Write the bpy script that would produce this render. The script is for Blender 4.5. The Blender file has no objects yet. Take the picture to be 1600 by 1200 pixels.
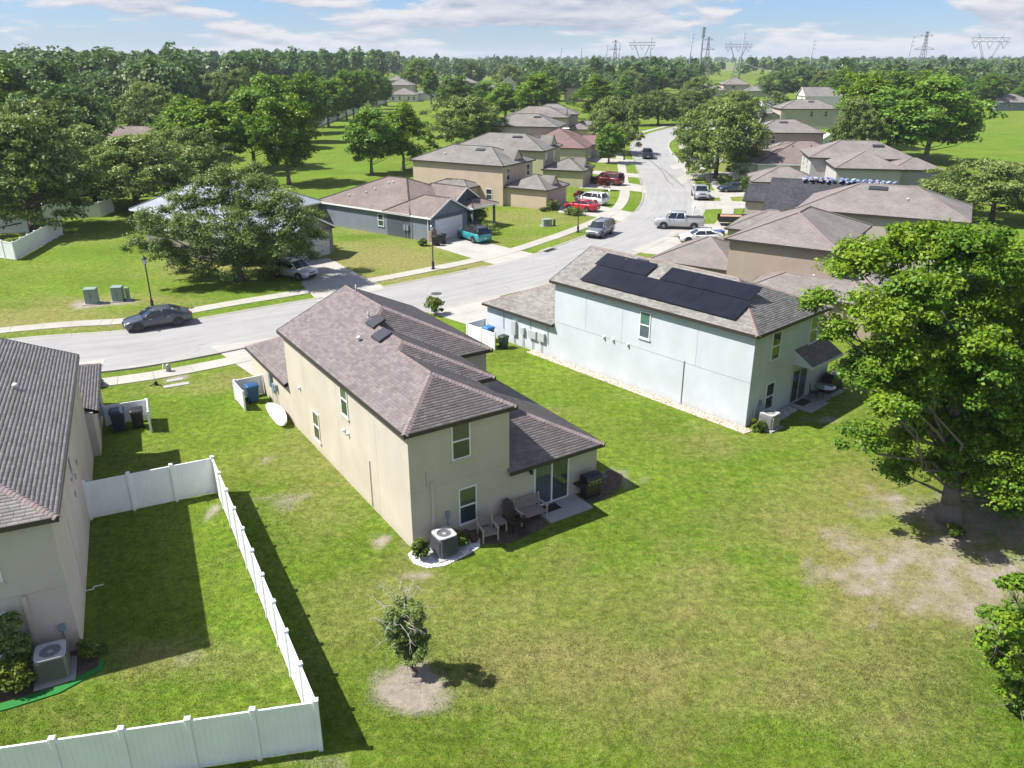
import bpy, math, random
import numpy as np
from mathutils import Vector, Matrix
from mathutils.geometry import tessellate_polygon
R = math.radians
SC = bpy.context.scene
COL = SC.collection
random.seed(7)
# ------------------------------------------------------------------ camera, sky, sun, exposure
CAMH, FPX, PITCH = 19.0, 1253.0, R(22.2)
cam_d = bpy.data.cameras.new('camera'); cam = bpy.data.objects.new('camera', cam_d); COL.objects.link(cam)
cam.location = (0, 0, CAMH); cam.rotation_euler = (R(90) - PITCH, 0, 0)
cam_d.sensor_fit = 'HORIZONTAL'; cam_d.sensor_width = 36.0; cam_d.lens = FPX / 1600 * 36
cam_d.clip_start = 0.1; cam_d.clip_end = 20000
SC.camera = cam
SUN_EL, SHADOW_AZ = 53.0, 3.0           # shadows fall towards +x (3 degrees to the north of it)
sun_d = bpy.data.lights.new('sun', 'SUN'); sun = bpy.data.objects.new('sun', sun_d); COL.objects.link(sun)
sun_d.energy = 4.6; sun_d.angle = R(0.55); sun_d.color = (1.0, 0.955, 0.88)
_sd = Vector((math.cos(R(SHADOW_AZ)) * math.cos(R(SUN_EL)), math.sin(R(SHADOW_AZ)) * math.cos(R(SUN_EL)), -math.sin(R(SUN_EL))))
sun.rotation_euler = _sd.to_track_quat('-Z', 'Y').to_euler(); sun.location = (-60, 0, 80)
SC.view_settings.view_transform = 'Standard'; SC.view_settings.look = 'None'
SC.view_settings.gamma = 1.0; SC.view_settings.use_curve_mapping = False
SC.view_settings.exposure = 0.96
world = bpy.data.worlds.new('World'); SC.world = world; world.use_nodes = True

def build_world():
    nt = world.node_tree; nt.nodes.clear(); N = nt.nodes.new; L = nt.links.new
    sky = N('ShaderNodeTexSky'); sky.sky_type = 'NISHITA'; sky.sun_disc = False
    sky.sun_elevation = R(SUN_EL); sky.sun_rotation = R(270 - SHADOW_AZ)
    sky.altitude = 40; sky.air_density = 1.0; sky.dust_density = 0.25; sky.ozone_density = 2.2
    skyv = N('ShaderNodeMixRGB'); skyv.blend_type = 'MULTIPLY'; skyv.inputs[0].default_value = 1
    skyv.inputs[2].default_value = (0.036, 0.0485, 0.074, 1); L(sky.outputs[0], skyv.inputs[1])
    # a deck of fair-weather cumulus: view direction projected on a curved layer
    geo = N('ShaderNodeTexCoord'); sep = N('ShaderNodeSeparateXYZ'); L(geo.outputs['Generated'], sep.inputs[0])
    def m(op, a, b=None, clamp=False):
        n = N('ShaderNodeMath'); n.operation = op; n.use_clamp = clamp
        for i, v in enumerate((a, b)):
            if v is None: continue
            if isinstance(v, (int, float)): n.inputs[i].default_value = v
            else: L(v, n.inputs[i])
        return n.outputs[0]
    zc = m('MAXIMUM', sep.outputs[2], 0.0)
    den = m('ADD', zc, 0.20)
    px = m('DIVIDE', sep.outputs[0], den); py = m('DIVIDE', sep.outputs[1], den)
    def noise(off, scale, detail, dz=0.0):
        d2 = m('ADD', den, dz); 
        cx = N('ShaderNodeCombineXYZ'); L(m('DIVIDE', sep.outputs[0], d2), cx.inputs[0]); L(m('DIVIDE', sep.outputs[1], d2), cx.inputs[1]); cx.inputs[2].default_value = off
        n = N('ShaderNodeTexNoise'); n.inputs['Scale'].default_value = scale; n.inputs['Detail'].default_value = detail
        n.inputs['Roughness'].default_value = 0.56; n.inputs['Distortion'].default_value = 0.25
        L(cx.outputs[0], n.inputs['Vector']); return n.outputs['Fac']
    n1 = noise(5.3, 1.25, 9.0); n2 = noise(5.3, 1.25, 9.0, 0.006)
    ramp = N('ShaderNodeValToRGB'); ramp.color_ramp.elements[0].position = 0.475; ramp.color_ramp.elements[1].position = 0.54
    ramp.color_ramp.interpolation = 'EASE'; L(n1, ramp.inputs[0])
    shade = m('MULTIPLY', m('SUBTRACT', n1, n2), 7.0)
    shade = m('ADD', shade, 0.62, True)
    thick = m('MULTIPLY', m('SUBTRACT', n1, 0.58, True), 3.2); shade = m('SUBTRACT', shade, thick, True)
    cc = N('ShaderNodeMixRGB'); cc.inputs[1].default_value = (0.225, 0.245, 0.315, 1); cc.inputs[2].default_value = (0.46, 0.445, 0.445, 1)
    L(shade, cc.inputs[0])
    veil = noise(9.1, 0.25, 5.0)
    vr = N('ShaderNodeValToRGB'); vr.color_ramp.elements[0].position = 0.35; vr.color_ramp.elements[1].position = 0.8
    vr.color_ramp.elements[1].color = (0.2, 0.2, 0.2, 1); L(veil, vr.inputs[0])
    mixv = N('ShaderNodeMixRGB'); L(vr.outputs[0], mixv.inputs[0]); L(skyv.outputs[0], mixv.inputs[1]); mixv.inputs[2].default_value = (0.30, 0.36, 0.43, 1)
    mix = N('ShaderNodeMixRGB'); L(m('MULTIPLY', ramp.outputs[0], 0.92), mix.inputs[0]); L(mixv.outputs[0], mix.inputs[1]); L(cc.outputs[0], mix.inputs[2])
    bg = N('ShaderNodeBackground'); L(mix.outputs[0], bg.inputs[0]); bg.inputs[1].default_value = 1.0
    out = N('ShaderNodeOutputWorld'); L(bg.outputs[0], out.inputs[0])
build_world()
SC.cycles.max_bounces = 6; SC.cycles.diffuse_bounces = 3; SC.cycles.transparent_max_bounces = 8
SC.cycles.caustics_reflective = False; SC.cycles.caustics_refractive = False

# ------------------------------------------------------------------ helpers
_F = Vector((0, math.cos(PITCH), -math.sin(PITCH))); _U = Vector((0, math.sin(PITCH), math.cos(PITCH)))
def W(px, py, z=0.0):
    """the point of the level z that the survey measured at photo position px, py"""
    d = _F + Vector(((px - 800) / FPX, 0, 0)) + _U * ((600 - py) / FPX)
    t = (z - CAMH) / d.z
    return Vector((d.x * t, d.y * t, z))
def W2(px, py, z=0.0):
    p = W(px, py, z); return (p.x, p.y)
def pix(v):
    d = Vector(v) - Vector((0, 0, CAMH)); w = d.dot(_F)
    return (800 + FPX * d.x / w, 600 - FPX * d.dot(_U) / w)
def tag(o, label=None, cat=None, group=None, kind=None):
    if label: o['label'] = label
    if cat: o['category'] = cat
    if group: o['group'] = group
    if kind: o['kind'] = kind
    return o
def thing(name, label, cat, loc=(0, 0, 0), rz=0.0, group=None):
    o = bpy.data.objects.new(name, None); COL.objects.link(o)
    o.empty_display_size = 0.2; o.location = loc; o.rotation_euler = (0, 0, rz)
    return tag(o, label, cat, group)
def link(name, me, parent=None):
    o = bpy.data.objects.new(name, me); COL.objects.link(o)
    if parent is not None: o.parent = parent
    return o
def copy_tree(o, parent=None):
    c = o.copy(); COL.objects.link(c); c.parent = parent
    for ch in o.children: copy_tree(ch, c)
    return c
class MB:
    def __init__(self): self.v = []; self.f = []; self.m = []
    def add(self, vs, fs, m=0):
        b = len(self.v); self.v.extend([tuple(p) for p in vs])
        for f in fs: self.f.append([i + b for i in f]); self.m.append(m)
        return self
    def box(self, x0, x1, y0, y1, z0, z1, m=0):
        vs = [(x0, y0, z0), (x1, y0, z0), (x1, y1, z0), (x0, y1, z0), (x0, y0, z1), (x1, y0, z1), (x1, y1, z1), (x0, y1, z1)]
        return self.add(vs, [(0, 3, 2, 1), (4, 5, 6, 7), (0, 1, 5, 4), (1, 2, 6, 5), (2, 3, 7, 6), (3, 0, 4, 7)], m)
    def bev(self, x0, x1, y0, y1, z0, z1, b=0.02, m=0):
        """box with bevelled vertical and top edges"""
        def ring(i, z): return [(x0 + i + b, y0 + i, z), (x1 - i - b, y0 + i, z), (x1 - i, y0 + i + b, z), (x1 - i, y1 - i - b, z), (x1 - i - b, y1 - i, z), (x0 + i + b, y1 - i, z), (x0 + i, y1 - i - b, z), (x0 + i, y0 + i + b, z)]
        return self.loft([ring(0, z0), ring(0, z1 - b), ring(b, z1)], m)
    def loft(self, rings, m=0, caps=True):
        n = len(rings[0]); vs = [p for r in rings for p in r]; fs = []
        for k in range(len(rings) - 1):
            for i in range(n):
                j = (i + 1) % n; fs.append((k * n + i, k * n + j, (k + 1) * n + j, (k + 1) * n + i))
        if caps: fs.append(tuple(reversed(range(n)))); fs.append(tuple((len(rings) - 1) * n + i for i in range(n)))
        return self.add(vs, fs, m)
    def cyl(self, p0, p1, r0, r1=None, n=8, m=0, caps=True):
        r1 = r0 if r1 is None else r1; p0 = Vector(p0); p1 = Vector(p1); d = (p1 - p0)
        if d.length < 1e-6: return self
        d.normalize(); a = d.orthogonal().normalized(); b = d.cross(a)
        rg = lambda p, r: [tuple(p + a * (r * math.cos(2 * math.pi * i / n)) + b * (r * math.sin(2 * math.pi * i / n))) for i in range(n)]
        return self.loft([rg(p0, r0), rg(p1, r1)], m, caps)
    def lathe(self, prof, c=(0, 0, 0), n=16, m=0):
        """prof: (radius, z) pairs from the bottom up"""
        return self.loft([[(c[0] + r * math.cos(2 * math.pi * i / n), c[1] + r * math.sin(2 * math.pi * i / n), c[2] + z) for i in range(n)] for r, z in prof], m)
    def tube(self, pts, r, n=6, m=0):
        for i in range(len(pts) - 1):
            ra = r if isinstance(r, (int, float)) else r[i]; rb = r if isinstance(r, (int, float)) else r[i + 1]
            self.cyl(pts[i], pts[i + 1], ra, rb, n, m)
        return self
    def prism(self, pts, z0, z1, m=0):
        n = len(pts); vs = [(p[0], p[1], z0) for p in pts] + [(p[0], p[1], z1) for p in pts]
        area = sum(pts[i][0] * pts[(i + 1) % n][1] - pts[(i + 1) % n][0] * pts[i][1] for i in range(n))
        fs = [(i, (i + 1) % n, n + (i + 1) % n, n + i) if area > 0 else ((i + 1) % n, i, n + i, n + (i + 1) % n) for i in range(n)]
        for t in tessellate_polygon([[Vector((p[0], p[1], 0)) for p in pts]]):
            a, b, c = t; cr = (pts[b][0] - pts[a][0]) * (pts[c][1] - pts[a][1]) - (pts[b][1] - pts[a][1]) * (pts[c][0] - pts[a][0])
            if cr < 0: a, b, c = a, c, b
            fs.append((n + a, n + b, n + c)); fs.append((a, c, b))
        return self.add(vs, fs, m)
    def xf(self, M):
        self.v = [tuple(M @ Vector(p)) for p in self.v]; return self
    def mesh(self, name, mats, smooth=False):
        me = bpy.data.meshes.new(name); me.from_pydata(self.v, [], self.f)
        mats = mats if isinstance(mats, (list, tuple)) else [mats]
        for k in mats: me.materials.append(k)
        if len(mats) > 1: me.polygons.foreach_set('material_index', self.m)
        if smooth: me.polygons.foreach_set('use_smooth', [True] * len(me.polygons))
        me.validate(); me.update(); return me
    def build(self, name, mats, parent=None, smooth=False):
        return link(name, self.mesh(name, mats, smooth), parent)
def np_mesh(name, verts, quads, mats, attrs=None, smooth=False):
    """verts (n,3), quads (m,k) -> mesh, fast path"""
    me = bpy.data.meshes.new(name); k = quads.shape[1]
    me.vertices.add(len(verts)); me.vertices.foreach_set('co', np.ascontiguousarray(verts, dtype=np.float32).ravel())
    me.loops.add(quads.size); me.loops.foreach_set('vertex_index', np.ascontiguousarray(quads, dtype=np.int32).ravel())
    me.polygons.add(len(quads)); me.polygons.foreach_set('loop_start', np.arange(0, quads.size, k, dtype=np.int32))
    if smooth: me.polygons.foreach_set('use_smooth', np.ones(len(quads), dtype=bool))
    for mt in (mats if isinstance(mats, (list, tuple)) else [mats]): me.materials.append(mt)
    me.update(calc_edges=True)
    for an, arr in (attrs or {}).items():
        if arr.ndim == 2:
            a = me.attributes.new(an, 'FLOAT_COLOR', 'POINT'); full = np.ones((len(arr), 4), np.float32); full[:, :arr.shape[1]] = arr
            a.data.foreach_set('color', full.ravel())
        else:
            a = me.attributes.new(an, 'FLOAT', 'POINT'); a.data.foreach_set('value', arr.astype(np.float32))
    return me

# ------------------------------------------------------------------ materials
class NT:
    def __init__(self, mat):
        mat.use_nodes = True; self.t = mat.node_tree; self.t.nodes.clear()
        self.out = self.n('ShaderNodeOutputMaterial')
    def n(self, ty, **kw):
        o = self.t.nodes.new(ty)
        for k, v in kw.items(): setattr(o, k, v)
        return o
    def l(self, a, b): self.t.links.new(a, b)
    def val(self, sock, v):
        if isinstance(v, bpy.types.NodeSocket): self.l(v, sock)
        elif isinstance(v, (tuple, list)) and len(v) == 3 and sock.type == 'RGBA': sock.default_value = (*v, 1)
        else: sock.default_value = v
    def math(self, op, a, b=0.0, clamp=False):
        o = self.n('ShaderNodeMath', operation=op, use_clamp=clamp); self.val(o.inputs[0], a); self.val(o.inputs[1], b); return o.outputs[0]
    def mix(self, f, a, b, mode='MIX'):
        o = self.n('ShaderNodeMixRGB', blend_type=mode); self.val(o.inputs[0], f); self.val(o.inputs[1], a); self.val(o.inputs[2], b); return o.outputs[0]
    def noise(self, scale, detail=4.0, rough=0.55, vec=None, dist=0.0):
        o = self.n('ShaderNodeTexNoise'); o.inputs['Scale'].default_value = scale; o.inputs['Detail'].default_value = detail
        o.inputs['Roughness'].default_value = rough; o.inputs['Distortion'].default_value = dist
        if vec is not None: self.l(vec, o.inputs['Vector'])
        return o.outputs['Fac']
    def ramp(self, f, *stops):
        o = self.n('ShaderNodeValToRGB'); e = o.color_ramp.elements
        while len(e) < len(stops): e.new(0.5)
        for i, (p, c) in enumerate(stops):
            e[i].position = p; e[i].color = (*c, 1) if isinstance(c, tuple) else (c, c, c, 1)
        self.l(f, o.inputs[0]); return o.outputs[0]
    def pos(self): return self.n('ShaderNodeNewGeometry').outputs['Position']
    def obj(self): return self.n('ShaderNodeTexCoord').outputs['Object']
    def island(self): return self.n('ShaderNodeNewGeometry').outputs['Random Per Island']
    def scaled(self, vec, s):
        o = self.n('ShaderNodeMapping'); self.l(vec, o.inputs['Vector']); o.inputs['Scale'].default_value = s; return o.outputs[0]
    def bsdf(self, col, rough=0.6, metal=0.0, spec=0.5, coat=0.0, bump=None, bstr=0.3, bdist=0.01, **kw):
        o = self.n('ShaderNodeBsdfPrincipled'); self.val(o.inputs['Base Color'], col); self.val(o.inputs['Roughness'], rough)
        self.val(o.inputs['Metallic'], metal); o.inputs['Specular IOR Level'].default_value = spec; o.inputs['Coat Weight'].default_value = coat
        for k, v in kw.items(): self.val(o.inputs[k], v)
        if bump is not None:
            b = self.n('ShaderNodeBump'); b.inputs['Strength'].default_value = bstr; b.inputs['Distance'].default_value = bdist
            self.l(bump, b.inputs['Height']); self.l(b.outputs[0], o.inputs['Normal'])
        return o.outputs[0]
    def done(self, s): self.l(s, self.out.inputs['Surface'])
_mats = {}
def mat(key, fn, *a, **k):
    if key not in _mats:
        m = bpy.data.materials.new(key); nt = NT(m); fn(nt, *a, **k); _mats[key] = m
    return _mats[key]
def _plain(t, col, rough=0.55, metal=0.0, spec=0.5, coat=0.0, var=0.12, scale=6.0):
    n = t.noise(scale, 5.0, 0.6, t.obj()); f = t.math('ADD', t.math('MULTIPLY', n, 2 * var), 1 - var)
    c = t.mix(1.0, col, f, 'MULTIPLY'); t.done(t.bsdf(c, rough, metal, spec, coat))
def plain(key, col, rough=0.55, metal=0.0, spec=0.5, coat=0.0, var=0.12, scale=6.0):
    return mat(key, _plain, col, rough, metal, spec, coat, var, scale)
def _stucco(t, col, stain=0.25):
    p = t.obj()
    big = t.noise(0.55, 5.0, 0.6, p); st = t.noise(1.0, 5.0, 0.65, t.scaled(p, (2.2, 2.2, 0.22)))
    c = t.mix(t.ramp(st, (0.5, 0.0), (0.85, stain * 0.55)), col, tuple(x * 0.68 for x in col))
    c = t.mix(1.0, c, t.ramp(big, (0.3, 0.9), (0.7, 1.06)), 'MULTIPLY')
    sep = t.n('ShaderNodeSeparateXYZ'); t.l(p, sep.inputs[0])
    dirt = t.math('SUBTRACT', 1.0, t.math('MULTIPLY', sep.outputs[2], 2.2), True)   # soil splashed on the foot of the wall
    dirt = t.math('MULTIPLY', dirt, t.ramp(t.noise(3.0, 5.0, 0.6, p), (0.3, 0.0), (0.75, 0.55)))
    c = t.mix(dirt, c, (0.36, 0.30, 0.21))
    t.done(t.bsdf(c, 0.9, spec=0.2, bump=t.noise(55.0, 3.0, 0.6, p), bstr=0.35, bdist=0.01))
def stucco(key, col, stain=0.25): return mat(key, _stucco, col, stain)
def _shingle(t, c1, c2, c3):
    r = t.island(); n = t.noise(0.5, 5.0, 0.6, t.obj()); g = t.noise(60.0, 2.0, 0.6, t.obj())
    f = t.math('ADD', t.math('MULTIPLY', r, 0.48), t.math('MULTIPLY', n, 0.55))
    c = t.ramp(f, (0.15, c1), (0.5, c2), (0.9, c3)); c = t.mix(1.0, c, t.ramp(g, (0.2, 0.72), (0.8, 1.25)), 'MULTIPLY')
    streak = t.noise(0.9, 5.0, 0.6, t.scaled(t.obj(), (1.6, 1.6, 0.5))); c = t.mix(t.ramp(streak, (0.5, 0.0), (0.85, 0.4)), c, tuple(x * 0.55 for x in c1))
    t.done(t.bsdf(c, 0.92, spec=0.2, bump=g, bstr=0.4, bdist=0.006))
def shingle(key, c1, c2, c3): return mat(key, _shingle, c1, c2, c3)
def _farroof(t, c1, c2, bw=0.33, rh=0.15):
    uv = t.n('ShaderNodeUVMap', uv_map='roof').outputs[0]
    b = t.n('ShaderNodeTexBrick'); t.l(uv, b.inputs['Vector']); b.inputs['Scale'].default_value = 1.0
    b.inputs['Brick Width'].default_value = bw; b.inputs['Row Height'].default_value = rh; b.inputs['Mortar Size'].default_value = 0.014
    b.inputs['Color1'].default_value = (*c1, 1); b.inputs['Color2'].default_value = (*c2, 1); b.inputs['Mortar'].default_value = (*[x * 0.45 for x in c1], 1); b.inputs['Bias'].default_value = 0.1
    n = t.noise(0.45, 6.0, 0.62, t.obj()); c = t.mix(1.0, b.outputs['Color'], t.ramp(n, (0.25, 0.74), (0.75, 1.2)), 'MULTIPLY')
    g = t.noise(14.0, 4.0, 0.7, t.obj()); c = t.mix(1.0, c, t.ramp(g, (0.25, 0.8), (0.75, 1.2)), 'MULTIPLY')
    t.done(t.bsdf(c, 0.92, spec=0.2, bump=b.outputs['Fac'], bstr=-0.5, bdist=0.01))
def farroof(key, c1, c2): return mat(key, _farroof, c1, c2)
def _glass(t, tint=(0.02, 0.028, 0.03)):
    n = t.noise(1.2, 3.0, 0.5, t.obj())
    t.done(t.bsdf(t.mix(n, tint, tuple(x * 2.2 for x in tint)), 0.06, spec=0.9, coat=0.3))
def _blind(t, col):
    w = t.n('ShaderNodeTexWave'); w.bands_direction = 'X'; w.inputs['Scale'].default_value = 3.2; w.inputs['Distortion'].default_value = 1.5; t.l(t.obj(), w.inputs['Vector'])
    t.done(t.bsdf(t.mix(w.outputs['Fac'], col, tuple(x * 0.35 for x in col)), 0.08, spec=0.8, coat=0.3))
GLASS = mat('window_glass', _glass); BLIND = mat('window_blind', _blind, (0.11, 0.13, 0.10)); CURTAIN = mat('window_curtain', _blind, (0.10, 0.14, 0.16))
WHITE = plain('white_frame', (0.74, 0.75, 0.76), 0.45, var=0.05); VINYL = None
def _vinyl(t):
    p = t.pos(); n = t.noise(1.3, 5.0, 0.6, p); st = t.noise(1.0, 5.0, 0.7, t.scaled(p, (2.5, 2.5, .35))); sp = t.n('ShaderNodeSeparateXYZ'); t.l(p, sp.inputs[0])
    c = t.mix(1.0, (0.83, 0.85, 0.87), t.ramp(n, (.3, .93), (.7, 1.03)), 'MULTIPLY'); c = t.mix(t.ramp(st, (.60, 0.), (.9, .3)), c, (.50, .53, .49))
    low = t.math('MULTIPLY', t.math('SUBTRACT', 1., t.math('MULTIPLY', sp.outputs[2], 3.2), True), t.ramp(t.noise(4., 5., .7, p), (.35, .0), (.75, .7))); c = t.mix(low, c, (.30, .34, .22))
    t.done(t.bsdf(c, .4, spec=.4))
VINYL = mat('white_vinyl', _vinyl)
DARKTRIM = plain('dark_fascia', (0.040, 0.033, 0.030), 0.5, var=0.2); BLACK = plain('black_plastic', (0.014, 0.014, 0.016), 0.4, var=0.2)
TYRE = plain('tyre_rubber', (0.016, 0.016, 0.017), 0.8, var=0.2); ALLOY = plain('alloy', (0.42, 0.43, 0.45), 0.32, metal=0.8)
STEEL = plain('grey_steel', (0.30, 0.31, 0.32), 0.45, metal=0.4); BLACKMETAL = plain('black_metal', (0.012, 0.012, 0.013), 0.35, spec=0.6)
PVC = plain('white_pvc', (0.75, 0.74, 0.70), 0.45, var=0.08)
def _concrete(t, col, var=0.2, crack=True):
    p = t.pos(); n = t.noise(0.35, 6.0, 0.65, p); f = t.noise(9.0, 5.0, 0.7, p); s = t.noise(1.6, 6.0, 0.7, p, 0.8)
    r = t.island(); c = t.mix(1.0, col, t.ramp(n, (0.25, 1 - var), (0.75, 1 + var * 0.5)), 'MULTIPLY')
    c = t.mix(1.0, c, t.ramp(f, (0.25, 0.86), (0.8, 1.1)), 'MULTIPLY'); c = t.mix(1.0, c, t.ramp(r, (0.0, 0.93), (1.0, 1.05)), 'MULTIPLY')
    c = t.mix(t.ramp(s, (0.58, 0.0), (0.85, 0.35)), c, tuple(x * 0.55 for x in col))
    t.done(t.bsdf(c, 0.9, spec=0.25, bump=f, bstr=0.25, bdist=0.01))
SIDEWALK = mat('sidewalk_concrete', _concrete, (0.40, 0.385, 0.345)); DRIVE = mat('driveway_concrete', _concrete, (0.41, 0.395, 0.36)); KERB = mat('kerb_concrete', _concrete, (0.35, 0.34, 0.315)); PATIO = mat('patio_concrete', _concrete, (0.36, 0.36, 0.35))
# ------------------------------------------------------------------ terrain
_rng = np.random.default_rng(11)
_lat = _rng.random((256, 256))
def vnoise(x, y, s):
    x = x * s; y = y * s; xi = np.floor(x).astype(int); yi = np.floor(y).astype(int); fx = x - xi; fy = y - yi
    fx = fx * fx * (3 - 2 * fx); fy = fy * fy * (3 - 2 * fy); g = lambda a, b: _lat[a % 256, b % 256]
    return (g(xi, yi) * (1 - fx) + g(xi + 1, yi) * fx) * (1 - fy) + (g(xi, yi + 1) * (1 - fx) + g(xi + 1, yi + 1) * fx) * fy
def fbm(x, y, s): return 0.5 * vnoise(x, y, s) + 0.28 * vnoise(x + 7, y + 3, s * 2.1) + 0.22 * vnoise(x + 1, y + 9, s * 4.3)
# (photo x, photo y, radius across m, radius along m, strength) of bare, dry and lush ground
SAND = [(643, 1076, 1.2, 1.0, 1.4), (1455, 885, 2.6, 1.8, .55), (1500, 935, 3.2, 1.6, .62), (1570, 900, 3.4, 2.4, .7), (1380, 860, 2.0, 1.8, .42), (1345, 905, 1.6, 1.2, .42), (1410, 800, 2.0, 2.0, .42),
        (1560, 820, 4.0, 3.0, .62), (440, 780, .9, .7, .45), (600, 845, .8, .5, .5), (470, 775, .6, .5, .4), (660, 900, .7, .3, .5), (510, 1190, .8, .5, .6),
        (290, 1030, .5, .4, .3), (330, 800, .35, .7, .7), (140, 475, 1.6, 1.0, 1.1), (190, 472, 1.2, .8, .8), (255, 585, 1.0, .8, .6), (275, 592, .7, .7, .8), (700, 880, .5, .2, .5), (960, 745, 1.3, .7, .6), 
        (1215, 590, .7, .5, .4), (410, 720, .5, .5, .4), (1300, 655, 2.0, .4, .4), (700, 575, .2, .4, .3)]
DRY = [(1190, 1090, 3, 1, .8), (1330, 960, 2, 1.6, .8), (1250, 1010, 2.6, 1.2, .8), (860, 1020, 1.6, .6, .8), (1450, 900, 6, 4, .9), (1080, 1040, 2.4, 1, .7), (600, 405, 7, 6, 1.0), (690, 415, 6, 2.5, .9), (660, 385, 8, 5, .6), (640, 435, 6, 1.6, 1.1), (540, 385, 4, 3, .6), (90, 505, 14, 2.2, .8), (60, 490, 8, 2.4, .7), (180, 470, 9, 2.0, .6), (880, 1050, 6, 3, .55), (1060, 930, 5, 3, .5), (1180, 980, 6, 3, .6),
       (1320, 1060, 5, 3, .7), (1300, 850, 4, 4, .6), (760, 960, 6, 3, .35), (560, 950, 3, 3, .4), (500, 760, 3, 5, .5), (460, 700, 1.6, 4, .45), (340, 600, 3, 2, .6), (1120, 690, 4, 2, .45), (300, 1030, 3, 1.4, .6), (150, 1120, 3, 1, .3), (1000, 1130, 6, 1.6, .4),
       (850, 340, 12, 6, .5), (900, 372, 6, 1.5, .7), (820, 345, 6, 5, .4), (1150, 310, 12, 20, .25), (1060, 370, 4, 2, .5), (560, 360, 5, 3, .5), (60, 370, 16, 6, .3), (300, 340, 12, 8, .25), (1350, 760, 4, 4, .5), (640, 900, 2, 2, .5), (420, 600, 3, 2, .3), (1550, 1010, 3, 2, .5), (880, 640, 3, 1, .25), (1010, 620, 3, 1, .3),
       (1080, 262, 10, 14, .7), (960, 250, 8, 14, .3), (940, 265, 6, 8, .4), (370, 410, 9, 5, 1.0)]
LUSH = [(260, 650, 5, 6, .7), (190, 640, 4, 5, .6), (270, 790, 3, 3, .7), (380, 850, 2, 4, .8), (230, 1000, 5, 2, .5), (840, 1010, 6, 2, .35), (1000, 880, 6, 2, .3), (1450, 1080, 5, 2, .9), (1520, 1160, 5, 2, .7), (950, 620, 6, 2.5, .5), (1080, 800, 6, 3, .35), (300, 390, 14, 5, .4), (500, 300, 20, 60, .6), (760, 290, 10, 14, .5),
        (880, 312, 10, 4, 1.0), (985, 320, 2, 12, 1.0), (1530, 230, 40, 90, .9), (990, 255, 3, 30, .7), (860, 360, 8, 2, .4), (1150, 330, 8, 6, .9), (760, 460, 3, 2, .6), (730, 515, 3, 2, .9), (240, 560, 12, 1.6, .8), (20, 340, 16, 10, .5), (620, 200, 30, 60, .4), (640, 330, 3, 8, .3), (1020, 1150, 3, 1, .3), (160, 950, 4, 3, .3), (900, 560, 5, 1.6, .5), (1400, 1150, 6, 1.2, .6)]
def _blobs(lst, x, y):
    o = np.zeros_like(x)
    for px, py, rx, ry, s in lst:
        c = W(px, py); d = ((x - c.x) / rx) ** 2 + ((y - c.y) / ry) ** 2
        o = np.maximum(o, s * np.exp(-np.minimum(d, 30) ** 1.3 * 0.9))
    return o
def cover(x, y):
    n1 = fbm(x, y, 0.9) - 0.5; n2 = fbm(x + 50, y, 0.33) - 0.5; n3 = fbm(x, y + 80, 2.4) - 0.5
    s = _blobs(SAND, x, y); s = np.where(s > 0.03, s + n1 * 0.95 + n3 * 0.95, 0) * 1.0
    d = _blobs(DRY, x, y) + n2 * 0.7 + n1 * 0.35; l = _blobs(LUSH, x, y) + (fbm(x + 20, y + 31, 0.21) - 0.5) * 0.9
    return np.clip(np.stack([s, d, l], 1), 0, 1.3)
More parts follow.
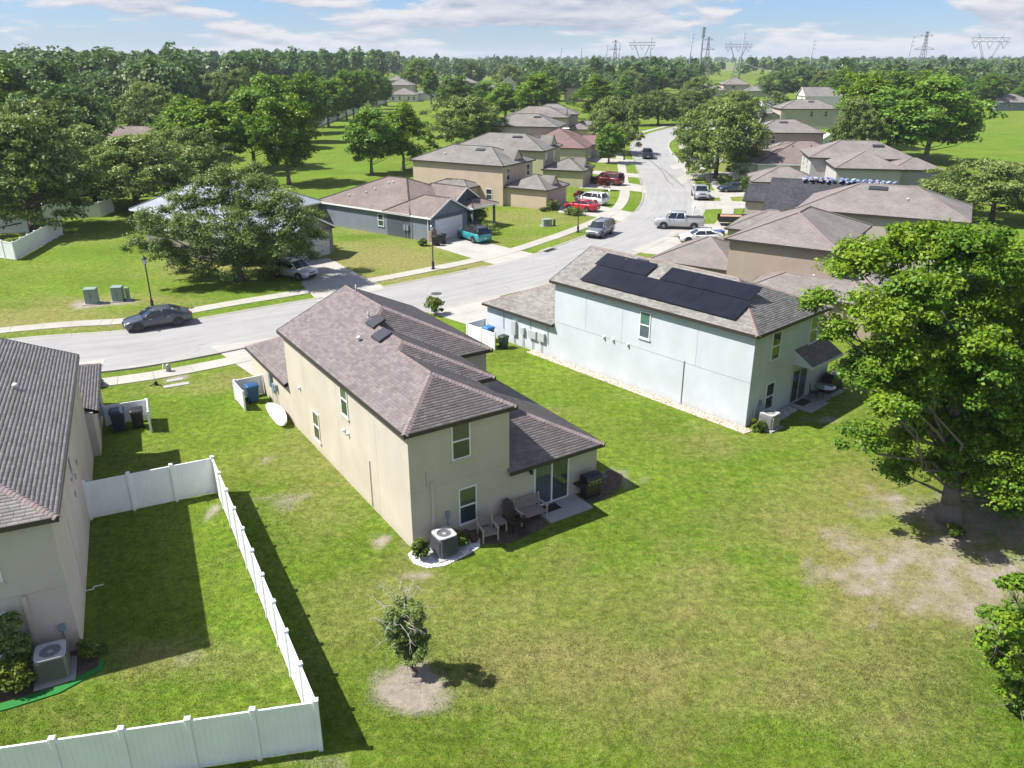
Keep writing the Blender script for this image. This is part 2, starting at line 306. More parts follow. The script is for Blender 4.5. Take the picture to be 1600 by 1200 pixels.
def _lawn(t, blade=False):
    at = t.n('ShaderNodeAttribute', attribute_name='cover'); sp = t.n('ShaderNodeSeparateColor'); t.l(at.outputs['Color'], sp.inputs[0])
    p = t.pos(); fine = t.noise(34.0, 4.0, 0.75, p); mid = t.noise(5.5, 5.0, 0.7, p); big = t.noise(0.5, 5.0, 0.65, p); pat = t.noise(1.5, 5.0, 0.7, p, 0.6)
    base = t.ramp(t.math('ADD', t.math('MULTIPLY', mid, 0.55), t.math('MULTIPLY', pat, 0.45)), (0.30, (0.052, 0.104, 0.008)), (0.5, (0.102, 0.160, 0.015)), (0.70, (0.185, 0.212, 0.038)))
    lush = t.ramp(mid, (0.25, (0.058, 0.125, 0.008)), (0.75, (0.115, 0.200, 0.014)))
    dry = t.ramp(t.math('ADD', t.math('MULTIPLY', fine, 0.5), t.math('MULTIPLY', mid, 0.5)), (0.3, (0.135, 0.120, 0.040)), (0.7, (0.290, 0.240, 0.115)))
    c = t.mix(t.math('MULTIPLY', sp.outputs[2], t.ramp(big, (0.2, 0.55), (0.7, 1.0)), True), base, lush)
    huge = t.noise(0.07, 5.0, 0.6, p); c = t.mix(t.ramp(huge, (0.45, 0.0), (0.7, 0.4)), c, (0.150, 0.172, 0.030)); c = t.mix(1.0, c, t.ramp(t.noise(0.16, 4.0, 0.6, p), (0.3, 0.82), (0.7, 1.15)), 'MULTIPLY')
    fd = t.ramp(t.math('ADD', t.math('MULTIPLY', sp.outputs[1], 0.62), t.math('MULTIPLY', t.math('ADD', pat, mid), 0.36)), (0.40, 0.0), (0.86, 1.0))
    c = t.mix(t.math('MULTIPLY', fd, 0.66), c, dry)
    cl = t.noise(2.6, 5.0, 0.72, p, 0.4); c = t.mix(1.0, c, t.ramp(cl, (0.34, 0.78), (0.5, 1.12), (0.66, 1.48)), 'MULTIPLY'); c = t.mix(t.ramp(t.noise(4.2, 4.0, 0.7, p, 0.5), (0.58, 0.0), (0.72, 0.42)), c, (0.225, 0.225, 0.085))
    if blade:
        r = t.island(); c = t.mix(1.0, c, t.ramp(r, (0.0, 0.4), (1.0, 2.0)), 'MULTIPLY')
        d = t.bsdf(c, 0.55, spec=0.25); tr = t.n('ShaderNodeBsdfTranslucent'); t.l(c, tr.inputs[0])
        m = t.n('ShaderNodeMixShader'); m.inputs[0].default_value = 0.3; t.l(d, m.inputs[1]); t.l(tr.outputs[0], m.inputs[2]); t.done(m.outputs[0]); return
    sand = t.ramp(t.noise(3.0, 6.0, 0.75, p), (0.25, (0.19, 0.155, 0.12)), (0.75, (0.40, 0.355, 0.31)))
    fs = t.ramp(t.math('ADD', t.math('MULTIPLY', sp.outputs[0], 0.62), t.math('MULTIPLY', t.math('ADD', fine, t.noise(12., 4., .7, p)), 0.38)), (0.50, 0.0), (0.80, 1.0))
    c = t.mix(t.math('MULTIPLY', fs, 0.93), c, sand)
    c = t.mix(1.0, c, t.ramp(fine, (0.28, 0.38), (0.74, 1.7)), 'MULTIPLY')
    hgt = t.math('ADD', t.math('MULTIPLY', fine, 0.6), t.math('MULTIPLY', t.noise(90.0, 3.0, 0.7, p), 0.4))
    t.done(t.bsdf(c, 0.95, spec=0.1, bump=hgt, bstr=0.8, bdist=0.05))
LAWN = mat('lawn_ground', _lawn); BLADE = mat('lawn_blades', _lawn, True)
def hillz(x, y):
    """land is level where the houses stand; the far ground swells a little"""
    far = np.clip((y - 330) / 500, 0, 1); return far * (fbm(x, y, 0.004) - 0.45) * 10.0
def build_terrain():
    def axis(dense0, dense1, step, lo, hi):
        a = list(np.arange(dense0, dense1 + 1e-6, step)); s = step; v = dense1
        while v < hi: s = min(s * 1.25, 260); v += s; a.append(v)
        s = step; v = dense0
        while v > lo: s = min(s * 1.25, 260); v -= s; a.insert(0, v)
        return np.array(a)
    xs = axis(-60, 60, 0.5, -6000, 6000); ys = axis(8, 150, 0.5, -400, 9000)
    X, Y = np.meshgrid(xs, ys); x = X.ravel(); y = Y.ravel(); n = len(xs)
    i = np.arange((len(ys) - 1) * n).reshape(len(ys) - 1, n)[:, :-1].ravel()
    q = np.stack([i, i + 1, i + n + 1, i + n], 1)
    me = np_mesh('ground', np.stack([x, y, hillz(x, y)], 1), q, LAWN, {'cover': cover(x, y)}, True)
    tag(link('ground', me), 'grassy ground with dry and sandy patches reaching the horizon', kind='structure')
build_terrain()

# ------------------------------------------------------------------ the road: far edge measured, width constant
def smooth_path(pts, step=1.0):
    P = [Vector((p[0], p[1])) for p in pts]; P = [P[0] * 2 - P[1]] + P + [P[-1] * 2 - P[-2]]; out = []
    for k in range(1, len(P) - 2):
        a, b, c, d = P[k - 1:k + 3]; n = max(2, int((c - b).length / step))
        for i in range(n):
            t = i / n; out.append(0.5 * (2 * b + (c - a) * t + (2 * a - 5 * b + 4 * c - d) * t * t + (3 * b - 3 * c + d - a) * t ** 3))
    out.append(P[-2]); return out
ROADW = 8.4
_edge = [(-95, 22), (-60, 41.8), W2(0, 534), W2(200, 519), W2(400, 484), W2(600, 450), W2(776, 414), W2(835, 398), W2(935, 362), W2(988, 336), W2(1006, 312), W2(1003, 285), W2(994, 255), W2(986, 228), W2(1004, 214), W2(1036, 203), (62, 268), (96, 292), (150, 310)]
_edge = smooth_path(_edge, 1.0)
for _ in range(6): _edge = [_edge[0]] + [(_edge[i - 1] + _edge[i] * 2 + _edge[i + 1]) / 4 for i in range(1, len(_edge) - 1)] + [_edge[-1]]
def offset(path, d):
    out = []
    for i, p in enumerate(path):
        t = (path[min(i + 1, len(path) - 1)] - path[max(i - 1, 0)]).normalized(); out.append(p + Vector((t.y, -t.x)) * d)
    return out
CEN = offset(_edge, ROADW / 2)
_cum = [0.0]
for i in range(1, len(CEN)): _cum.append(_cum[-1] + (CEN[i] - CEN[i - 1]).length)
def near_s(p):
    p = Vector((p[0], p[1])); i = min(range(len(CEN)), key=lambda k: (CEN[k] - p).length_squared); return _cum[i]
def at_s(s):
    s = min(max(s, 0.01), _cum[-1] - 0.01); i = next(k for k in range(1, len(_cum)) if _cum[k] >= s); f = (s - _cum[i - 1]) / (_cum[i] - _cum[i - 1])
    t = (CEN[i] - CEN[i - 1]).normalized(); return CEN[i - 1].lerp(CEN[i], f), t, Vector((t.y, -t.x))
def _road(t):
    at = t.n('ShaderNodeAttribute', attribute_name='lane'); sp = t.n('ShaderNodeSeparateColor'); t.l(at.outputs['Color'], sp.inputs[0])
    p = t.pos(); cv = t.n('ShaderNodeCombineXYZ'); t.l(t.math('MULTIPLY', sp.outputs[0], 0.10), cv.inputs[0]); t.l(t.math('MULTIPLY', sp.outputs[1], 1.6), cv.inputs[1])
    lon = t.noise(1.0, 6.0, 0.65, cv.outputs[0], 0.3); n = t.noise(0.25, 6.0, 0.65, p); f = t.noise(22.0, 4.0, 0.75, p); s = t.noise(1.1, 6.0, 0.7, p, 1.2)
    c = t.ramp(lon, (0.25, (0.262, 0.260, 0.260)), (0.5, (0.312, 0.310, 0.308)), (0.75, (0.350, 0.346, 0.340)))
    c = t.mix(1.0, c, t.ramp(n, (0.25, 0.86), (0.75, 1.08)), 'MULTIPLY'); c = t.mix(1.0, c, t.ramp(f, (0.25, 0.84), (0.75, 1.12)), 'MULTIPLY')
    c = t.mix(t.ramp(s, (0.66, 0.0), (0.82, 0.4)), c, (0.2, 0.2, 0.2))
    v = t.n('ShaderNodeTexVoronoi', feature='DISTANCE_TO_EDGE'); v.inputs['Scale'].default_value = 0.16
    dv = t.n('ShaderNodeVectorMath', operation='ADD'); t.l(p, dv.inputs[0]); nz = t.n('ShaderNodeTexNoise'); nz.inputs['Scale'].default_value = 0.6; nz.inputs['Detail'].default_value = 6; t.l(p, nz.inputs['Vector'])
    ms = t.n('ShaderNodeVectorMath', operation='SCALE'); ms.inputs['Scale'].default_value = 2.6; t.l(nz.outputs['Color'], ms.inputs[0]); t.l(ms.outputs[0], dv.inputs[1]); t.l(dv.outputs[0], v.inputs['Vector'])
    cr = t.ramp(v.outputs['Distance'], (0.0, 0.55), (0.012, 0.0)); c = t.mix(t.math('MULTIPLY', cr, t.ramp(n, (0.45, 0.0), (0.6, 1.0))), c, (0.17, 0.17, 0.17))
    t.done(t.bsdf(c, 0.88, spec=0.25, bump=f, bstr=0.3, bdist=0.01))
ROADM = mat('road_surface', _road)
def strip(name, o0, o1, z, material, s0=0, s1=1e9, cols=6, kind='structure'):
    idx = [i for i in range(len(CEN)) if s0 <= _cum[i] <= s1]; A = offset(CEN, o0); B = offset(CEN, o1); vs = []; at = []
    for i in idx:
        for k in range(cols + 1):
            f = k / cols; p = A[i].lerp(B[i], f); vs.append((p.x, p.y, z)); at.append((_cum[i], o0 + (o1 - o0) * f, 0))
    q = [(r * (cols + 1) + k, (r + 1) * (cols + 1) + k, (r + 1) * (cols + 1) + k + 1, r * (cols + 1) + k + 1) for r in range(len(idx) - 1) for k in range(cols)]
    q = np.array(q)[:, ::-1]
    o = link(name, np_mesh(name, np.array(vs), q, material, {'lane': np.array(at)})); tag(o, kind=kind); return o
road = strip('road', -ROADW / 2, ROADW / 2, 0.012, ROADM); road['label'] = 'pale worn asphalt road curving away between the houses'
# driveways: photo outlines of the concrete on the ground
DRIVES = [
    ('driveway', [(497, 471), (548, 461), (606, 450), (569, 434), (515, 404), (455, 408), (473, 446)], 'shaded concrete driveway under the silver car by the oak'),
    ('driveway', [(680, 386), (742, 405), (776, 414), (836, 397), (800, 389), (752, 377), (714, 365), (671, 378)], 'concrete driveway under the teal car'),
    ('driveway', [(872, 332), (933, 339), (972, 346), (993, 333), (954, 325), (916, 317), (878, 318)], 'concrete driveway under the red sedan'),
    ('driveway', [(905, 294), (985, 298), (1010, 301), (1006, 290), (975, 285), (910, 285)], 'concrete driveway under the maroon vehicle'),
    ('driveway', [(905, 270), (1002, 278), (999, 272), (908, 265)], 'narrow driveway beyond the maroon vehicle'),
    ('driveway', [(915, 252), (994, 258), (992, 250), (918, 246)], 'farthest narrow driveway on the left of the road'),
    ('driveway', [(988, 391), (1020, 378), (1037, 371), (1066, 371), (1110, 366), (1150, 372), (1110, 392), (1030, 398), (1008, 396)], 'driveway under the white coupe'),
    ('driveway', [(1040, 370), (1060, 352), (1110, 350), (1180, 352), (1180, 368), (1110, 363), (1067, 365)], 'driveway under the silver crew-cab pickup'),
    ('driveway', [(1081, 314), (1190, 315), (1192, 325), (1083, 328)], 'driveway crossing in front of the facing silver pickup'),
    ('driveway', [(1078, 306), (1110, 298), (1180, 299), (1182, 306), (1120, 309), (1083, 312)], 'driveway under the dark blue sedan'),
    ('driveway', [(1058, 279), (1075, 270), (1150, 268), (1150, 275), (1085, 278), (1066, 288)], 'driveway shaded by the large street oak'),
    ('driveway', [(1046, 258), (1085, 250), (1130, 248), (1130, 253), (1090, 256), (1052, 266)], 'driveway under the white sedan by the street oak'),
]
_yh = (-4.1, 28.26, R(33.15)); _bh = (12.9, 40.18, R(42.4)); _lh = (-14.9, 22.3, R(24.5))
def frame_pt(fr, x, y): return (fr[0] + x * math.cos(fr[2]) - y * math.sin(fr[2]), fr[1] + x * math.sin(fr[2]) + y * math.cos(fr[2]))
GAPS = []
def add_drive(name, poly, label, z=0.024):
    o = thing(name, label, None); o['kind'] = 'structure'
    # saw-cut into slabs: clip the outline with a grid along its long axis
    c = sum((Vector(p) for p in poly), Vector((0, 0))) / len(poly)
    s = near_s(c); p0, t, nrm = at_s(s); t = nrm; nrm = Vector((-t.y, t.x))
    uv = [((Vector(p) - c).dot(t), (Vector(p) - c).dot(nrm)) for p in poly]
    def clip(pl, a, b, cc):  # keep a*u+b*v<=cc
        out = []
        for i in range(len(pl)):
            p, q = pl[i], pl[(i + 1) % len(pl)]; dp = a * p[0] + b * p[1] - cc; dq = a * q[0] + b * q[1] - cc
            if dp <= 0: out.append(p)
            if dp * dq < 0: f = dp / (dp - dq); out.append((p[0] + (q[0] - p[0]) * f, p[1] + (q[1] - p[1]) * f))
        return out
    us = [u for u, v in uv]; vs = [v for u, v in uv]; st = 3.0; g = 0.012
    nu = max(1, round((max(us) - min(us)) / st)); nv = max(1, round((max(vs) - min(vs)) / 2.9))
    for i in range(nu):
        for j in range(nv):
            u0 = min(us) + (max(us) - min(us)) * i / nu; u1 = min(us) + (max(us) - min(us)) * (i + 1) / nu
            v0 = min(vs) + (max(vs) - min(vs)) * j / nv; v1 = min(vs) + (max(vs) - min(vs)) * (j + 1) / nv
            pl = clip(clip(clip(clip(uv, 1, 0, u1 - g), -1, 0, -u0 - g), 0, 1, v1 - g), 0, -1, -v0 - g)
            if len(pl) < 3: continue
            a = abs(sum(pl[k][0] * pl[(k + 1) % len(pl)][1] - pl[(k + 1) % len(pl)][0] * pl[k][1] for k in range(len(pl)))) / 2
            if a < 0.08: continue
            pts = [tuple(c + t * u + nrm * v) for u, v in pl]
            MB().prism(pts, -0.05, z + random.uniform(-0.004, 0.004)).build('slab', DRIVE, o)
    for p in poly:
        s = near_s(p); q, tt, nn = at_s(s); d = (Vector(p) - q).dot(nn)
        if abs(abs(d) - ROADW / 2) < 1.3: GAPS.append((1 if d > 0 else -1, s, id(poly)))
    return o
for nm, pl, lb in DRIVES: add_drive(nm, [W2(*p) for p in pl], lb)
add_drive('driveway', [frame_pt(_yh, x, y) for x, y in ((0.4, 22.2), (6.2, 22.2), (6.8, 29.6), (-0.6, 30.6))], 'driveway in front of the cream house garage')
add_drive('driveway', [frame_pt(_bh, x, y) for x, y in ((0.6, 21.8), (6.6, 21.8), (7.4, 29.2), (0.0, 29.4))], 'bright driveway in front of the blue house garage')
add_drive('driveway', [frame_pt(_lh, x, y) for x, y in ((-6.5, 23.6), (-0.8, 23.6), (0.4, 31.4), (-7.4, 31.4))], 'driveway in front of the left grey house')
# kerbs, broken where the driveways cross
def gap_ranges(side):
    d = {}
    for sd, s, k in GAPS:
        if sd == side: d.setdefault(k, []).append(s)
    return [(min(v) - 0.4, max(v) + 0.4) for v in d.values() if len(v) > 1 or True]
def build_kerbs():
    for side, lab in ((-1, 'concrete kerb along the far side of the road'), (1, 'concrete kerb along the near side of the road')):
        t = thing('kerb', lab, None); t['kind'] = 'structure'; gaps = gap_ranges(side); s = 40.0; ln = 3.0
        while s < _cum[-1] - 60:
            mid = s + ln / 2; low = any(a < mid < b for a, b in gaps)
            mb = MB(); rings = []
            for k in range(4):
                p, tt, nn = at_s(s + 0.008 + (ln - 0.016) * k / 3); nn = nn * side; e = ROADW / 2; h = 0.03 if low else 0.115
                prof = [(-0.42, -0.05), (-0.42, 0.018), (-0.08, 0.022), (0.05, h * 0.75), (0.12, h), (0.24, h), (0.27, h * 0.9), (0.27, -0.05)]
                rg = [(p.x + nn.x * (e + a), p.y + nn.y * (e + a), z) for a, z in prof]
                rings.append(rg if side > 0 else list(reversed(rg)))
            mb.loft(rings); mb.build('kerb_stone', KERB, t); s += ln
build_kerbs()
def build_walk(side, s0, s1, off, lab, wid=1.5):
    t = thing('sidewalk', lab, None); t['kind'] = 'structure'; s = s0; ln = 1.55
    while s < s1:
        rings = []
        for k in range(3):
            p, tt, nn = at_s(s + 0.01 + (ln - 0.02) * k / 2); nn = nn * side
            z = 0.045 + 0.004 * math.sin(s * 3.1)
            rg = [(p.x + nn.x * (off + a), p.y + nn.y * (off + a), zz) for a, zz in ((-wid / 2, -0.05), (-wid / 2, z), (wid / 2, z), (wid / 2, -0.05))]
            rings.append(rg if side > 0 else list(reversed(rg)))
        MB().loft(rings).build('slab', SIDEWALK, t); s += ln
build_walk(-1, near_s(W2(0, 530)) - 4, _cum[-1] - 110, ROADW / 2 + 2.9, 'concrete sidewalk along the far side of the road')
build_walk(1, near_s((-40, 42)), near_s(W2(360, 552)) + 1.0, ROADW / 2 + 2.1, 'concrete sidewalk on the verge near the left grey house')
build_walk(1, near_s(W2(985, 392)) + 2, _cum[-1] - 110, ROADW / 2 + 3.2, 'concrete sidewalk curving past the parked pickups')
def round_cover(name, px, py, label, r=0.38, mt=None):
    p = W(px, py); o = MB().lathe([(r + .1, 0.0), (r + .1, .006), (r, .008), (r, .018), (r * .2, .02)], n=20).build(name, mt or plain('cast_iron', (.06, .06, .06), .7, var=.3), None)
    o.location = (p.x, p.y, 0.010); tag(o, label, 'manhole'); return o
round_cover('manhole_cover', 682, 459, 'dark round manhole cover in the road behind the cream house')
def storm_inlet(px, py, label):
    p = W(px, py); q, t, n = at_s(near_s((p.x, p.y))); sd = -1
    o = thing('storm_drain', label, 'storm drain', (q.x + n.x * sd * (ROADW / 2 + .05), q.y + n.y * sd * (ROADW / 2 + .05), 0.0), math.atan2(t.y, t.x))
    MB().bev(-1.0, 1.0, -.12, .35, -.1, .118, .02).build('concrete_top', KERB, o)
    g = MB().box(-1.0, 1.0, -.62, -.14, .02, .028); g.build('grate_frame', plain('cast_iron', (.06, .06, .06), .7), o)
    for k in range(12): MB().box(-.95 + k * .162, -.90 + k * .162, -.61, -.15, .029, .045).build('grate_bar', BLACKMETAL, o)
storm_inlet(858, 391, 'dark kerb inlet grate by the verge opposite the solar roof')

def grass_blades():
    rng = np.random.default_rng(5); n = 640000; px = rng.uniform(-40, 1640, n); py = 540 + 700 * rng.random(n) ** .9
    dx = (px - 800) / FPX; dy = (600 - py) / FPX; c, s = math.cos(PITCH), math.sin(PITCH); dz = -s + dy * c; t = -CAMH / dz; x = dx * t; y = (c + dy * s) * t
    cv = cover(x, y); keep = (cv[:, 0] < .35 + .3 * rng.random(n)) & (rng.random(n) < .55 + .45 * vnoise(x, y, 1.7))
    def loc(fr): a = x - fr[0]; b = y - fr[1]; co, si = math.cos(fr[2]), math.sin(fr[2]); return a * co + b * si, -a * si + b * co
    for fr, boxes in ((_yh, ((-.05, 9.8, -.05, 30), (-.5, 2.8, -1.75, 0), (2.6, 6.2, -1.7, 0), (6, 8.4, -1.5, 0), (8, 11.5, -1, .8))), (_bh, ((-.8, 9.1, -.6, 30), (1, 9.1, -1.55, 0))), (_lh, ((-12, .4, -.05, 32), (-4, .7, -2.2, 0)))):
        a, b = loc(fr)
        for x0, x1, y0, y1 in boxes: keep &= ~((a > x0) & (a < x1) & (b > y0) & (b < y1))
    # stay off the road and the sidewalks
    P = np.array([(p.x, p.y) for p in CEN]); d = np.full(n, 1e9)
    for q in P[::2]: d = np.minimum(d, np.hypot(x - q[0], y - q[1]))
    keep &= (d > ROADW / 2 + 3.9); x, y, cv = x[keep], y[keep], cv[keep]; n = len(x)
    h = rng.uniform(.025, .06, n) * (.7 + .6 * np.clip(cv[:, 2], 0, 1)); w = rng.uniform(.006, .014, n); an = rng.uniform(0, 6.283, n); le = rng.uniform(.2, 1.3, n); la = rng.uniform(0, 6.283, n)
    v = np.empty((n, 3, 3)); v[:, 0] = np.stack([x - w * np.cos(an), y - w * np.sin(an), 0 * x], 1); v[:, 1] = np.stack([x + w * np.cos(an), y + w * np.sin(an), 0 * x], 1); v[:, 2] = np.stack([x + h * le * np.cos(la), y + h * le * np.sin(la), h], 1)
    o = link('lawn_grass', np_mesh('lawn_grass', v.reshape(-1, 3), np.arange(n * 3).reshape(n, 3), BLADE, {'cover': np.repeat(cv, 3, 0)})); tag(o, 'mown lawn grass around the three nearest houses', 'grass', kind='stuff')
grass_blades()
# ------------------------------------------------------------------ house kit
def plane_frame(poly):
    p0, p1 = Vector(poly[0]), Vector(poly[1]); u = (p1 - p0).normalized(); n = Vector((0, 0, 0))
    for i in range(1, len(poly) - 1): n += (Vector(poly[i]) - p0).cross(Vector(poly[i + 1]) - p0)
    n.normalize()
    if n.z < 0: n = -n
    v = n.cross(u)
    if v.z < 0: v = -v
    return p0, u, v, n
def roof_skin(name, planes, material, parent, bottom=None, drop=0.0):
    vs = []; fs = []; uvs = []
    for poly in planes:
        p0, u, v, n = plane_frame(poly); b = len(vs); c = Vector((0, 0, 0))
        for i in range(len(poly)): c += (Vector(poly[i]) - p0).cross(Vector(poly[(i + 1) % len(poly)]) - p0)
        pl = list(poly) if c.z > 0 else list(reversed(poly))
        q2 = [Vector(((Vector(p) - p0).dot(u), (Vector(p) - p0).dot(v), 0)) for p in pl]
        vs += [tuple(Vector(p) - Vector((0, 0, drop))) for p in pl]
        if len(pl) <= 4: fs.append([b + i for i in range(len(pl))]); uvs += [(q.x, q.y) for q in q2]
        else:
            for t in tessellate_polygon([q2]):
                a, bb, cc = t
                if (q2[bb] - q2[a]).cross(q2[cc] - q2[a]).z * (1 if True else 1) < 0: a, bb, cc = a, cc, bb
                fs.append([b + a, b + bb, b + cc]); uvs += [(q2[k].x, q2[k].y) for k in (a, bb, cc)]
    for poly in (bottom or []):
        b = len(vs); vs += [tuple(p) for p in poly]; fs.append([b + i for i in reversed(range(len(poly)))]); uvs += [(p[0], p[1]) for p in poly]
    me = bpy.data.meshes.new(name); me.from_pydata(vs, [], fs); me.materials.append(material)
    uv = me.uv_layers.new(name='roof')
    for i, q in enumerate(uvs): uv.data[i].uv = q
    me.update(); return link(name, me, parent)
def shingles(planes, material, parent, exp=0.145, wid=0.31):
    """every shingle tab of the planes: own top and butt edge"""
    V = []; Q = []; rnd = random.Random(3)
    for poly in planes:
        p0, u, v, n = plane_frame(poly); P = [((Vector(p) - p0).dot(u), (Vector(p) - p0).dot(v)) for p in poly]
        vmax = max(q[1] for q in P)
        def span(vv):
            xs = []
            for i in range(len(P)):
                a, b = P[i], P[(i + 1) % len(P)]
                if (a[1] - vv) * (b[1] - vv) <= 0 and abs(a[1] - b[1]) > 1e-9: xs.append(a[0] + (b[0] - a[0]) * (vv - a[1]) / (b[1] - a[1]))
            return (min(xs), max(xs)) if len(xs) > 1 else None
        row = 0; vv = -0.02
        while vv < vmax - 0.02:
            s0 = span(max(vv, 0.001)); s1 = span(min(vv + exp, vmax - 0.001))
            if s0 and s1:
                x = min(s0[0], s1[0]) - (0.0 if row % 2 else wid / 2) - rnd.uniform(0, 0.05)
                while x < max(s0[1], s1[1]):
                    w = wid * rnd.uniform(0.94, 1.06); g = 0.011; th = rnd.uniform(0.0045, 0.009)
                    a0 = min(max(x + g, s0[0]), s0[1]); b0 = min(max(x + w, s0[0]), s0[1]); a1 = min(max(x + g, s1[0]), s1[1]); b1 = min(max(x + w, s1[0]), s1[1])
                    if max(b0 - a0, b1 - a1) > 0.02:
                        k = len(V); o = lambda xx, yy, zz: tuple(p0 + u * xx + v * yy + n * zz)
                        jl = rnd.uniform(-0.006, 0.006)
                        V += [o(a0, vv + jl, 0.0), o(b0, vv + jl, 0.0), o(a0, vv + jl, th), o(b0, vv + jl, th), o(b1, vv + exp + 0.01, 0.004), o(a1, vv + exp + 0.01, 0.004)]
                        Q += [(k, k + 1, k + 3, k + 2), (k + 2, k + 3, k + 4, k + 5)]
                    x += w
            vv += exp; row += 1
    me = np_mesh('shingles', np.array(V), np.array(Q), material); o = link('shingles', me, parent); o['kind'] = 'stuff'; return o
def ridge_caps(lines, material, parent, w=0.15):
    mb = MB(); rnd = random.Random(5)
    for a, b in lines:
        a = Vector(a); b = Vector(b); d = b - a; L = d.length; d.normalize(); side = d.cross(Vector((0, 0, 1))).normalized(); up = side.cross(d).normalized(); s = 0.0
        while s < L:
            e = min(s + 0.24, L); h0 = 0.045 + rnd.uniform(0, .008); h1 = 0.026; dr = w * 0.42; c0 = a + d * s; c1 = a + d * e
            mb.add([c0 - side * w - up * (dr - h0 + .02), c0 + up * h0, c0 + side * w - up * (dr - h0 + .02), c1 - side * w - up * (dr - h1 + .02), c1 + up * h1, c1 + side * w - up * (dr - h1 + .02),
                    c0 - side * w - up * (dr + .02), c0 + side * w - up * (dr + .02)], [(0, 1, 4, 3), (1, 2, 5, 4), (6, 7, 2, 1), (6, 1, 0)])
            s += 0.155
    o = mb.build('ridge_caps', material, parent); o['kind'] = 'stuff'; return o
def hip(x0, x1, y0, y1, ze, s, g0=False, g1=False):
    """hip roof over an eave rectangle -> planes, ridge lines; g0/g1: gable instead of hip at the low/high end of the ridge axis"""
    if x1 - x0 <= y1 - y0:
        h = (x1 - x0) / 2; zr = ze + s * h; xm = (x0 + x1) / 2; a = (xm, y0 if g0 else y0 + h, zr); b = (xm, y1 if g1 else y1 - h, zr)
        c = [(x0, y0, ze), (x1, y0, ze), (x1, y1, ze), (x0, y1, ze)]
        pl = [[c[1], c[2], b, a], [c[3], c[0], a, b]]; rl = [(a, b)]
        if not g0: pl.append([c[0], c[1], a]); rl += [(c[0], a), (c[1], a)]
        if not g1: pl.append([c[2], c[3], b]); rl += [(c[2], b), (c[3], b)]
        ends = ([[c[0], c[1], a]] if g0 else []) + ([[c[2], c[3], b]] if g1 else [])
    else:
        h = (y1 - y0) / 2; zr = ze + s * h; ym = (y0 + y1) / 2; a = (x0 if g0 else x0 + h, ym, zr); b = (x1 if g1 else x1 - h, ym, zr)
        c = [(x0, y0, ze), (x1, y0, ze), (x1, y1, ze), (x0, y1, ze)]
        pl = [[c[0], c[1], b, a], [c[2], c[3], a, b]]; rl = [(a, b)]
        if not g0: pl.append([c[3], c[0], a]); rl += [(c[3], a), (c[0], a)]
        if not g1: pl.append([c[1], c[2], b]); rl += [(c[1], b), (c[2], b)]
        ends = ([[c[3], c[0], a]] if g0 else []) + ([[c[1], c[2], b]] if g1 else [])
    return pl, rl, ends
def fascia_box(mb, a, b, zt, h=0.17, t=0.03):
    """board along an eave line a->b (plan points), outside on its right"""
    a = Vector(a[:2]); b = Vector(b[:2]); d = (b - a).normalized(); n = Vector((d.y, -d.x)); q = [a - d * t, b + d * t, b + d * t + n * t, a - d * t + n * t]
    mb.prism([tuple(p) for p in q], zt - h, zt + 0.012)
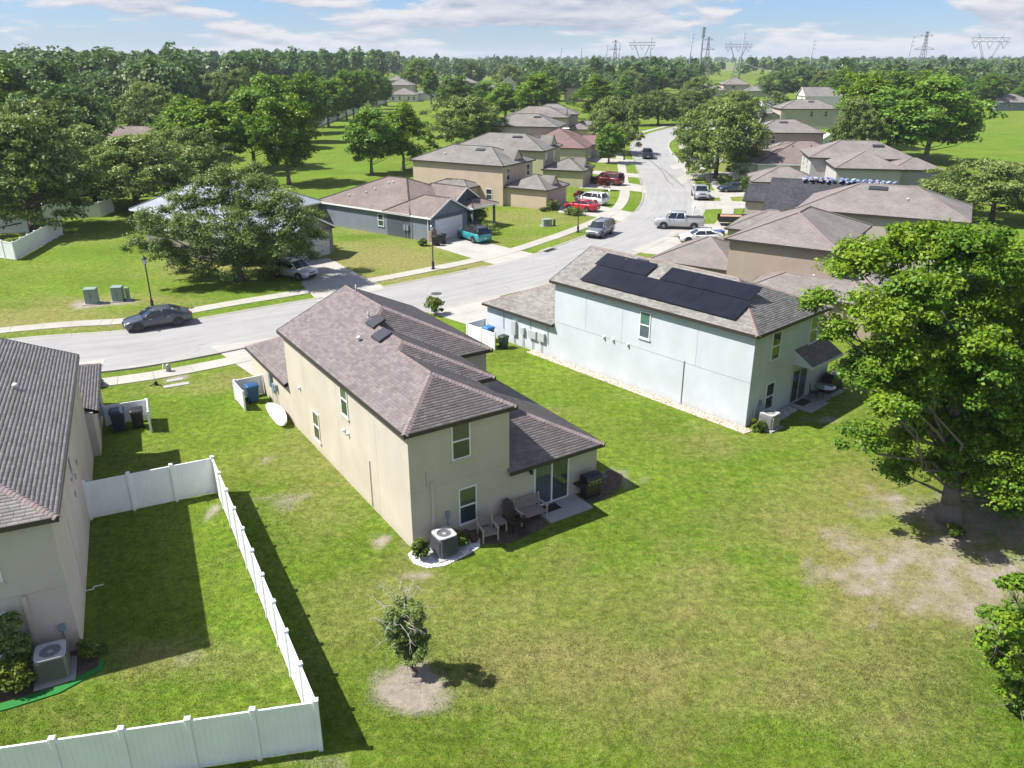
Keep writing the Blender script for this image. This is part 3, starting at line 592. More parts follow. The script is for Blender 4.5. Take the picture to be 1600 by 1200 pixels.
class House:
    def __init__(self, name, label, fr, roofm, wallm, near=False, capm=None, trim=None, group=None):
        self.t = thing(name, label, 'house', (fr[0], fr[1], 0), fr[2], group); self.fr = fr; self.near = near
        self.roofm = roofm; self.wallm = wallm; self.capm = capm or roofm; self.trim = trim or DARKTRIM; self.k = 0
    def wall(self, x0, x1, y0, y1, z0, z1, m=None):
        return MB().box(x0, x1, y0, y1, z0, z1).build('wall', m or self.wallm, self.t)
    def gable_wall(self, poly, m=None):
        """a flat triangle of wall under a gable, given 6 cm of depth"""
        p = [Vector(q) for q in poly]; n = (p[1] - p[0]).cross(p[2] - p[0]).normalized() * 0.06
        MB().add([tuple(q - n) for q in p] + [tuple(q) for q in p], [(3, 4, 5), (2, 1, 0), (0, 1, 4, 3), (1, 2, 5, 4), (2, 0, 3, 5)]).build('gable', m or self.wallm, self.t)
    def roof(self, planes, ridges, eaves, soffit=None, fz=None):
        """planes: polygons; eaves: plan lines for the fascia (zt taken from first point)"""
        r = roof_skin('roof', planes, self.roofm if not self.near else DARKTRIM, self.t, soffit, 0.004 if self.near else 0)
        if self.near: shingles(planes, self.roofm, r)
        if ridges and self.near: ridge_caps(ridges, self.capm, r)
        elif ridges:
            mb = MB()
            for a, b in ridges: mb.tube([a, b], 0.09, 5)
            mb.build('ridge_cap', self.capm, r)
        if eaves:
            mb = MB()
            for a, b in eaves:
                if abs(a[2] - b[2]) < 1e-3: fascia_box(mb, a, b, a[2])
                else:   # raking verge board
                    d = (Vector(b) - Vector(a)); s = Vector((d.y, -d.x, 0)).normalized() * 0.04; up = Vector((0, 0, 0.02)); dn = Vector((0, 0, -0.17)); A = Vector(a); B = Vector(b)
                    mb.add([A + up, B + up, B + dn, A + dn, A + up + s, B + up + s, B + dn + s, A + dn + s], [(0, 1, 2, 3), (7, 6, 5, 4), (0, 4, 5, 1), (1, 5, 6, 2), (2, 6, 7, 3), (3, 7, 4, 0)])
            mb.build('fascia', self.trim, r)
        return r
    def block(self, x0, x1, y0, y1, ze, s=0.44, oh=0.3, z0=-0.1, g0=False, g1=False, walls=True):
        if walls: self.wall(x0, x1, y0, y1, z0, ze - 0.02)
        e = (x0 - oh, x1 + oh, y0 - oh, y1 + oh); self.k += 1; zz = ze + 0.003 * self.k
        pl, rl, ends = hip(*e, zz, s, g0, g1); c = [(e[0], e[2], zz), (e[1], e[2], zz), (e[1], e[3], zz), (e[0], e[3], zz)]
        alongy = (e[1] - e[0]) <= (e[3] - e[2]); ev = []
        for i in range(4):
            a, b = c[i], c[(i + 1) % 4]; end = (i == 0 and alongy and g0) or (i == 2 and alongy and g1) or (i == 3 and not alongy and g0) or (i == 1 and not alongy and g1)
            if not end: ev.append((a, b))
        for t in ends: ev += [(t[0], t[2]), (t[2], t[1])]; 
        so = [[(p[0], p[1], ze - 0.14 + 0.002 * self.k) for p in c]]
        r = self.roof(pl, rl, ev, so)
        for t in ends:
            ins = Vector((0, 0, 0)); cx = Vector(((e[0] + e[1]) / 2, (e[2] + e[3]) / 2, 0)); m = (Vector(t[0]) + Vector(t[1])) / 2; d = (cx - m); d.z = 0
            d = d.normalized() * oh; sc = 1 - oh / max((Vector(t[1]) - Vector(t[0])).length / 2, .1)
            q = [Vector(t[0]) + d, Vector(t[1]) + d, Vector(t[2]) + d]; mm = (q[0] + q[1]) / 2
            q = [mm + (q[0] - mm) * sc, mm + (q[1] - mm) * sc, Vector((mm.x, mm.y, q[2].z - s * oh * 0.6))]
            self.gable_wall([tuple(k) for k in q])
        return r
    def on(self, face, x, z, d=0.0):
        """point on a named wall face: ('y',y0,-1): wall plane y=y0 facing -y, x runs along +x; ('x',x0,-1): plane x=x0, coordinate runs along +y"""
        ax, c, sg = face
        return Vector((x, c + sg * d, z)) if ax == 'y' else Vector((c + sg * d, x, z))
    def slab_on(self, mb, face, a, b, z0, z1, d0, d1, m=0):
        ax, c, sg = face; lo, hi = sorted((c + sg * d0, c + sg * d1))
        if ax == 'y': mb.box(a, b, lo, hi, z0, z1, m)
        else: mb.box(lo, hi, a, b, z0, z1, m)
        return mb
    def window(self, face, a, b, z0, z1, upper=None, lower=None, frame=None, split=True, sill=True, fw=0.06):
        f = MB(); self.slab_on(f, face, a, a + fw, z0, z1, -0.03, 0.045); self.slab_on(f, face, b - fw, b, z0, z1, -0.03, 0.045)
        self.slab_on(f, face, a + fw, b - fw, z1 - fw, z1, -0.03, 0.045); self.slab_on(f, face, a + fw, b - fw, z0, z0 + fw, -0.03, 0.045)
        zm = (z0 + z1) / 2
        if split: self.slab_on(f, face, a + fw, b - fw, zm - 0.035, zm + 0.035, -0.03, 0.04)
        w = f.build('window', frame or WHITE, self.t)
        if split:
            self.slab_on(MB(), face, a + fw, b - fw, zm + 0.035, z1 - fw, -0.02, 0.018).build('pane', upper or GLASS, w)
            self.slab_on(MB(), face, a + fw, b - fw, z0 + fw, zm - 0.035, -0.02, 0.012).build('pane', lower or GLASS, w)
        else: self.slab_on(MB(), face, a + fw, b - fw, z0 + fw, z1 - fw, -0.02, 0.012).build('pane', lower or GLASS, w)
        if sill: self.slab_on(MB(), face, a - 0.06, b + 0.06, z0 - 0.09, z0 - 0.004, -0.03, 0.075).build('sill', self.wallm, w)
        return w
    def garage_door(self, face, a, b, z1=2.15, col=None, rows=4, cols=4):
        m = col or WHITE; f = MB(); self.slab_on(f, face, a - .1, a, 0, z1 + .1, -.02, .04); self.slab_on(f, face, b, b + .1, 0, z1 + .1, -.02, .04); self.slab_on(f, face, a, b, z1, z1 + .1, -.02, .04)
        g = f.build('garage_door', m, self.t)
        for r in range(rows):
            mb = MB(); za = z1 * r / rows; zb = z1 * (r + 1) / rows; self.slab_on(mb, face, a + .002, b - .002, za + .008, zb - .008, -.02, .012)
            for c in range(cols):
                xa = a + (b - a) * c / cols; xb = a + (b - a) * (c + 1) / cols; self.slab_on(mb, face, xa + .12, xb - .12, za + .1, zb - .1, .012, .024)
            mb.build('door_panel', m, g)
    def pipe_vent(self, x, y, z, h=0.35, r=0.05, m=None, name='vent_pipe'):
        MB().cyl((x, y, z - 0.2), (x, y, z + h), r, r, 8).cyl((x, y, z - .02), (x, y, z + .06), r * 2.2, r * 1.2, 10).build(name, m or STEEL, self.t, True)
    def low_vent(self, x, y, z, s, axis='x', L=0.85, Wd=0.55, m=None):
        """a box vent lying on the roof slope; axis is the horizontal direction in which the roof rises, s its signed slope"""
        mb = MB().bev(-L / 2, L / 2, -Wd / 2, Wd / 2, 0.0, 0.13, 0.02)
        for k in range(3): mb.box(-L / 2 - .012, L / 2 + .012, -Wd / 2 - .02, -Wd / 2 + .0, .02 + .035 * k, .04 + .035 * k)
        M = (Matrix.Rotation(math.atan(s), 4, 'X') if axis == 'y' else Matrix.Rotation(-R(90), 4, 'Z') @ Matrix.Rotation(math.atan(s), 4, 'X'))
        mb.xf(Matrix.Translation((x, y, z)) @ M).build('roof_vent', m or plain('roof_vent_metal', (.035, .036, .045), .45), self.t)
    def dome(self, x, y, z, r=.11, m=None):
        MB().lathe([(r * .5, 0), (r * .5, .14), (r, .15), (r * .9, .22), (r * .4, .27)], (x, y, z), 12).build('roof_vent', m or WHITE, self.t, True)

SH_BROWN = shingle('shingle_brown', (0.138, 0.120, 0.120), (0.182, 0.161, 0.161), (0.240, 0.214, 0.213))
CAP_PINK = shingle('ridge_pink', (0.185, 0.150, 0.148), (0.225, 0.186, 0.183), (0.265, 0.222, 0.218))
SH_GREY = shingle('shingle_grey', (0.150, 0.145, 0.136), (0.220, 0.212, 0.200), (0.300, 0.288, 0.272))
SH_TAUPE = shingle('shingle_taupe', (0.235, 0.215, 0.202), (0.300, 0.278, 0.264), (0.370, 0.345, 0.330))
CREAM = stucco('stucco_cream', (0.515, 0.474, 0.392)); PALEBLUE = stucco('stucco_pale_blue', (0.520, 0.558, 0.612), 0.12); GREIGE = stucco('stucco_greige', (0.50, 0.455, 0.415), 0.35)
# ------------------------------------------------------------------ cream two-storey house in the middle
def cream_house():
    H = House('cream_house', 'cream two-storey house with brown shingle roof in the middle of the view', _yh, SH_BROWN, CREAM, True, CAP_PINK)
    s, oh, ze, z1 = 0.46, 0.23, 5.45, 2.36; W1, W2_, Lm, L = 9.65, 4.76, 14.95, 22.2
    hb, yb = 3.10, 3.05; hc, yc = 4.05, 6.35
    H.wall(0, W2_, 0, Lm, -.1, ze - .02); H.wall(W2_ - .5, 2 * hb - 2 * oh, yb + oh, Lm - .004, 2.0, ze - .024); H.wall(W2_ - .4, 2 * hc - 2 * oh, yc + oh, Lm - .008, 2.0, ze - .028)
    H.wall(W2_ - .3, W1, 0.004, Lm - 1.0, -.1, z1 - .02); H.wall(.004, W1 - 2.2, Lm - .4, L, -.1, z1 - .02)
    ha = W2_ / 2 + oh; x0 = -oh; yf = Lm + oh
    A = (x0 + ha, -oh + ha, ze + s * ha); B = (x0 + hb, yb + hb, ze + s * hb); C = (x0 + hc, yc + hc, ze + s * hc); Dm = (x0 + hc, yf, ze + s * hc)
    def hipy(y0, h): return y0 + h                       # hip b starts at its own rear eave corner
    Aj = (x0 + ha, yb + ha, ze + s * ha); Bj = (x0 + hb, yc + hb, ze + s * hb)
    left = [(x0, yf, ze), (x0, -oh, ze), A, Aj, B, Bj, C, Dm]
    rear_a = [(x0, -oh, ze), (x0 + 2 * ha, -oh, ze), A]; right_a = [(x0 + 2 * ha, -oh, ze), (x0 + 2 * ha, yb, ze), Aj, A]
    rear_b = [(x0 + 2 * ha, yb, ze), (x0 + 2 * hb, yb, ze), B, Aj]; right_b = [(x0 + 2 * hb, yb, ze), (x0 + 2 * hb, yc, ze), Bj, B]
    rear_c = [(x0 + 2 * hb, yc, ze), (x0 + 2 * hc, yc, ze), C, Bj]; right_c = [(x0 + 2 * hc, yc, ze), (x0 + 2 * hc, yf, ze), Dm, C]
    E = [((x0, yf, ze), (x0, -oh, ze)), ((x0, -oh, ze), (x0 + 2 * ha, -oh, ze)), ((x0 + 2 * ha, -oh, ze), (x0 + 2 * ha, yb, ze)), ((x0 + 2 * ha, yb, ze), (x0 + 2 * hb, yb, ze)), ((x0 + 2 * hb, yb, ze), (x0 + 2 * hb, yc, ze)),
         ((x0 + 2 * hb, yc, ze), (x0 + 2 * hc, yc, ze)), ((x0 + 2 * hc, yc, ze), (x0 + 2 * hc, yf, ze)), ((x0 + 2 * hc, yf, ze), Dm), (Dm, (x0, yf, ze))]
    zs = ze - .15; sof = [[(x0, -oh, zs), (x0 + 2 * ha, -oh, zs), (x0 + 2 * ha, yf, zs), (x0, yf, zs)], [(x0 + 2 * ha, yb, zs), (x0 + 2 * hb, yb, zs), (x0 + 2 * hb, yf, zs), (x0 + 2 * ha, yf, zs)], [(x0 + 2 * hb, yc, zs), (x0 + 2 * hc, yc, zs), (x0 + 2 * hc, yf, zs), (x0 + 2 * hb, yf, zs)]]
    H.roof([left, rear_a, right_a, rear_b, right_b, rear_c, right_c], [((x0, -oh, ze), A), ((x0 + 2 * ha, -oh, ze), A), (A, Aj), (Aj, B), ((x0 + 2 * hb, yb, ze), B), (B, Bj), (Bj, C), ((x0 + 2 * hc, yc, ze), C), (C, Dm)], E, sof)
    H.gable_wall([(2 * hc - 2 * oh, Lm, ze), (0, Lm, ze), (hc - oh, Lm, ze + s * hc - .15)])
    # one-storey wing at the rear right, leaning on the upper storey
    xr = W1 + oh; k = xr - W2_ + .1; zt = z1 + s * k; yl = Lm - 0.8
    P0 = (W2_ - .1, -oh, z1); P1 = (xr, -oh, z1); P2 = (xr, yl, z1); Q = (W2_ - .1, -oh + k, zt)
    H.roof([[P0, P1, Q], [P1, P2, (W2_ - .1, yl, zt), Q]], [(P1, Q)], [(P0, P1), (P1, P2)], [[(W2_ + .01, -oh, z1 - .15), (xr, -oh, z1 - .15), (xr, yl, z1 - .15), (W2_ + .01, yl, z1 - .15)]])
    # garage at the front
    gx = W1 - 2.2 + oh; g = (gx + oh) / 2; a = (-oh, Lm + .02, z1); b = (-oh, L + oh, z1); c = (gx, L + oh, z1); d = (gx, Lm + .02, z1); ap = (g - oh, L + oh - g, z1 + s * g); bp = (g - oh, Lm + .02, z1 + s * g)
    H.roof([[b, a, bp, ap], [c, b, ap], [d, c, ap, bp]], [(b, ap), (c, ap), (ap, bp)], [(b, a), (c, b), (d, c)], [[(-oh, Lm + .02, z1 - .15), (gx, Lm + .02, z1 - .15), (gx, L + oh, z1 - .15), (-oh, L + oh, z1 - .15)]])
    rear = ('y', 0.0, -1); side = ('x', 0.0, -1)
    H.window(rear, 1.94, 2.83, 3.62, 5.30, BLIND, GLASS); H.window(rear, 2.20, 3.08, 0.45, 2.20, BLIND, GLASS)
    H.window(side, 6.15, 6.95, 3.62, 5.28, BLIND, GLASS); H.window(side, 10.4, 11.25, 0.62, 2.22, BLIND, GLASS)
    H.garage_door(('y', L, 1), 1.0, 5.9)
    # sliding glass door
    f = MB()
    for a_, b_ in ((6.06, 6.13), (6.99, 7.07), (7.92, 7.99)): H.slab_on(f, rear, a_, b_, .05, 2.16, -.03, .05)
    H.slab_on(f, rear, 6.13, 7.92, 2.09, 2.16, -.03, .048); H.slab_on(f, rear, 6.13, 7.92, .05, .12, -.03, .06)
    dr = f.build('sliding_door', WHITE, H.t)
    H.slab_on(MB(), rear, 6.13, 6.99, .12, 2.09, -.02, .02).build('pane', CURTAIN, dr); H.slab_on(MB(), rear, 7.07, 7.92, .12, 2.09, -.02, .012).build('pane', GLASS, dr)
    # refrigerant line cover, disconnect box, conduit, lamp
    H.slab_on(MB(), rear, .90, 1.03, .3, 2.95, -.01, .08).build('line_cover', CREAM, H.t)
    bx = H.slab_on(MB(), rear, 1.56, 1.74, 1.05, 1.34, -.01, .09).build('disconnect_box', plain('box_grey', (.20, .26, .30), .5), H.t)
    MB().cyl((1.65, -.04, .2), (1.65, -.04, 1.06), .022).build('conduit', STEEL, bx)
    lm = H.slab_on(MB(), rear, 5.80, 5.90, 1.95, 2.12, -.01, .05).lathe([(.03, 0), (.07, .02), (.06, .16), (.03, .2)], (5.85, -.13, 1.88), 10).build('wall_lamp', BLACK, H.t)
    H.slab_on(MB(), rear, .72, .745, 2.75, 3.5, -.01, .006).build('control_joint', plain('joint_dark', (.25, .22, .17), .9), H.t)  # short upright joint, a thin strip in a darker tone
    jm = plain('joint_line', (.42, .37, .27), .9)
    for fc, q0, q1 in ((rear, .02, W2_), (side, .02, L - .1)):
        H.slab_on(MB(), fc, q0, q1, 2.66, 2.675, -.01, .004).build('control_joint', jm, H.t)
    for yy in (3.2, 7.6, 12.2): H.slab_on(MB(), side, yy, yy + .014, .0, 5.2, -.01, .0035).build('control_joint', jm, H.t)
    for yy, zz in ((12.94, 2.83), (6.82, 2.80), (6.35, 2.80)):
        H.slab_on(MB(), side, yy - .09, yy + .09, zz - .1, zz + .1, -.01, .03).lathe([(.07, -.06), (.08, .05)], (-.07, yy, zz), 10).build('dryer_vent', PVC, H.t)
    MB().cyl((-.03, 4.02, .1), (-.03, 4.02, 2.42), .018).build('lightning_rod', STEEL, H.t)
    # service panels at the garage corner
    for yy, z0, z1_, w in ((18.0, 1.15, 2.0, .32), (17.45, .95, 1.5, .3), (17.1, 1.2, 1.55, .22)):
        m = H.slab_on(MB(), side, yy, yy + w, z0, z1_, -.01, .16).build('electric_meter', plain('box_grey', (.20, .26, .30), .5), H.t)
        MB().cyl((-.06, yy + w / 2, .1), (-.06, yy + w / 2, z0), .025).build('conduit', PVC, m)
    sl = lambda x: ze + s * (x + oh)
    for y_, x_ in ((9.2, 2.95), (7.65, 2.55)): H.low_vent(x_, y_, sl(x_) + .02, s, 'x', .95, .75)
    H.pipe_vent(2.95, 10.1, sl(2.95)); H.dome(1.75, 8.6, sl(1.75)); H.pipe_vent(3.8, 13.6, sl(3.8) - .1, .5); H.pipe_vent(8.4, 8.6, z1 + s * (xr - 8.4), .3, .04, BLACK)
    H.window(('x', 2 * hc - 2 * oh, 1), 9.2, 10.1, 3.4, 4.9); H.window(('y', Lm, 1), 3.2, 4.6, 3.4, 4.9); H.window(('y', L, 1), 6.3, 7.1, .8, 2.1)
    return H
CH = cream_house()
# ------------------------------------------------------------------ pale blue house with the solar roof
def blue_house():
    H = House('blue_house', 'pale blue two-storey house with black solar panels on a grey roof', _bh, SH_GREY, PALEBLUE, True, shingle('ridge_taupe', (.20, .165, .15), (.245, .20, .185), (.29, .24, .22)))
    ze, z1, s, oh = 5.45, 2.42, .42, .27; Wd, L = 7.4, 14.9
    H.block(0, Wd, 0, L, ze, s, oh, g1=True)
    # rear right one-storey wing and the porch canopy
    H.wall(Wd - .3, Wd + 1.5, 0.004, 9.0, -.1, z1 - .02)
    xr = Wd + 1.5 + oh; P = [(Wd - .05, -oh, z1), (xr, -oh, z1), (xr, 9.3, z1), (Wd - .05, 9.3, z1 + s * (xr - Wd + .05)), (Wd - .05, -oh + (xr - Wd + .05), z1 + s * (xr - Wd + .05))]
    H.roof([[P[0], P[1], P[4]], [P[1], P[2], P[3], P[4]]], [(P[1], P[4])], [(P[0], P[1]), (P[1], P[2])], [[(p[0], p[1], z1 - .15) for p in (P[0], P[1], P[2], (Wd - .05, 9.3, 0))]])
    # garage
    yg = L + 6.9; a, b, c, d = (-oh, L + .02, z1), (-oh, yg + oh, z1), (6.4 + oh, yg + oh, z1), (6.4 + oh, L + .02, z1); g = (6.4 + 2 * oh) / 2; ap = (3.2, yg + oh - g, z1 + s * g); bp = (3.2, L + .02, z1 + s * g)
    H.wall(.004, 6.4, L - .3, yg, -.1, z1 - .02)
    H.roof([[b, a, bp, ap], [c, b, ap], [d, c, ap, bp]], [(b, ap), (c, ap), (ap, bp)], [(b, a), (c, b), (d, c)], [[(-oh, L + .02, z1 - .15), (6.4 + oh, L + .02, z1 - .15), (6.4 + oh, yg + oh, z1 - .15), (-oh, yg + oh, z1 - .15)]])
    rear = ('y', 0., -1); side = ('x', 0., -1)
    H.window(rear, 1.75, 2.65, 3.45, 5.1); H.window(rear, 5.85, 6.75, 3.5, 5.1); H.window(rear, 1.75, 2.62, .45, 2.1)
    H.window(side, 6.95, 7.75, 3.35, 5.0, mat('window_green', _blind, (.10, .22, .17)), CURTAIN)
    H.garage_door(('y', yg, 1), .8, 5.6)
    f = MB()
    for a_, b_ in ((4.55, 4.62), (5.35, 5.42), (6.2, 6.27)): H.slab_on(f, rear, a_, b_, .05, 2.14, -.03, .05)
    H.slab_on(f, rear, 4.62, 6.2, 2.07, 2.14, -.03, .048); H.slab_on(f, rear, 4.62, 6.2, .05, .12, -.03, .06)
    dr = f.build('sliding_door', plain('bronze_frame', (.42, .40, .36), .5), H.t)
    H.slab_on(MB(), rear, 4.62, 5.35, .12, 2.07, -.02, .02).build('pane', GLASS, dr); H.slab_on(MB(), rear, 5.42, 6.2, .12, 2.07, -.02, .012).build('pane', CURTAIN, dr)
    # canopy over the door
    cz = 2.75; cv = [(4.4, 0.0, cz + .75), (7.9, 0.0, cz + .75), (7.9, -1.25, cz), (4.4, -1.25, cz)]
    r = roof_skin('canopy', [[cv[3], cv[2], cv[1], cv[0]]], DARKTRIM, H.t, [[(4.4, -1.25, cz - .12), (7.9, -1.25, cz - .12), (7.9, 0, cz - .12), (4.4, 0, cz - .12)]])
    shingles([[cv[3], cv[2], cv[1], cv[0]]], SH_BROWN, r)
    MB().box(4.4, 7.9, -1.28, -1.25, cz - .14, cz + .02).add([(4.39, 0, cz + .72), (4.39, -1.25, cz - .02), (4.39, -1.25, cz - .12), (4.39, 0, cz - .12), (4.46, 0, cz + .72), (4.46, -1.25, cz - .02), (4.46, -1.25, cz - .12), (4.46, 0, cz - .12)], [(0, 1, 2, 3), (7, 6, 5, 4), (0, 4, 5, 1), (1, 5, 6, 2), (2, 6, 7, 3), (3, 7, 4, 0)]).build('fascia', PALEBLUE, r)
    H.slab_on(MB(), rear, .72, .85, .3, 2.9, -.01, .08).build('line_cover', PALEBLUE, H.t)
    H.slab_on(MB(), rear, 1.15, 1.3, 1.0, 1.3, -.01, .09).build('disconnect_box', plain('box_teal', (.16, .26, .30), .5), H.t)
    jm = plain('joint_blue', (.30, .35, .38), .9)
    H.slab_on(MB(), side, .02, L, 2.62, 2.65, -.01, .006).build('control_joint', jm, H.t)
    for yy, za, zb in ((9.1, 2.66, 5.3), (12.1, 2.66, 5.3), (3.6, 2.66, 5.3)): H.slab_on(MB(), side, yy, yy + .02, za, zb, -.01, .005).build('control_joint', jm, H.t)
    MB().cyl((-.03, 4.35, .1), (-.03, 4.35, 2.75), .022).build('conduit', STEEL, H.t)
    for yy in (10.5, 9.75, 8.55): H.slab_on(MB(), side, yy - .09, yy + .09, 2.52, 2.74, -.01, .03).lathe([(.07, -.06), (.08, .05)], (-.08, yy, 2.66), 10).build('dryer_vent', WHITE, H.t)
    gm = plain('box_pale', (.42, .44, .46), .5)
    for yy, w, za, zb in ((18.6, .42, .75, 1.75), (17.75, .3, 1.0, 1.5), (16.55, .75, .95, 1.5), (15.75, .62, .95, 1.55)):
        m = H.slab_on(MB(), side, yy, yy + w, za, zb, -.01, .18).build('electric_box', gm, H.t); MB().cyl((-.07, yy + w / 2, .1), (-.07, yy + w / 2, za), .025).build('conduit', STEEL, m)
    for yy in (20.0, 17.2, 15.5): MB().cyl((-.05, yy, .9), (-.05, yy, 2.25), .02).build('conduit', STEEL, H.t)
    sl = lambda x: ze + .003 + s * (x + oh)
    H.low_vent(3.1, 10.4, sl(3.1) + .02, s, 'x', .9, .6); H.pipe_vent(3.0, 11.5, sl(3.0), .18, .08, BLACK)
    # solar arrays, panel by panel
    SOL = mat('solar_cells', lambda t: t.done(t.bsdf(t.mix(t.ramp(t.noise(1.2, 3, .5, t.obj()), (.3, .0), (.7, 1.0)), (.007, .007, .011), (.013, .013, .019)), .3, spec=.4, coat=.2)))
    def array(label, y0, n, x0, rows_h, pw=1.04):
        M = Matrix.Translation((0, 0, 0)); t = thing('solar_array', label, 'solar panels', (*frame_pt(_bh, 0, 0), 0), _bh[2], 'solar panels on the blue house roof')
        cs = 1 / math.sqrt(1 + s * s); run = rows_h * cs
        for i in range(n):
            ya = y0 + i * pw; P = []
            pl = MB().box(0, pw - .008, 0, rows_h - .015, 0, .04); pl.box(.012, pw - .02, .012, rows_h - .027, .0405, .044, 1)
            Mx = Matrix.Translation((x0, ya + pw, sl(x0) + .13)) @ Matrix.Rotation(-R(90), 4, 'Z') @ Matrix.Rotation(math.atan(s), 4, 'X')
            pl.xf(Mx).build('solar_panel', [BLACKMETAL, SOL], t)
        rl = MB()
        for q in (.25, .75): rl.box(-.02, n * pw - .02, rows_h * q, rows_h * q + .04, -.11, -.005)
        rl.xf(Matrix.Translation((x0, y0 + n * pw, sl(x0) + .13)) @ Matrix.Rotation(-R(90), 4, 'Z') @ Matrix.Rotation(math.atan(s), 4, 'X')).build('mounting_rail', STEEL, t)
    array('long lower row of black solar panels on the blue house roof', 1.55, 11, .28, 1.75)
    array('short upper row of black solar panels near the road end', 9.1, 4, 1.93, 1.35)
    array('upper row of black solar panels nearer the hip end', 1.75, 6, 1.93, 1.35)
    return H
BH = blue_house()
# ------------------------------------------------------------------ grey house cut by the left edge
def left_house():
    H = House('greige_house', 'greige two-storey house with grey shingle roof at the left edge', _lh, SH_TAUPE, GREIGE, True, CAP_PINK)
    H.block(-9.5, 0, 0, 16.1, 5.35, .42, .25, g1=True)
    z1 = 2.36; s = .42; oh = .25; Lm, L = 16.1, 23.2; gx0 = -7.0
    H.wall(gx0, 0.0 + .35, Lm - .3, L, -.1, z1 - .02)
    a, b, c, d = (gx0 - oh, Lm + .02, z1), (gx0 - oh, L + oh, z1), (.6, L + oh, z1), (.6, Lm + .02, z1); g = (.6 - gx0 + oh) / 2; xm = (.6 + gx0 - oh) / 2; ap = (xm, L + oh - g, z1 + s * g); bp = (xm, Lm + .02, z1 + s * g)
    H.roof([[b, a, bp, ap], [c, b, ap], [d, c, ap, bp]], [(b, ap), (c, ap), (ap, bp)], [(b, a), (c, b), (d, c)], [[(p[0], p[1], z1 - .15) for p in (a, d, c, b)]])
    side = ('x', 0., 1); rear = ('y', 0., -1)
    H.window(side, 6.3, 7.1, 3.5, 5.1); H.window(rear, -2.6, -1.7, 3.3, 4.9); H.window(rear, -2.75, -1.85, .5, 2.15)
    H.window(rear, -6.0, -4.4, .05, 2.1); H.garage_door(('y', L, 1), -5.8, -1.0)
    H.slab_on(MB(), rear, -1.35, -1.2, .3, 2.6, -.01, .08).build('line_cover', GREIGE, H.t)
    bx = H.slab_on(MB(), rear, -.55, -.33, .95, 1.2, -.01, .09).build('disconnect_box', plain('box_grey', (.20, .26, .30), .5), H.t); MB().cyl((-.44, -.04, .2), (-.44, -.04, .96), .022).build('conduit', STEEL, bx)
    jm = plain('joint_greige', (.22, .2, .18), .9)
    H.slab_on(MB(), side, 3.2, 3.22, 0, 3.4, -.01, .006).build('control_joint', jm, H.t); H.slab_on(MB(), rear, -6, -.02, 2.62, 2.64, -.01, .005).build('control_joint', plain('joint_greige2', (.36, .33, .3), .9), H.t)
    for yy, zz in ((8.9, 3.0), (7.6, 2.95), (6.5, 2.7)): H.slab_on(MB(), side, yy - .08, yy + .08, zz - .09, zz + .09, -.01, .05).build('dryer_vent', plain('vent_grey', (.35, .33, .3), .6), H.t)
    for yy, za, zb in ((19.5, .8, 1.9), (18.9, .9, 1.4)): 
        ax = MB().box(.34, .52, yy, yy + .35, za, zb).build('electric_meter', plain('box_grey', (.20, .26, .30), .5), H.t)
    MB().tube([(0, 3.0, .35), (.35, 3.0, .35), (.35, 3.05, .42), (.7, 3.05, .42)], .02).build('drain_pipe', PVC, H.t)
    H.dome(-1.7, 10.2, 5.35 + .003 + .42 * 1.95, .13)
    return H
LH = left_house()
# ------------------------------------------------------------------ neighbouring houses
FR_GREY = farroof('roof_grey', (.190, .180, .168), (.235, .224, .210)); FR_TAUPE = farroof('roof_taupe', (.200, .182, .172), (.245, .226, .215)); FR_BROWN = farroof('roof_brown', (.185, .150, .140), (.235, .195, .182))
FR_MAROON = farroof('roof_maroon', (.190, .125, .120), (.235, .160, .152)); FR_BLACK = farroof('roof_black', (.040, .042, .050), (.075, .078, .088)); FR_PALE = farroof('roof_pale', (.30, .34, .38), (.34, .38, .42))
SLATE = stucco('stucco_slate', (.175, .205, .245), .15); BEIGE = stucco('stucco_beige', (.50, .41, .31)); SAGE = stucco('stucco_sage', (.43, .41, .27)); TAUPE = stucco('stucco_taupe', (.36, .295, .245)); TAN = stucco('stucco_tan', (.44, .40, .34)); OFFW = stucco('stucco_white', (.62, .60, .56)); OLIVE = stucco('stucco_olive', (.24, .23, .18)); BRICKY = stucco('stucco_brick', (.30, .20, .17))
def fro(px, py, z, ang, dx=0.0, dy=0.0):
    p = W(px, py, z); a = R(ang); return (p.x + dx * math.cos(a) - dy * math.sin(a), p.y + dx * math.sin(a) + dy * math.cos(a), a)
def dormer(H, x, y, z, w=1.6, h=1.1, d=1.6, face=1):
    """small decorative gable on the roof, facing +x"""
    p0, p1, pk = (x, y - w / 2, z), (x, y + w / 2, z), (x, y, z + h); b0, b1, bk = (x - d, y - w / 2, z + .1), (x - d, y + w / 2, z + .1), (x - d, y, z + h)
    r = roof_skin('dormer', [[p0, b0, bk, pk], [b1, p1, pk, bk]], H.roofm, H.t); MB().add([p0, p1, pk, (x - .06, y - w / 2, z), (x - .06, y + w / 2, z), (x - .06, y, z + h)], [(0, 1, 2), (5, 4, 3), (0, 3, 4, 1), (1, 4, 5, 2), (2, 5, 3, 0)]).build('gable', H.wallm, r)
    mb = MB(); mb.tube([p0, pk, p1], .09, 4); mb.build('fascia', H.trim, r)
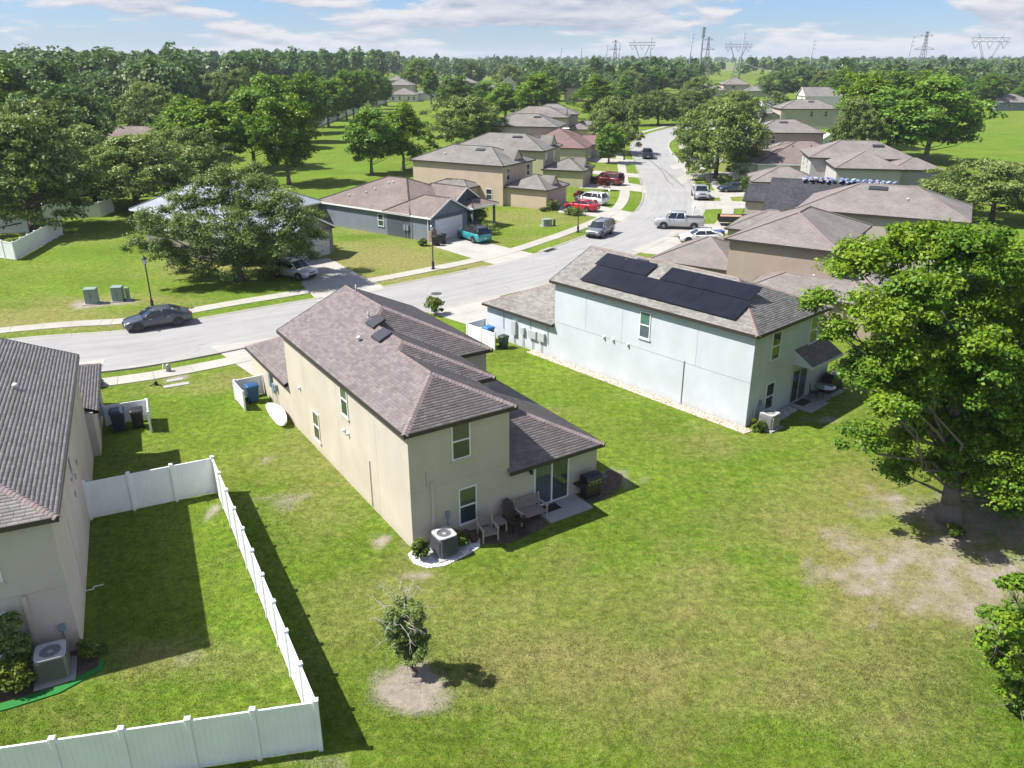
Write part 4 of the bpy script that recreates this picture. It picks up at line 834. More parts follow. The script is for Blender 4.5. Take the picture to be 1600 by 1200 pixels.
def mid_houses():
    # blue-grey single-storey house with white garage door
    H = House('slate_house', 'single-storey blue-grey house with brown roof and white garage door', fro(492, 314, 2.75, -36.5, .3, .3), FR_BROWN, SLATE, trim=WHITE)
    H.block(0, 15.2, 0, 12.2, 2.75, .43, .3); H.block(11.5, 18.2, .0, 6.3, 2.72, .5, .3, g1=True); H.block(8.5, 16.2, 6.0, 11.0, 3.1, .62, .3, g1=True, walls=False); H.block(15.0, 18.0, 7.6, 12.0, 2.7, .36, .25, walls=False)
    for yy in (7.7, 11.9): H.wall(17.7, 17.95, yy - .1, yy + .1, 0, 2.6)
    H.wall(15.2, 16.2, 6.1, 10.9, 2.9, 3.1); H.gable_wall([(16.2, 6.2, 3.1), (16.2, 10.8, 3.1), (16.2, 8.5, 4.6)])
    f = ('x', 18.2, 1); H.garage_door(f, .85, 5.3, 2.2, plain('garage_white', (.70, .72, .76), .5), 4, 8)
    H.window(('y', 0., -1), 10.1, 11.0, .9, 2.3); n = ('y', 0., -1)
    for a, b in ((14.2, 14.5), (14.65, 14.95)): H.slab_on(MB(), n, a, b, .9, 1.5, -.01, .15).build('electric_meter', plain('box_grey', (.20, .26, .30), .5), H.t)
    for a in (14.35, 14.8, 15.4): MB().cyl((a, -.06, 0), (a, -.06, 2.6 if a > 15 else 1.0), .03).build('conduit', STEEL, H.t)
    MB().cyl((17.9, -.1, 0), (17.9, -.1, 2.6), .05).cyl((17.9, -.1, 2.6), (17.9, -.3, 2.75), .05).build('downpipe', WHITE, H.t)
    MB().bev(17.75, 18.45, -.12, .75, 0, 1.25, .03).build('stone_pier', mat('stone_veneer', _concrete, (.32, .25, .19), .5), H.t)
    for x_, y_ in ((7.5, 4.6), (8.0, 4.9), (6.6, 3.2), (5.9, 2.4), (4.0, 1.4)): H.dome(x_, y_, 2.75 + .43 * (y_ + .3), .1)
    # beige two-storey with garage
    H = House('beige_house', 'beige two-storey house with grey roof above the red sedan', fro(640, 249, 5.4, -30.0, .3, .3), FR_GREY, BEIGE)
    H.block(0, 15.0, 0, 8.4, 5.4, .42, .32); H.block(15.0, 21.4, .6, 6.6, 2.6, .45, .3); H.block(5.2, 11.0, -2.6, .4, 2.55, .42, .3)
    dormer(H, 14.6, 5.0, 5.75, 2.4, 1.3, 2.2); dormer(H, 21.0, 3.9, 2.95, 2.0, 1.1, 2.0)
    H.window(('x', 15.0, 1), 1.0, 1.9, 3.3, 4.9); H.window(('x', 15.0, 1), 6.6, 7.5, 3.3, 4.9); H.window(('y', 0., -1), 12.3, 13.3, .7, 2.2); H.garage_door(('x', 21.4, 1), 1.3, 5.9, 2.15, plain('garage_taupe', (.34, .29, .24), .6)); H.window(('y', -2.6, -1), 9.0, 10.2, .1, 2.1, sill=False)
    H.low_vent(9.5, 3.2, 5.4 + .42 * 3.5 + .02, .42, 'y', 1.4, .5); H.dome(4.6, 1.6, 6.2); H.low_vent(7.0, -1.2, 3.15, .42, 'y', 1.2, .4); H.dome(9.0, -1.5, 3.05)
    # sage house
    H = House('sage_house', 'sage green two-storey house with grey roof behind the beige house', fro(851, 236, 5.4, -20.0, -.3, .3), FR_GREY, SAGE)
    H.block(-15.5, 0, 0, 9.2, 5.4, .42, .32); H.block(0, 6.4, .3, 6.4, 2.6, .45, .3); dormer(H, -.2, 6.2, 5.8, 2.6, 1.4, 2.2); dormer(H, 6.1, 3.4, 2.95, 2.0, 1.1, 2.0)
    H.window(('x', 0., 1), 1.0, 2.0, 3.3, 4.9); H.window(('x', 0., 1), 5.2, 6.2, 3.3, 4.9); H.window(('y', 0., -1), -5, -4, 3.3, 4.9); H.garage_door(('x', 6.4, 1), 1.0, 5.6, 2.15, plain('garage_sage', (.36, .34, .26), .6)); H.low_vent(-5.5, 3.4, 7.0, .42, 'y', 1.6, .5); H.dome(-8, 2.0, 6.4)
    # maroon roof single storey
    H = House('maroon_roof_house', 'single-storey house with a large maroon roof beyond the sage house', fro(917, 232, 2.65, -14.0, -.3, .3), FR_MAROON, TAN)
    H.block(-13.0, 0, 0, 15.0, 2.65, .46, .3); H.block(-5.0, 1.4, 8.0, 13.5, 2.65, .5, .3, g1=True); H.window(('x', 0., 1), 2, 3.6, .8, 2.1); H.low_vent(-5, 6, 5.7, .2, 'y', 1.4, .5, WHITE)
    H = House('grey_roof_house', 'two-storey house with dark grey hip roof beyond the maroon roof', fro(873, 198.5, 5.4, -13.0, -.3, .3), FR_GREY, TAN)
    H.block(-15, 0, 0, 10.0, 5.4, .42, .32); H.block(0, 5.6, .4, 6, 2.6, .42, .3); H.window(('x', 0., 1), 2, 3, 3.3, 4.8); H.window(('x', 0., 1), 6, 7, 3.3, 4.8); H.low_vent(-5, 3.5, 7.05, .42, 'y', 1.6, .5)
    H = House('grey_roof_house', 'long grey-roofed two-storey house higher up the left row', fro(889, 183.5, 5.4, -6.0, -.3, .3), FR_TAUPE, BEIGE)
    H.block(-15, 0, 0, 10.0, 5.4, .42, .32); H.block(0, 5.6, .4, 6, 2.6, .42, .3); dormer(H, -.3, 4, 5.9, 2.2, 1.3, 2); H.window(('x', 0., 1), 6, 7, 3.3, 4.8)
    H = House('grey_roof_house', 'last grey-roofed house in the left row before the trees', fro(905, 178.5, 5.4, -2.0, -.3, .3), FR_GREY, TAN)
    H.block(-13, 0, 0, 10.0, 5.4, .42, .32); H.block(0, 5.6, 1.4, 7, 2.6, .42, .3); H.window(('y', 0., -1), -3, -2, 3.3, 4.8)
    # right-hand row
    H = House('taupe_house', 'taupe two-storey house with hip roof just beyond the solar roof', fro(1133, 372.5, 5.4, -33.5, .3, .3), FR_TAUPE, TAUPE, capm=CAP_PINK)
    H.block(0, 8.2, 0, 11.6, 5.4, .42, .32); H.block(-7.0, .4, .8, 8.0, 2.6, .45, .3); H.block(3.0, 12.2, -3.6, .6, 2.6, .42, .3); H.block(8.0, 12.0, .4, 10.6, 2.55, .42, .3)
    H.garage_door(('x', -7.0, -1), 1.6, 6.6); H.window(('x', 8.2, 1), 3, 4, 3.3, 4.9); H.dome(7.2, -1.4, 3.45); H.window(('y', -3.6, -1), 6, 7.4, .8, 2.1)
    H = House('tan_house', 'tan two-storey house with long taupe roof behind the shade tree', fro(1243, 326, 5.4, -28.5, .3, .3), FR_TAUPE, TAN, capm=CAP_PINK)
    H.block(0, 14.4, 0, 9.4, 5.4, .42, .32); H.block(-7.0, .4, 1.5, 8.0, 2.6, .45, .3); H.low_vent(6.4, 4.0, 7.2, .42, 'y', 1.7, .6); H.dome(9.2, 2.4, 6.5)
    H = House('black_roof_house', 'low house with new black shingles and bundles along its ridge', fro(1189, 332, 2.65, -24.0, .3, .3), FR_BLACK, TAN, capm=plain('new_cap', (.06, .06, .07), .9))
    H.block(0, 17.5, 0, 13.5, 2.65, .42, .3, g0=True); H.block(-3.2, 5.0, 7.4, 13.6, 2.7, .45, .3, g0=True); H.garage_door(('x', -3.2, -1), 8.2, 12.8)
    RB = H
    H = House('grey_gable_house', 'two-storey grey-roofed house with white side wall beside the field trees', fro(1265, 246, 5.4, -11.0, .3, .3), FR_TAUPE, plain('wall_pale_grey', (.42, .41, .39), .9), capm=CAP_PINK)
    H.block(0, 14.0, 0, 9.0, 5.4, .42, .32); H.block(2.2, 10.4, -8.6, .3, 5.0, .42, .32); H.block(10.2, 16.4, -5.2, .4, 4.6, .40, .32); H.block(-8.4, .3, -6.5, 1.0, 2.6, .42, .3)
    H.window(('x', 0., -1), 2.4, 3.3, 3.3, 4.9); H.window(('x', 0., -1), 6, 6.9, 3.3, 4.9); H.low_vent(9.6, 3.0, 6.85, .42, 'y', 1.6, .6); H.garage_door(('x', -8.4, -1), -5.8, -.8); H.wall(15.9, 16.42, -5.22, .42, 0, 2.4, BRICKY)
    H = House('rosy_roof_house', 'single-storey house with rosy brown roof shaded by the spreading oak', fro(1182, 256, 2.7, -9.0, .3, .3), FR_BROWN, OFFW, trim=WHITE)
    H.block(0, 16.5, 0, 14.0, 2.7, .42, .3); H.block(-3.6, 5, 1.0, 7.0, 2.7, .5, .3, g0=True); H.block(-1.6, 5, 8.2, 12.6, 2.7, .55, .3, g0=True); H.window(('x', -3.6, -1), 3, 5, .5, 2.1)
    for x_, y_ in ((6, 5.0), (9, 5.2), (11, 4.0)): H.dome(x_, y_, 2.7 + .42 * (y_ + .3), .12, BLACK)
    H = House('dark_wall_house', 'two-storey house with broad taupe roof and dark shaded wall', fro(1178, 207, 5.4, -5.0, .3, .3), FR_TAUPE, TAUPE)
    H.block(0, 13.0, 0, 9.5, 5.4, .42, .32); H.block(-5, .3, 2, 8, 2.6, .42, .3); H.window(('y', 0., -1), 3, 4, 3.3, 4.8); H.low_vent(6, 3.5, 7.0, .42, 'y', 1.6, .5); H.block(2, 13.5, -6.0, .3, 2.6, .42, .3)
    H = House('white_gable_house', 'white-gabled house with grey roof right of the street oaks', fro(1192, 172, 2.8, -6.0, .3, .3), FR_GREY, OFFW, trim=WHITE)
    H.block(0, 11, 0, 10, 2.8, .5, .3, g0=True); H.window(('x', 0., -1), 4, 5.2, .8, 2.1)
    H = House('tan_gable_house', 'two-storey tan house with broad grey roof left of the field trees', fro(1220, 170, 5.4, -3.0, .3, .3), FR_TAUPE, TAN)
    H.block(0, 16, 0, 10, 5.4, .42, .32); H.window(('y', 0., -1), 8, 9, 3.3, 4.8); H.window(('y', 0., -1), 12, 13, 3.3, 4.8); H.block(-4, .3, 1, 8, 3.2, .5, .3, g0=True); H.low_vent(9, 3.6, 7.1, .42, 'y', 1.6, .5)
    H = House('white_gable_house', 'far white gable peeping over the tan grey-roofed house', fro(1258, 150, 6.0, 0.0, .3, .3), FR_GREY, OFFW, trim=WHITE)
    H.block(0, 14, 0, 9, 6.0, .6, .3, g0=True); H.window(('x', 0., -1), 3, 4.2, 4, 5.4)
    H = House('far_house', 'far two-storey house with grey hip roofs under the power lines', fro(1131, 132, 6.0, -2.0), FR_TAUPE, TAN)
    H.block(0, 13, 0, 12, 6.0, .5, .4); H.block(-14, .5, -2, 9, 3.4, .45, .4); H.block(10, 27, -7, 5, 3.2, .42, .4); H.window(('y', 0., -1), 4, 6, 4, 5.4); H.window(('y', -2., -1), -12, -10, 1, 2.8)
    # half-hidden houses on the left and far away
    H = House('pale_roof_house', 'pale metal-roofed house mostly hidden by the wide olive oak', (-38.6, 84.0, R(-30)), FR_PALE, OLIVE, trim=WHITE)
    H.block(0, 14.0, 0, 10.4, 2.75, .42, .35); H.block(11.0, 17.8, 2.9, 9.1, 2.75, .5, .3, g1=True); H.block(-9.0, 6.0, 5.5, 20.0, 2.75, .50, .35); H.garage_door(('x', 17.8, 1), 3.6, 8.4, 2.2, plain('garage_grey', (.52, .53, .54), .5))
    H = House('brown_roof_house', 'brown hip roof half hidden by trees at the left', fro(112, 225, 2.9, 4.0), FR_BROWN, TAN, trim=WHITE)
    H.block(0, 24, 0, 13, 2.9, .42, .3); H.block(15, 28, -6, 2, 2.9, .42, .3)
    H = House('blue_hip_house', 'small blue-grey hip roof among the left trees', fro(316, 146, 5.0, 0.0), FR_PALE, SLATE); H.block(0, 13, 0, 12, 5.0, .42, .3)
    H = House('brown_roof_house', 'brown roof corner peeping out at the far left trees', fro(74, 168, 3.0, 5.0), FR_BROWN, TAN); H.block(0, 14, 0, 11, 3.0, .45, .3)
    H = House('white_wall_house', 'white-walled single-storey house at the end of the slope', fro(607, 148, 3.0, 2.0), FR_TAUPE, OFFW)
    H.block(0, 13, 0, 12, 3.0, .42, .3)
    for k in (1.5, 4.5, 8.5, 11): H.window(('y', 0., -1), k, k + 1, .6, 2.2)
    H = House('white_wall_house', 'second white-walled house right of the slim upright tree', fro(648, 146, 3.0, 0.0), FR_GREY, OFFW); H.block(0, 11, 0, 12, 3.0, .42, .3); H.window(('y', 0., -1), 8, 9, .6, 2.2)
    H = House('tan_far_house', 'tan house with grey roof behind the light green tree', fro(684, 140, 3.2, 0.0), FR_TAUPE, BEIGE); H.block(0, 16, 0, 14, 3.2, .45, .3); H.block(-2, 20, 14, 26, 6.0, .42, .3); H.window(('y', 0., -1), 4, 5.5, 1, 2.6)
    H = House('roof_stack_house', 'stacked grey roofs behind the end of the tree row', fro(606, 133, 4.5, 0.0), FR_TAUPE, TAN); H.block(0, 14, 0, 14, 4.5, .45, .3); H.block(-3, 9, 16, 30, 6.5, .45, .3)
    H = House('white_tall_house', 'small white gabled house far off among trees', fro(783, 131, 7.0, 0.0), FR_GREY, OFFW, trim=WHITE); H.block(0, 7, 0, 9, 7.0, .8, .3, g0=True, g1=True); H.window(('y', 0., -1), 2.5, 4, 4.4, 6); H.block(-3, 11, -3, .5, 3.2, .4, .3)
    H = House('grey_far_house', 'far pale roof beside the small white gabled house', fro(752, 140, 3.4, 0.0), FR_TAUPE, TAN); H.block(0, 11, 0, 12, 3.4, .42, .3)
    H = House('lone_two_storey_house', 'lone far two-storey house with hip roof among trees', fro(884, 137, 6.0, 0.0), FR_TAUPE, TAUPE); H.block(0, 8, 0, 9, 6.0, .5, .3); H.window(('y', 0., -1), 4.5, 5.7, 4, 5.4)
    H = House('field_house', 'grey hip-roofed house beyond the field fence at the right', fro(1558, 160, 3.0, 0.0), FR_GREY, SLATE); H.block(0, 15, 0, 12, 3.0, .45, .3); H.window(('y', 0., -1), 4, 6, .8, 2.3)
    return RB
RB = mid_houses()
# ------------------------------------------------------------------ trees
def _leaf(t, dark, midc, light, trans=0.28):
    at = t.n('ShaderNodeAttribute', attribute_name='tint'); r = t.island(); oi = t.n('ShaderNodeObjectInfo').outputs['Random']
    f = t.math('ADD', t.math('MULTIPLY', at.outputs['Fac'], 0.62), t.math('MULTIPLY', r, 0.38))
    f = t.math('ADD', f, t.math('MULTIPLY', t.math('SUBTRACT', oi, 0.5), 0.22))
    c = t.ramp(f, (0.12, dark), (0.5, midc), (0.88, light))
    d = t.bsdf(c, 0.5, spec=0.28); tr = t.n('ShaderNodeBsdfTranslucent'); t.l(t.mix(1.0, c, (1.15, 1.2, 0.6), 'MULTIPLY'), tr.inputs[0])
    m = t.n('ShaderNodeMixShader'); m.inputs[0].default_value = trans; t.l(d, m.inputs[1]); t.l(tr.outputs[0], m.inputs[2]); t.done(m.outputs[0])
L_MAPLE = mat('leaf_maple', _leaf, (0.040, 0.101, 0.009), (0.095, 0.196, 0.013), (0.218, 0.319, 0.020))
L_MAPLE2 = mat('leaf_deep_green', _leaf, (0.044, 0.112, 0.017), (0.104, 0.215, 0.026), (0.202, 0.332, 0.039))
L_OAK = mat('leaf_oak', _leaf, (0.059, 0.105, 0.023), (0.141, 0.207, 0.051), (0.262, 0.320, 0.092), 0.25)
L_WOOD = mat('leaf_wood', _leaf, (0.031, 0.076, 0.022), (0.078, 0.146, 0.040), (0.155, 0.235, 0.060), 0.26)
L_RED = mat('leaf_red', _leaf, (0.06, 0.006, 0.008), (0.12, 0.012, 0.014), (0.17, 0.03, 0.02), 0.2)
L_SHRUB = mat('leaf_shrub', _leaf, (0.035, 0.075, 0.010), (0.085, 0.140, 0.014), (0.19, 0.23, 0.03), 0.25)
def _bark(t, a, b):
    p = t.obj(); n = t.noise(3.0, 6.0, 0.7, t.scaled(p, (3, 3, .5))); m = t.noise(1.2, 4, .6, p)
    c = t.mix(n, a, b); c = t.mix(t.ramp(m, (.55, 0.), (.7, .6)), c, (.16, .17, .12)); t.done(t.bsdf(c, .9, spec=.2, bump=n, bstr=.8, bdist=.04))
BARK = mat('bark_grey', _bark, (.10, .085, .07), (.26, .235, .20)); BARKD = mat('bark_dark', _bark, (.05, .04, .032), (.14, .115, .09)); TWIG = mat('dead_twig', _bark, (.33, .30, .27), (.52, .49, .45))
def leaf_cards(C, Nn, S, rng, asp=0.62):
    n = len(C); Nn = Nn / np.maximum(np.linalg.norm(Nn, axis=1, keepdims=True), 1e-6)
    r = rng.normal(size=(n, 3)); U = np.cross(Nn, r); U /= np.maximum(np.linalg.norm(U, axis=1, keepdims=True), 1e-6); V = np.cross(Nn, U); S = S[:, None]
    v = np.empty((n, 4, 3)); v[:, 0] = C - U * S; v[:, 1] = C - V * S * asp + Nn * S * .18; v[:, 2] = C + U * S; v[:, 3] = C + V * S * asp + Nn * S * .18
    return v.reshape(-1, 3), np.arange(n * 4).reshape(n, 4)
def crown_points(rng, H, Rr, zb, ncl, lpc, rc, leaf, lobes=7, inner=.5, flat=.75, droop=0.0, top=1.0):
    """clump centres in an uneven crown volume, leaves on every clump"""
    hz = (H - zb) / 2; cz = zb + hz; ld = rng.normal(size=(lobes, 3)); ld /= np.linalg.norm(ld, axis=1, keepdims=True); la = rng.uniform(.12, .5, lobes)
    d = rng.normal(size=(ncl, 3)); d /= np.linalg.norm(d, axis=1, keepdims=True); d[:, 2] = np.where(d[:, 2] < -.85, -d[:, 2], d[:, 2])
    bump = .76 + (np.maximum(0, d @ ld.T) ** 5 * la).sum(1)
    k = (inner + (1 - inner) * rng.random(ncl) ** .6) * bump
    z = d[:, 2]; taper = np.where(z > 0, 1 - (1 - top) * z, 1.0)
    cl = np.stack([d[:, 0] * k * Rr * taper, d[:, 1] * k * Rr * taper, cz + z * k * hz], 1)
    cl[:, 2] -= droop * (np.hypot(cl[:, 0], cl[:, 1]) / Rr) ** 2 * hz
    ct = np.clip(rng.normal(.5, .2, ncl) + .12 * z, 0, 1)  # higher clumps get a lighter tint: sunlit tops put into the leaf colour
    rr = rc * rng.uniform(.65, 1.3, ncl); n = ncl * lpc; ci = np.repeat(np.arange(ncl), lpc)
    o = rng.normal(size=(n, 3)); o /= np.linalg.norm(o, axis=1, keepdims=True); o[:, 2] = np.where(o[:, 2] < -.35, -o[:, 2], o[:, 2])
    off = o * (rng.uniform(.45, 1.05, n) * rr[ci])[:, None]; off[:, 2] *= flat
    C = cl[ci] + off; Nn = o * .8 + rng.normal(size=(n, 3)) * .55 + np.array([0, 0, .55]); S = leaf * rng.uniform(.65, 1.35, n)
    tint = np.clip(ct[ci] + rng.normal(0, .13, n) + .12 * o[:, 2], 0, 1)  # leaves on a clump's upper side tinted lighter, as if sunlit
    return cl, C, Nn, S, tint
def limbs(rng, cl, H, zb, r0, frac=.35, lean=(0, 0), forks=2):
    mb = MB(); th = zb + (H - zb) * .55; pts = []; rad = []
    w = rng.normal(0, .04 * H / 4, (7, 2)); 
    for k in range(7):
        f = k / 6; pts.append((lean[0] * f + w[k, 0] * f, lean[1] * f + w[k, 1] * f, th * f - .1 * (k == 0))); rad.append(r0 * (1.35 if k == 0 else 1) * (1 - .62 * f))
    mb.tube(pts, rad, 9)
    sel = rng.permutation(len(cl))[:int(len(cl) * frac)]
    for i in sel:
        c = cl[i]; hz = np.clip(rng.uniform(.35, .9) * c[2], zb * .55, th * .97); f = hz / th; k = min(int(f * 6), 5); g = f * 6 - k
        a = np.array(pts[k]) * (1 - g) + np.array(pts[k + 1]) * g; m = a * .45 + c * .55 + rng.normal(0, .12, 3) * np.linalg.norm(c - a) * .5; m[2] -= .06 * np.linalg.norm(c - a)
        rr = max(r0 * .30 * (1 - f * .5), .02) * rng.uniform(.6, 1.1); mb.tube([tuple(a), tuple(m), tuple(c)], [rr, rr * .6, rr * .22], 5)
    return mb
class TreeKind:
    def __init__(self, key, seed, H, Rr, zb, ncl, lpc, rc, leaf, lm, bark, r0, frac=.3, lean=(0, 0), **kw):
        rng = np.random.default_rng(seed); cl, C, Nn, S, ti = crown_points(rng, H, Rr, zb, ncl, lpc, rc, leaf, **kw); v, q = leaf_cards(C, Nn, S, rng)
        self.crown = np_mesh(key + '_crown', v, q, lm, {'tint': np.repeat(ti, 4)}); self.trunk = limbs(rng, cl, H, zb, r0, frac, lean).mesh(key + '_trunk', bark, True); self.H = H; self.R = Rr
    def place(self, name, label, xy, sc=1.0, rz=0.0, group=None, cat='tree', wide=1.0, z=0.0):
        t = thing(name, label, cat, (xy[0], xy[1], z), rz, group); t.scale = (sc * wide, sc * wide, sc)
        link('trunk', self.trunk, t); link('crown', self.crown, t); return t
def lobe_tree(name, label, foot, lobes, lm, bark, per_m2, leaf, rc, r0, depth, seed, fork=1.2, thick=1.0, dens=11.0, grow=1.0):
    """tree whose crown is a set of separate leafy masses surveyed from the photograph: (photo x, photo y, radius in photo px)"""
    rng = np.random.default_rng(seed); t = thing(name, label, 'tree', (foot[0], foot[1], 0)); f = Vector((foot[0], foot[1], 0)); cs = []; ns = []; ss = []; ti = []; cl = []
    for x, y, r in lobes:
        off = rng.uniform(-depth, depth); d = _F + Vector(((x - 800) / FPX, 0, 0)) + _U * ((600 - y) / FPX); k = (f.y + off) / d.y; c = Vector((0, 0, CAMH)) + d * k - f; rad = r * grow * k / FPX
        if c.z < rad * .5 + .3: c.z = rad * .5 + .3
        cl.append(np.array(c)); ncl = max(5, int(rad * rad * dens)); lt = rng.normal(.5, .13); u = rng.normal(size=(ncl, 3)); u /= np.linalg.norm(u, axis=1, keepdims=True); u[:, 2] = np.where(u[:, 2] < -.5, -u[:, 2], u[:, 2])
        cc = np.array(c) + u * (rad * rng.uniform(.45, 1.0, (ncl, 1))) * np.array([1, 1, .8]); ct = np.clip(lt + rng.normal(0, .14, ncl) + .14 * u[:, 2], 0, 1); n = int(per_m2); ci = np.repeat(np.arange(ncl), n); m = ncl * n  # upper clumps of each lobe coloured lighter to stand in for sunlight
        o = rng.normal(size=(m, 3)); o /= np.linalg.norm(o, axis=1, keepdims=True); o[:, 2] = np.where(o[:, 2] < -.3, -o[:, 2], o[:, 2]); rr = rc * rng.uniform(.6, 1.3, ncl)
        cs.append(cc[ci] + o * (rng.uniform(.35, 1.1, m) * rr[ci])[:, None] * np.array([1, 1, .72])); ns.append(o * .8 + rng.normal(size=(m, 3)) * .55 + np.array([0, 0, .6])); ss.append(leaf * rng.uniform(.6, 1.4, m)); ti.append(np.clip(ct[ci] + rng.normal(0, .14, m) + .1 * o[:, 2], 0, 1))  # tint also paints the upward side of every clump lighter, like sunlight
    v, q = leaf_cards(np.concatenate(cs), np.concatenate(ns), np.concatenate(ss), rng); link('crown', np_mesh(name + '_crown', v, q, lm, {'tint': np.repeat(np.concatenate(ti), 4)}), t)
    mb = MB(); zt = max(c[2] for c in cl) * .62; mid = np.mean(cl, 0); pts = []; rad = []
    for k in range(9): g = k / 8; pts.append(np.array([mid[0] * g ** 1.6 + rng.normal(0, .1) * (k > 0), mid[1] * g ** 1.6 + rng.normal(0, .1) * (k > 0), zt * g - .1 * (k == 0)])); rad.append(r0 * (1.5 if k == 0 else 1.08 if k == 1 else 1) * (1 - .75 * g))
    mb.tube([tuple(p) for p in pts], rad, 10)
    for c in cl:
        h0 = np.clip(c[2] * rng.uniform(.3, .6), fork, zt * .95); g = h0 / zt * 8; k = min(int(g), 7); g -= k; a = pts[k] * (1 - g) + pts[k + 1] * g; L = np.linalg.norm(c - a); m1 = a * .6 + c * .4 + rng.normal(0, .07, 3) * L; m2 = a * .25 + c * .75 + rng.normal(0, .06, 3) * L; rr = r0 * .36 * thick * rng.uniform(.7, 1.1)
        mb.tube([tuple(a), tuple(m1), tuple(m2), tuple(c)], [rr, rr * .75, rr * .5, rr * .25], 7)
        for _ in range(5): e = c + rng.normal(0, .5, 3) * np.array([1, 1, .6]) * 1.4; mb.tube([tuple(m2), tuple((m2 + e) / 2 + rng.normal(0, .1, 3)), tuple(e)], [rr * .32, rr * .22, rr * .08], 5)
    mb.build('trunk', bark, t, True); print(name, 'leaves', len(q)); return t
lobe_tree('maple_tree', 'big bright green shade tree leaning over the sandy patch at the right', (19.3, 30.5), [(1345, 425, 52), (1290, 478, 26), (1310, 520, 30), (1400, 400, 48), (1452, 395, 52), (1520, 405, 60), (1590, 430, 70), (1365, 500, 46), (1430, 470, 55), (1500, 490, 62), (1580, 520, 70), (1345, 580, 38), (1410, 570, 52), (1480, 580, 60), (1560, 610, 66), (1395, 640, 40), (1345, 690, 34), (1450, 660, 52), (1530, 690, 60), (1610, 690, 70), (1400, 735, 30), (1565, 760, 40), (1545, 815, 22), (1575, 800, 24), (1640, 580, 80), (1650, 440, 70), (1480, 730, 36), (1440, 610, 42), (1500, 620, 45), (1380, 590, 36), (1440, 520, 46), (1530, 560, 50), (1580, 640, 50), (1510, 740, 34), (1600, 760, 46), (1420, 690, 30)],
          L_MAPLE, BARK, 165, .078, .56, .40, 2.4, 21, thick=.6, dens=15, grow=1.08)
lobe_tree('oak_tree', 'wide olive oak overhanging the silver car in the driveway', W2(374, 438), [(368, 292, 34), (330, 300, 34), (405, 300, 34), (285, 322, 36), (440, 325, 36), (345, 335, 42), (395, 340, 42), (245, 362, 32), (290, 365, 40), (465, 358, 34), (340, 378, 42), (395, 382, 42), (440, 385, 38), (215, 388, 22), (262, 398, 30), (485, 345, 24), (310, 408, 34), (365, 415, 34), (420, 412, 34), (470, 400, 26), (230, 350, 24), (495, 375, 20), (280, 420, 20), (320, 428, 18), (400, 270, 18), (345, 275, 16)],
          L_OAK, BARKD, 80, .092, .70, .42, 3.6, 5, 1.6, .6, dens=12)
K_OAK = [TreeKind('oak_%d' % k, 40 + k, 8.4, 5.8, .7, 300, 80, .82, .15, L_OAK, BARKD, .32, .12, lobes=9, inner=.45, flat=.6, droop=.15) for k in range(3)]
K_MAP = [TreeKind('maple_%d' % k, 60 + k, 10.0, 3.7, .9, 210, 85, .82, .17, (L_MAPLE, L_MAPLE2, L_MAPLE)[k], BARK, .24, .25, lobes=8, inner=.4, flat=.85, top=.62) for k in range(3)]
K_COL = [TreeKind('column_%d' % k, 80 + k, 11.0, 2.5, .9, 150, 80, .72, .17, L_MAPLE2 if k else L_MAPLE, BARK, .2, .2, lobes=6, inner=.35, flat=.9, top=.5) for k in range(2)]
K_RED = TreeKind('red_tree', 95, 5.0, 2.6, 1.2, 70, 60, .6, .14, L_RED, BARKD, .12, .3)
K_BROAD = TreeKind('broad_wood', 101, 12.5, 6.4, .8, 260, 62, 1.15, .25, L_WOOD, BARKD, .35, .08, lobes=10, inner=.5, flat=.7)
def hpx(px, py, top):
    b = W(px, py); lo, hi = 0, 60
    for _ in range(40):
        m = (lo + hi) / 2
        if pix((b.x, b.y, m))[1] > top: lo = m
        else: hi = m
    return lo
def put(kind, px, py, top, halfw, name, label, rz=None, group=None):
    """tree whose foot stands at photo px,py, top at photo row top, crown half-width in photo pixels"""
    b = W(px, py); h = hpx(px, py, top); d = (Vector((b.x, b.y, h * .6)) - Vector((0, 0, CAMH))).dot(_F); rad = halfw * d / FPX
    sc = h / kind.H; wide = (1.0 if kind in K_OAK else 1.1) * rad / (kind.R * sc)
    return kind.place(name, label, (b.x, b.y), sc, rz if rz is not None else random.uniform(0, 6.28), group, wide=wide)
G1 = 'trees of the neighbourhood'
K_MAP[0].place('maple_tree', 'bright green tree cut by the right edge behind the big shade tree', (27.5, 35.5), 1.15, 1.0, wide=1.45)
K_MAP[1].place('maple_tree', 'darker tree between the big shade tree and the taupe houses', (25.6, 41.0), .98, 4.0, wide=1.1)
lobe_tree('maple_tree', 'small yellow-green tree cut by the lower right edge', W2(1640, 1140), [(1592, 925, 26), (1565, 972, 24), (1604, 980, 36), (1545, 1005, 20), (1592, 1035, 34), (1630, 1000, 46), (1580, 1080, 20), (1605, 1100, 22), (1640, 1060, 44), (1640, 940, 36), (1560, 1040, 18)], L_MAPLE, BARK, 90, .075, .30, .12, .8, 33, .4, .7, dens=44)
put(K_OAK[0], 52, 362, 176, 112, 'oak_tree', 'broad oak standing behind the white fence at the left edge', .4)
put(K_OAK[1], 215, 328, 205, 96, 'oak_tree', 'oak between the white fence and the pale metal roof', 2.0)
put(K_OAK[0], 150, 322, 196, 74, 'oak_tree', 'rounded oak filling the gap between the two left oaks', 2.7)
put(K_OAK[2], 290, 300, 196, 60, 'oak_tree', 'oak rising behind the pale metal roof', 4.7)
put(K_OAK[2], 70, 300, 150, 90, 'oak_tree', 'second oak behind the broad oak at the left edge', 3.0)
put(K_OAK[1], -20, 330, 160, 90, 'oak_tree', 'oak cut by the left edge above the white fence', 5.0)
put(K_MAP[0], 452, 288, 160, 46, 'maple_tree', 'tall bright tree nearest the oak on the green slope', 0.4)
put(K_MAP[1], 398, 262, 140, 46, 'maple_tree', 'tall tree at the head of the row on the green slope', 1.4)
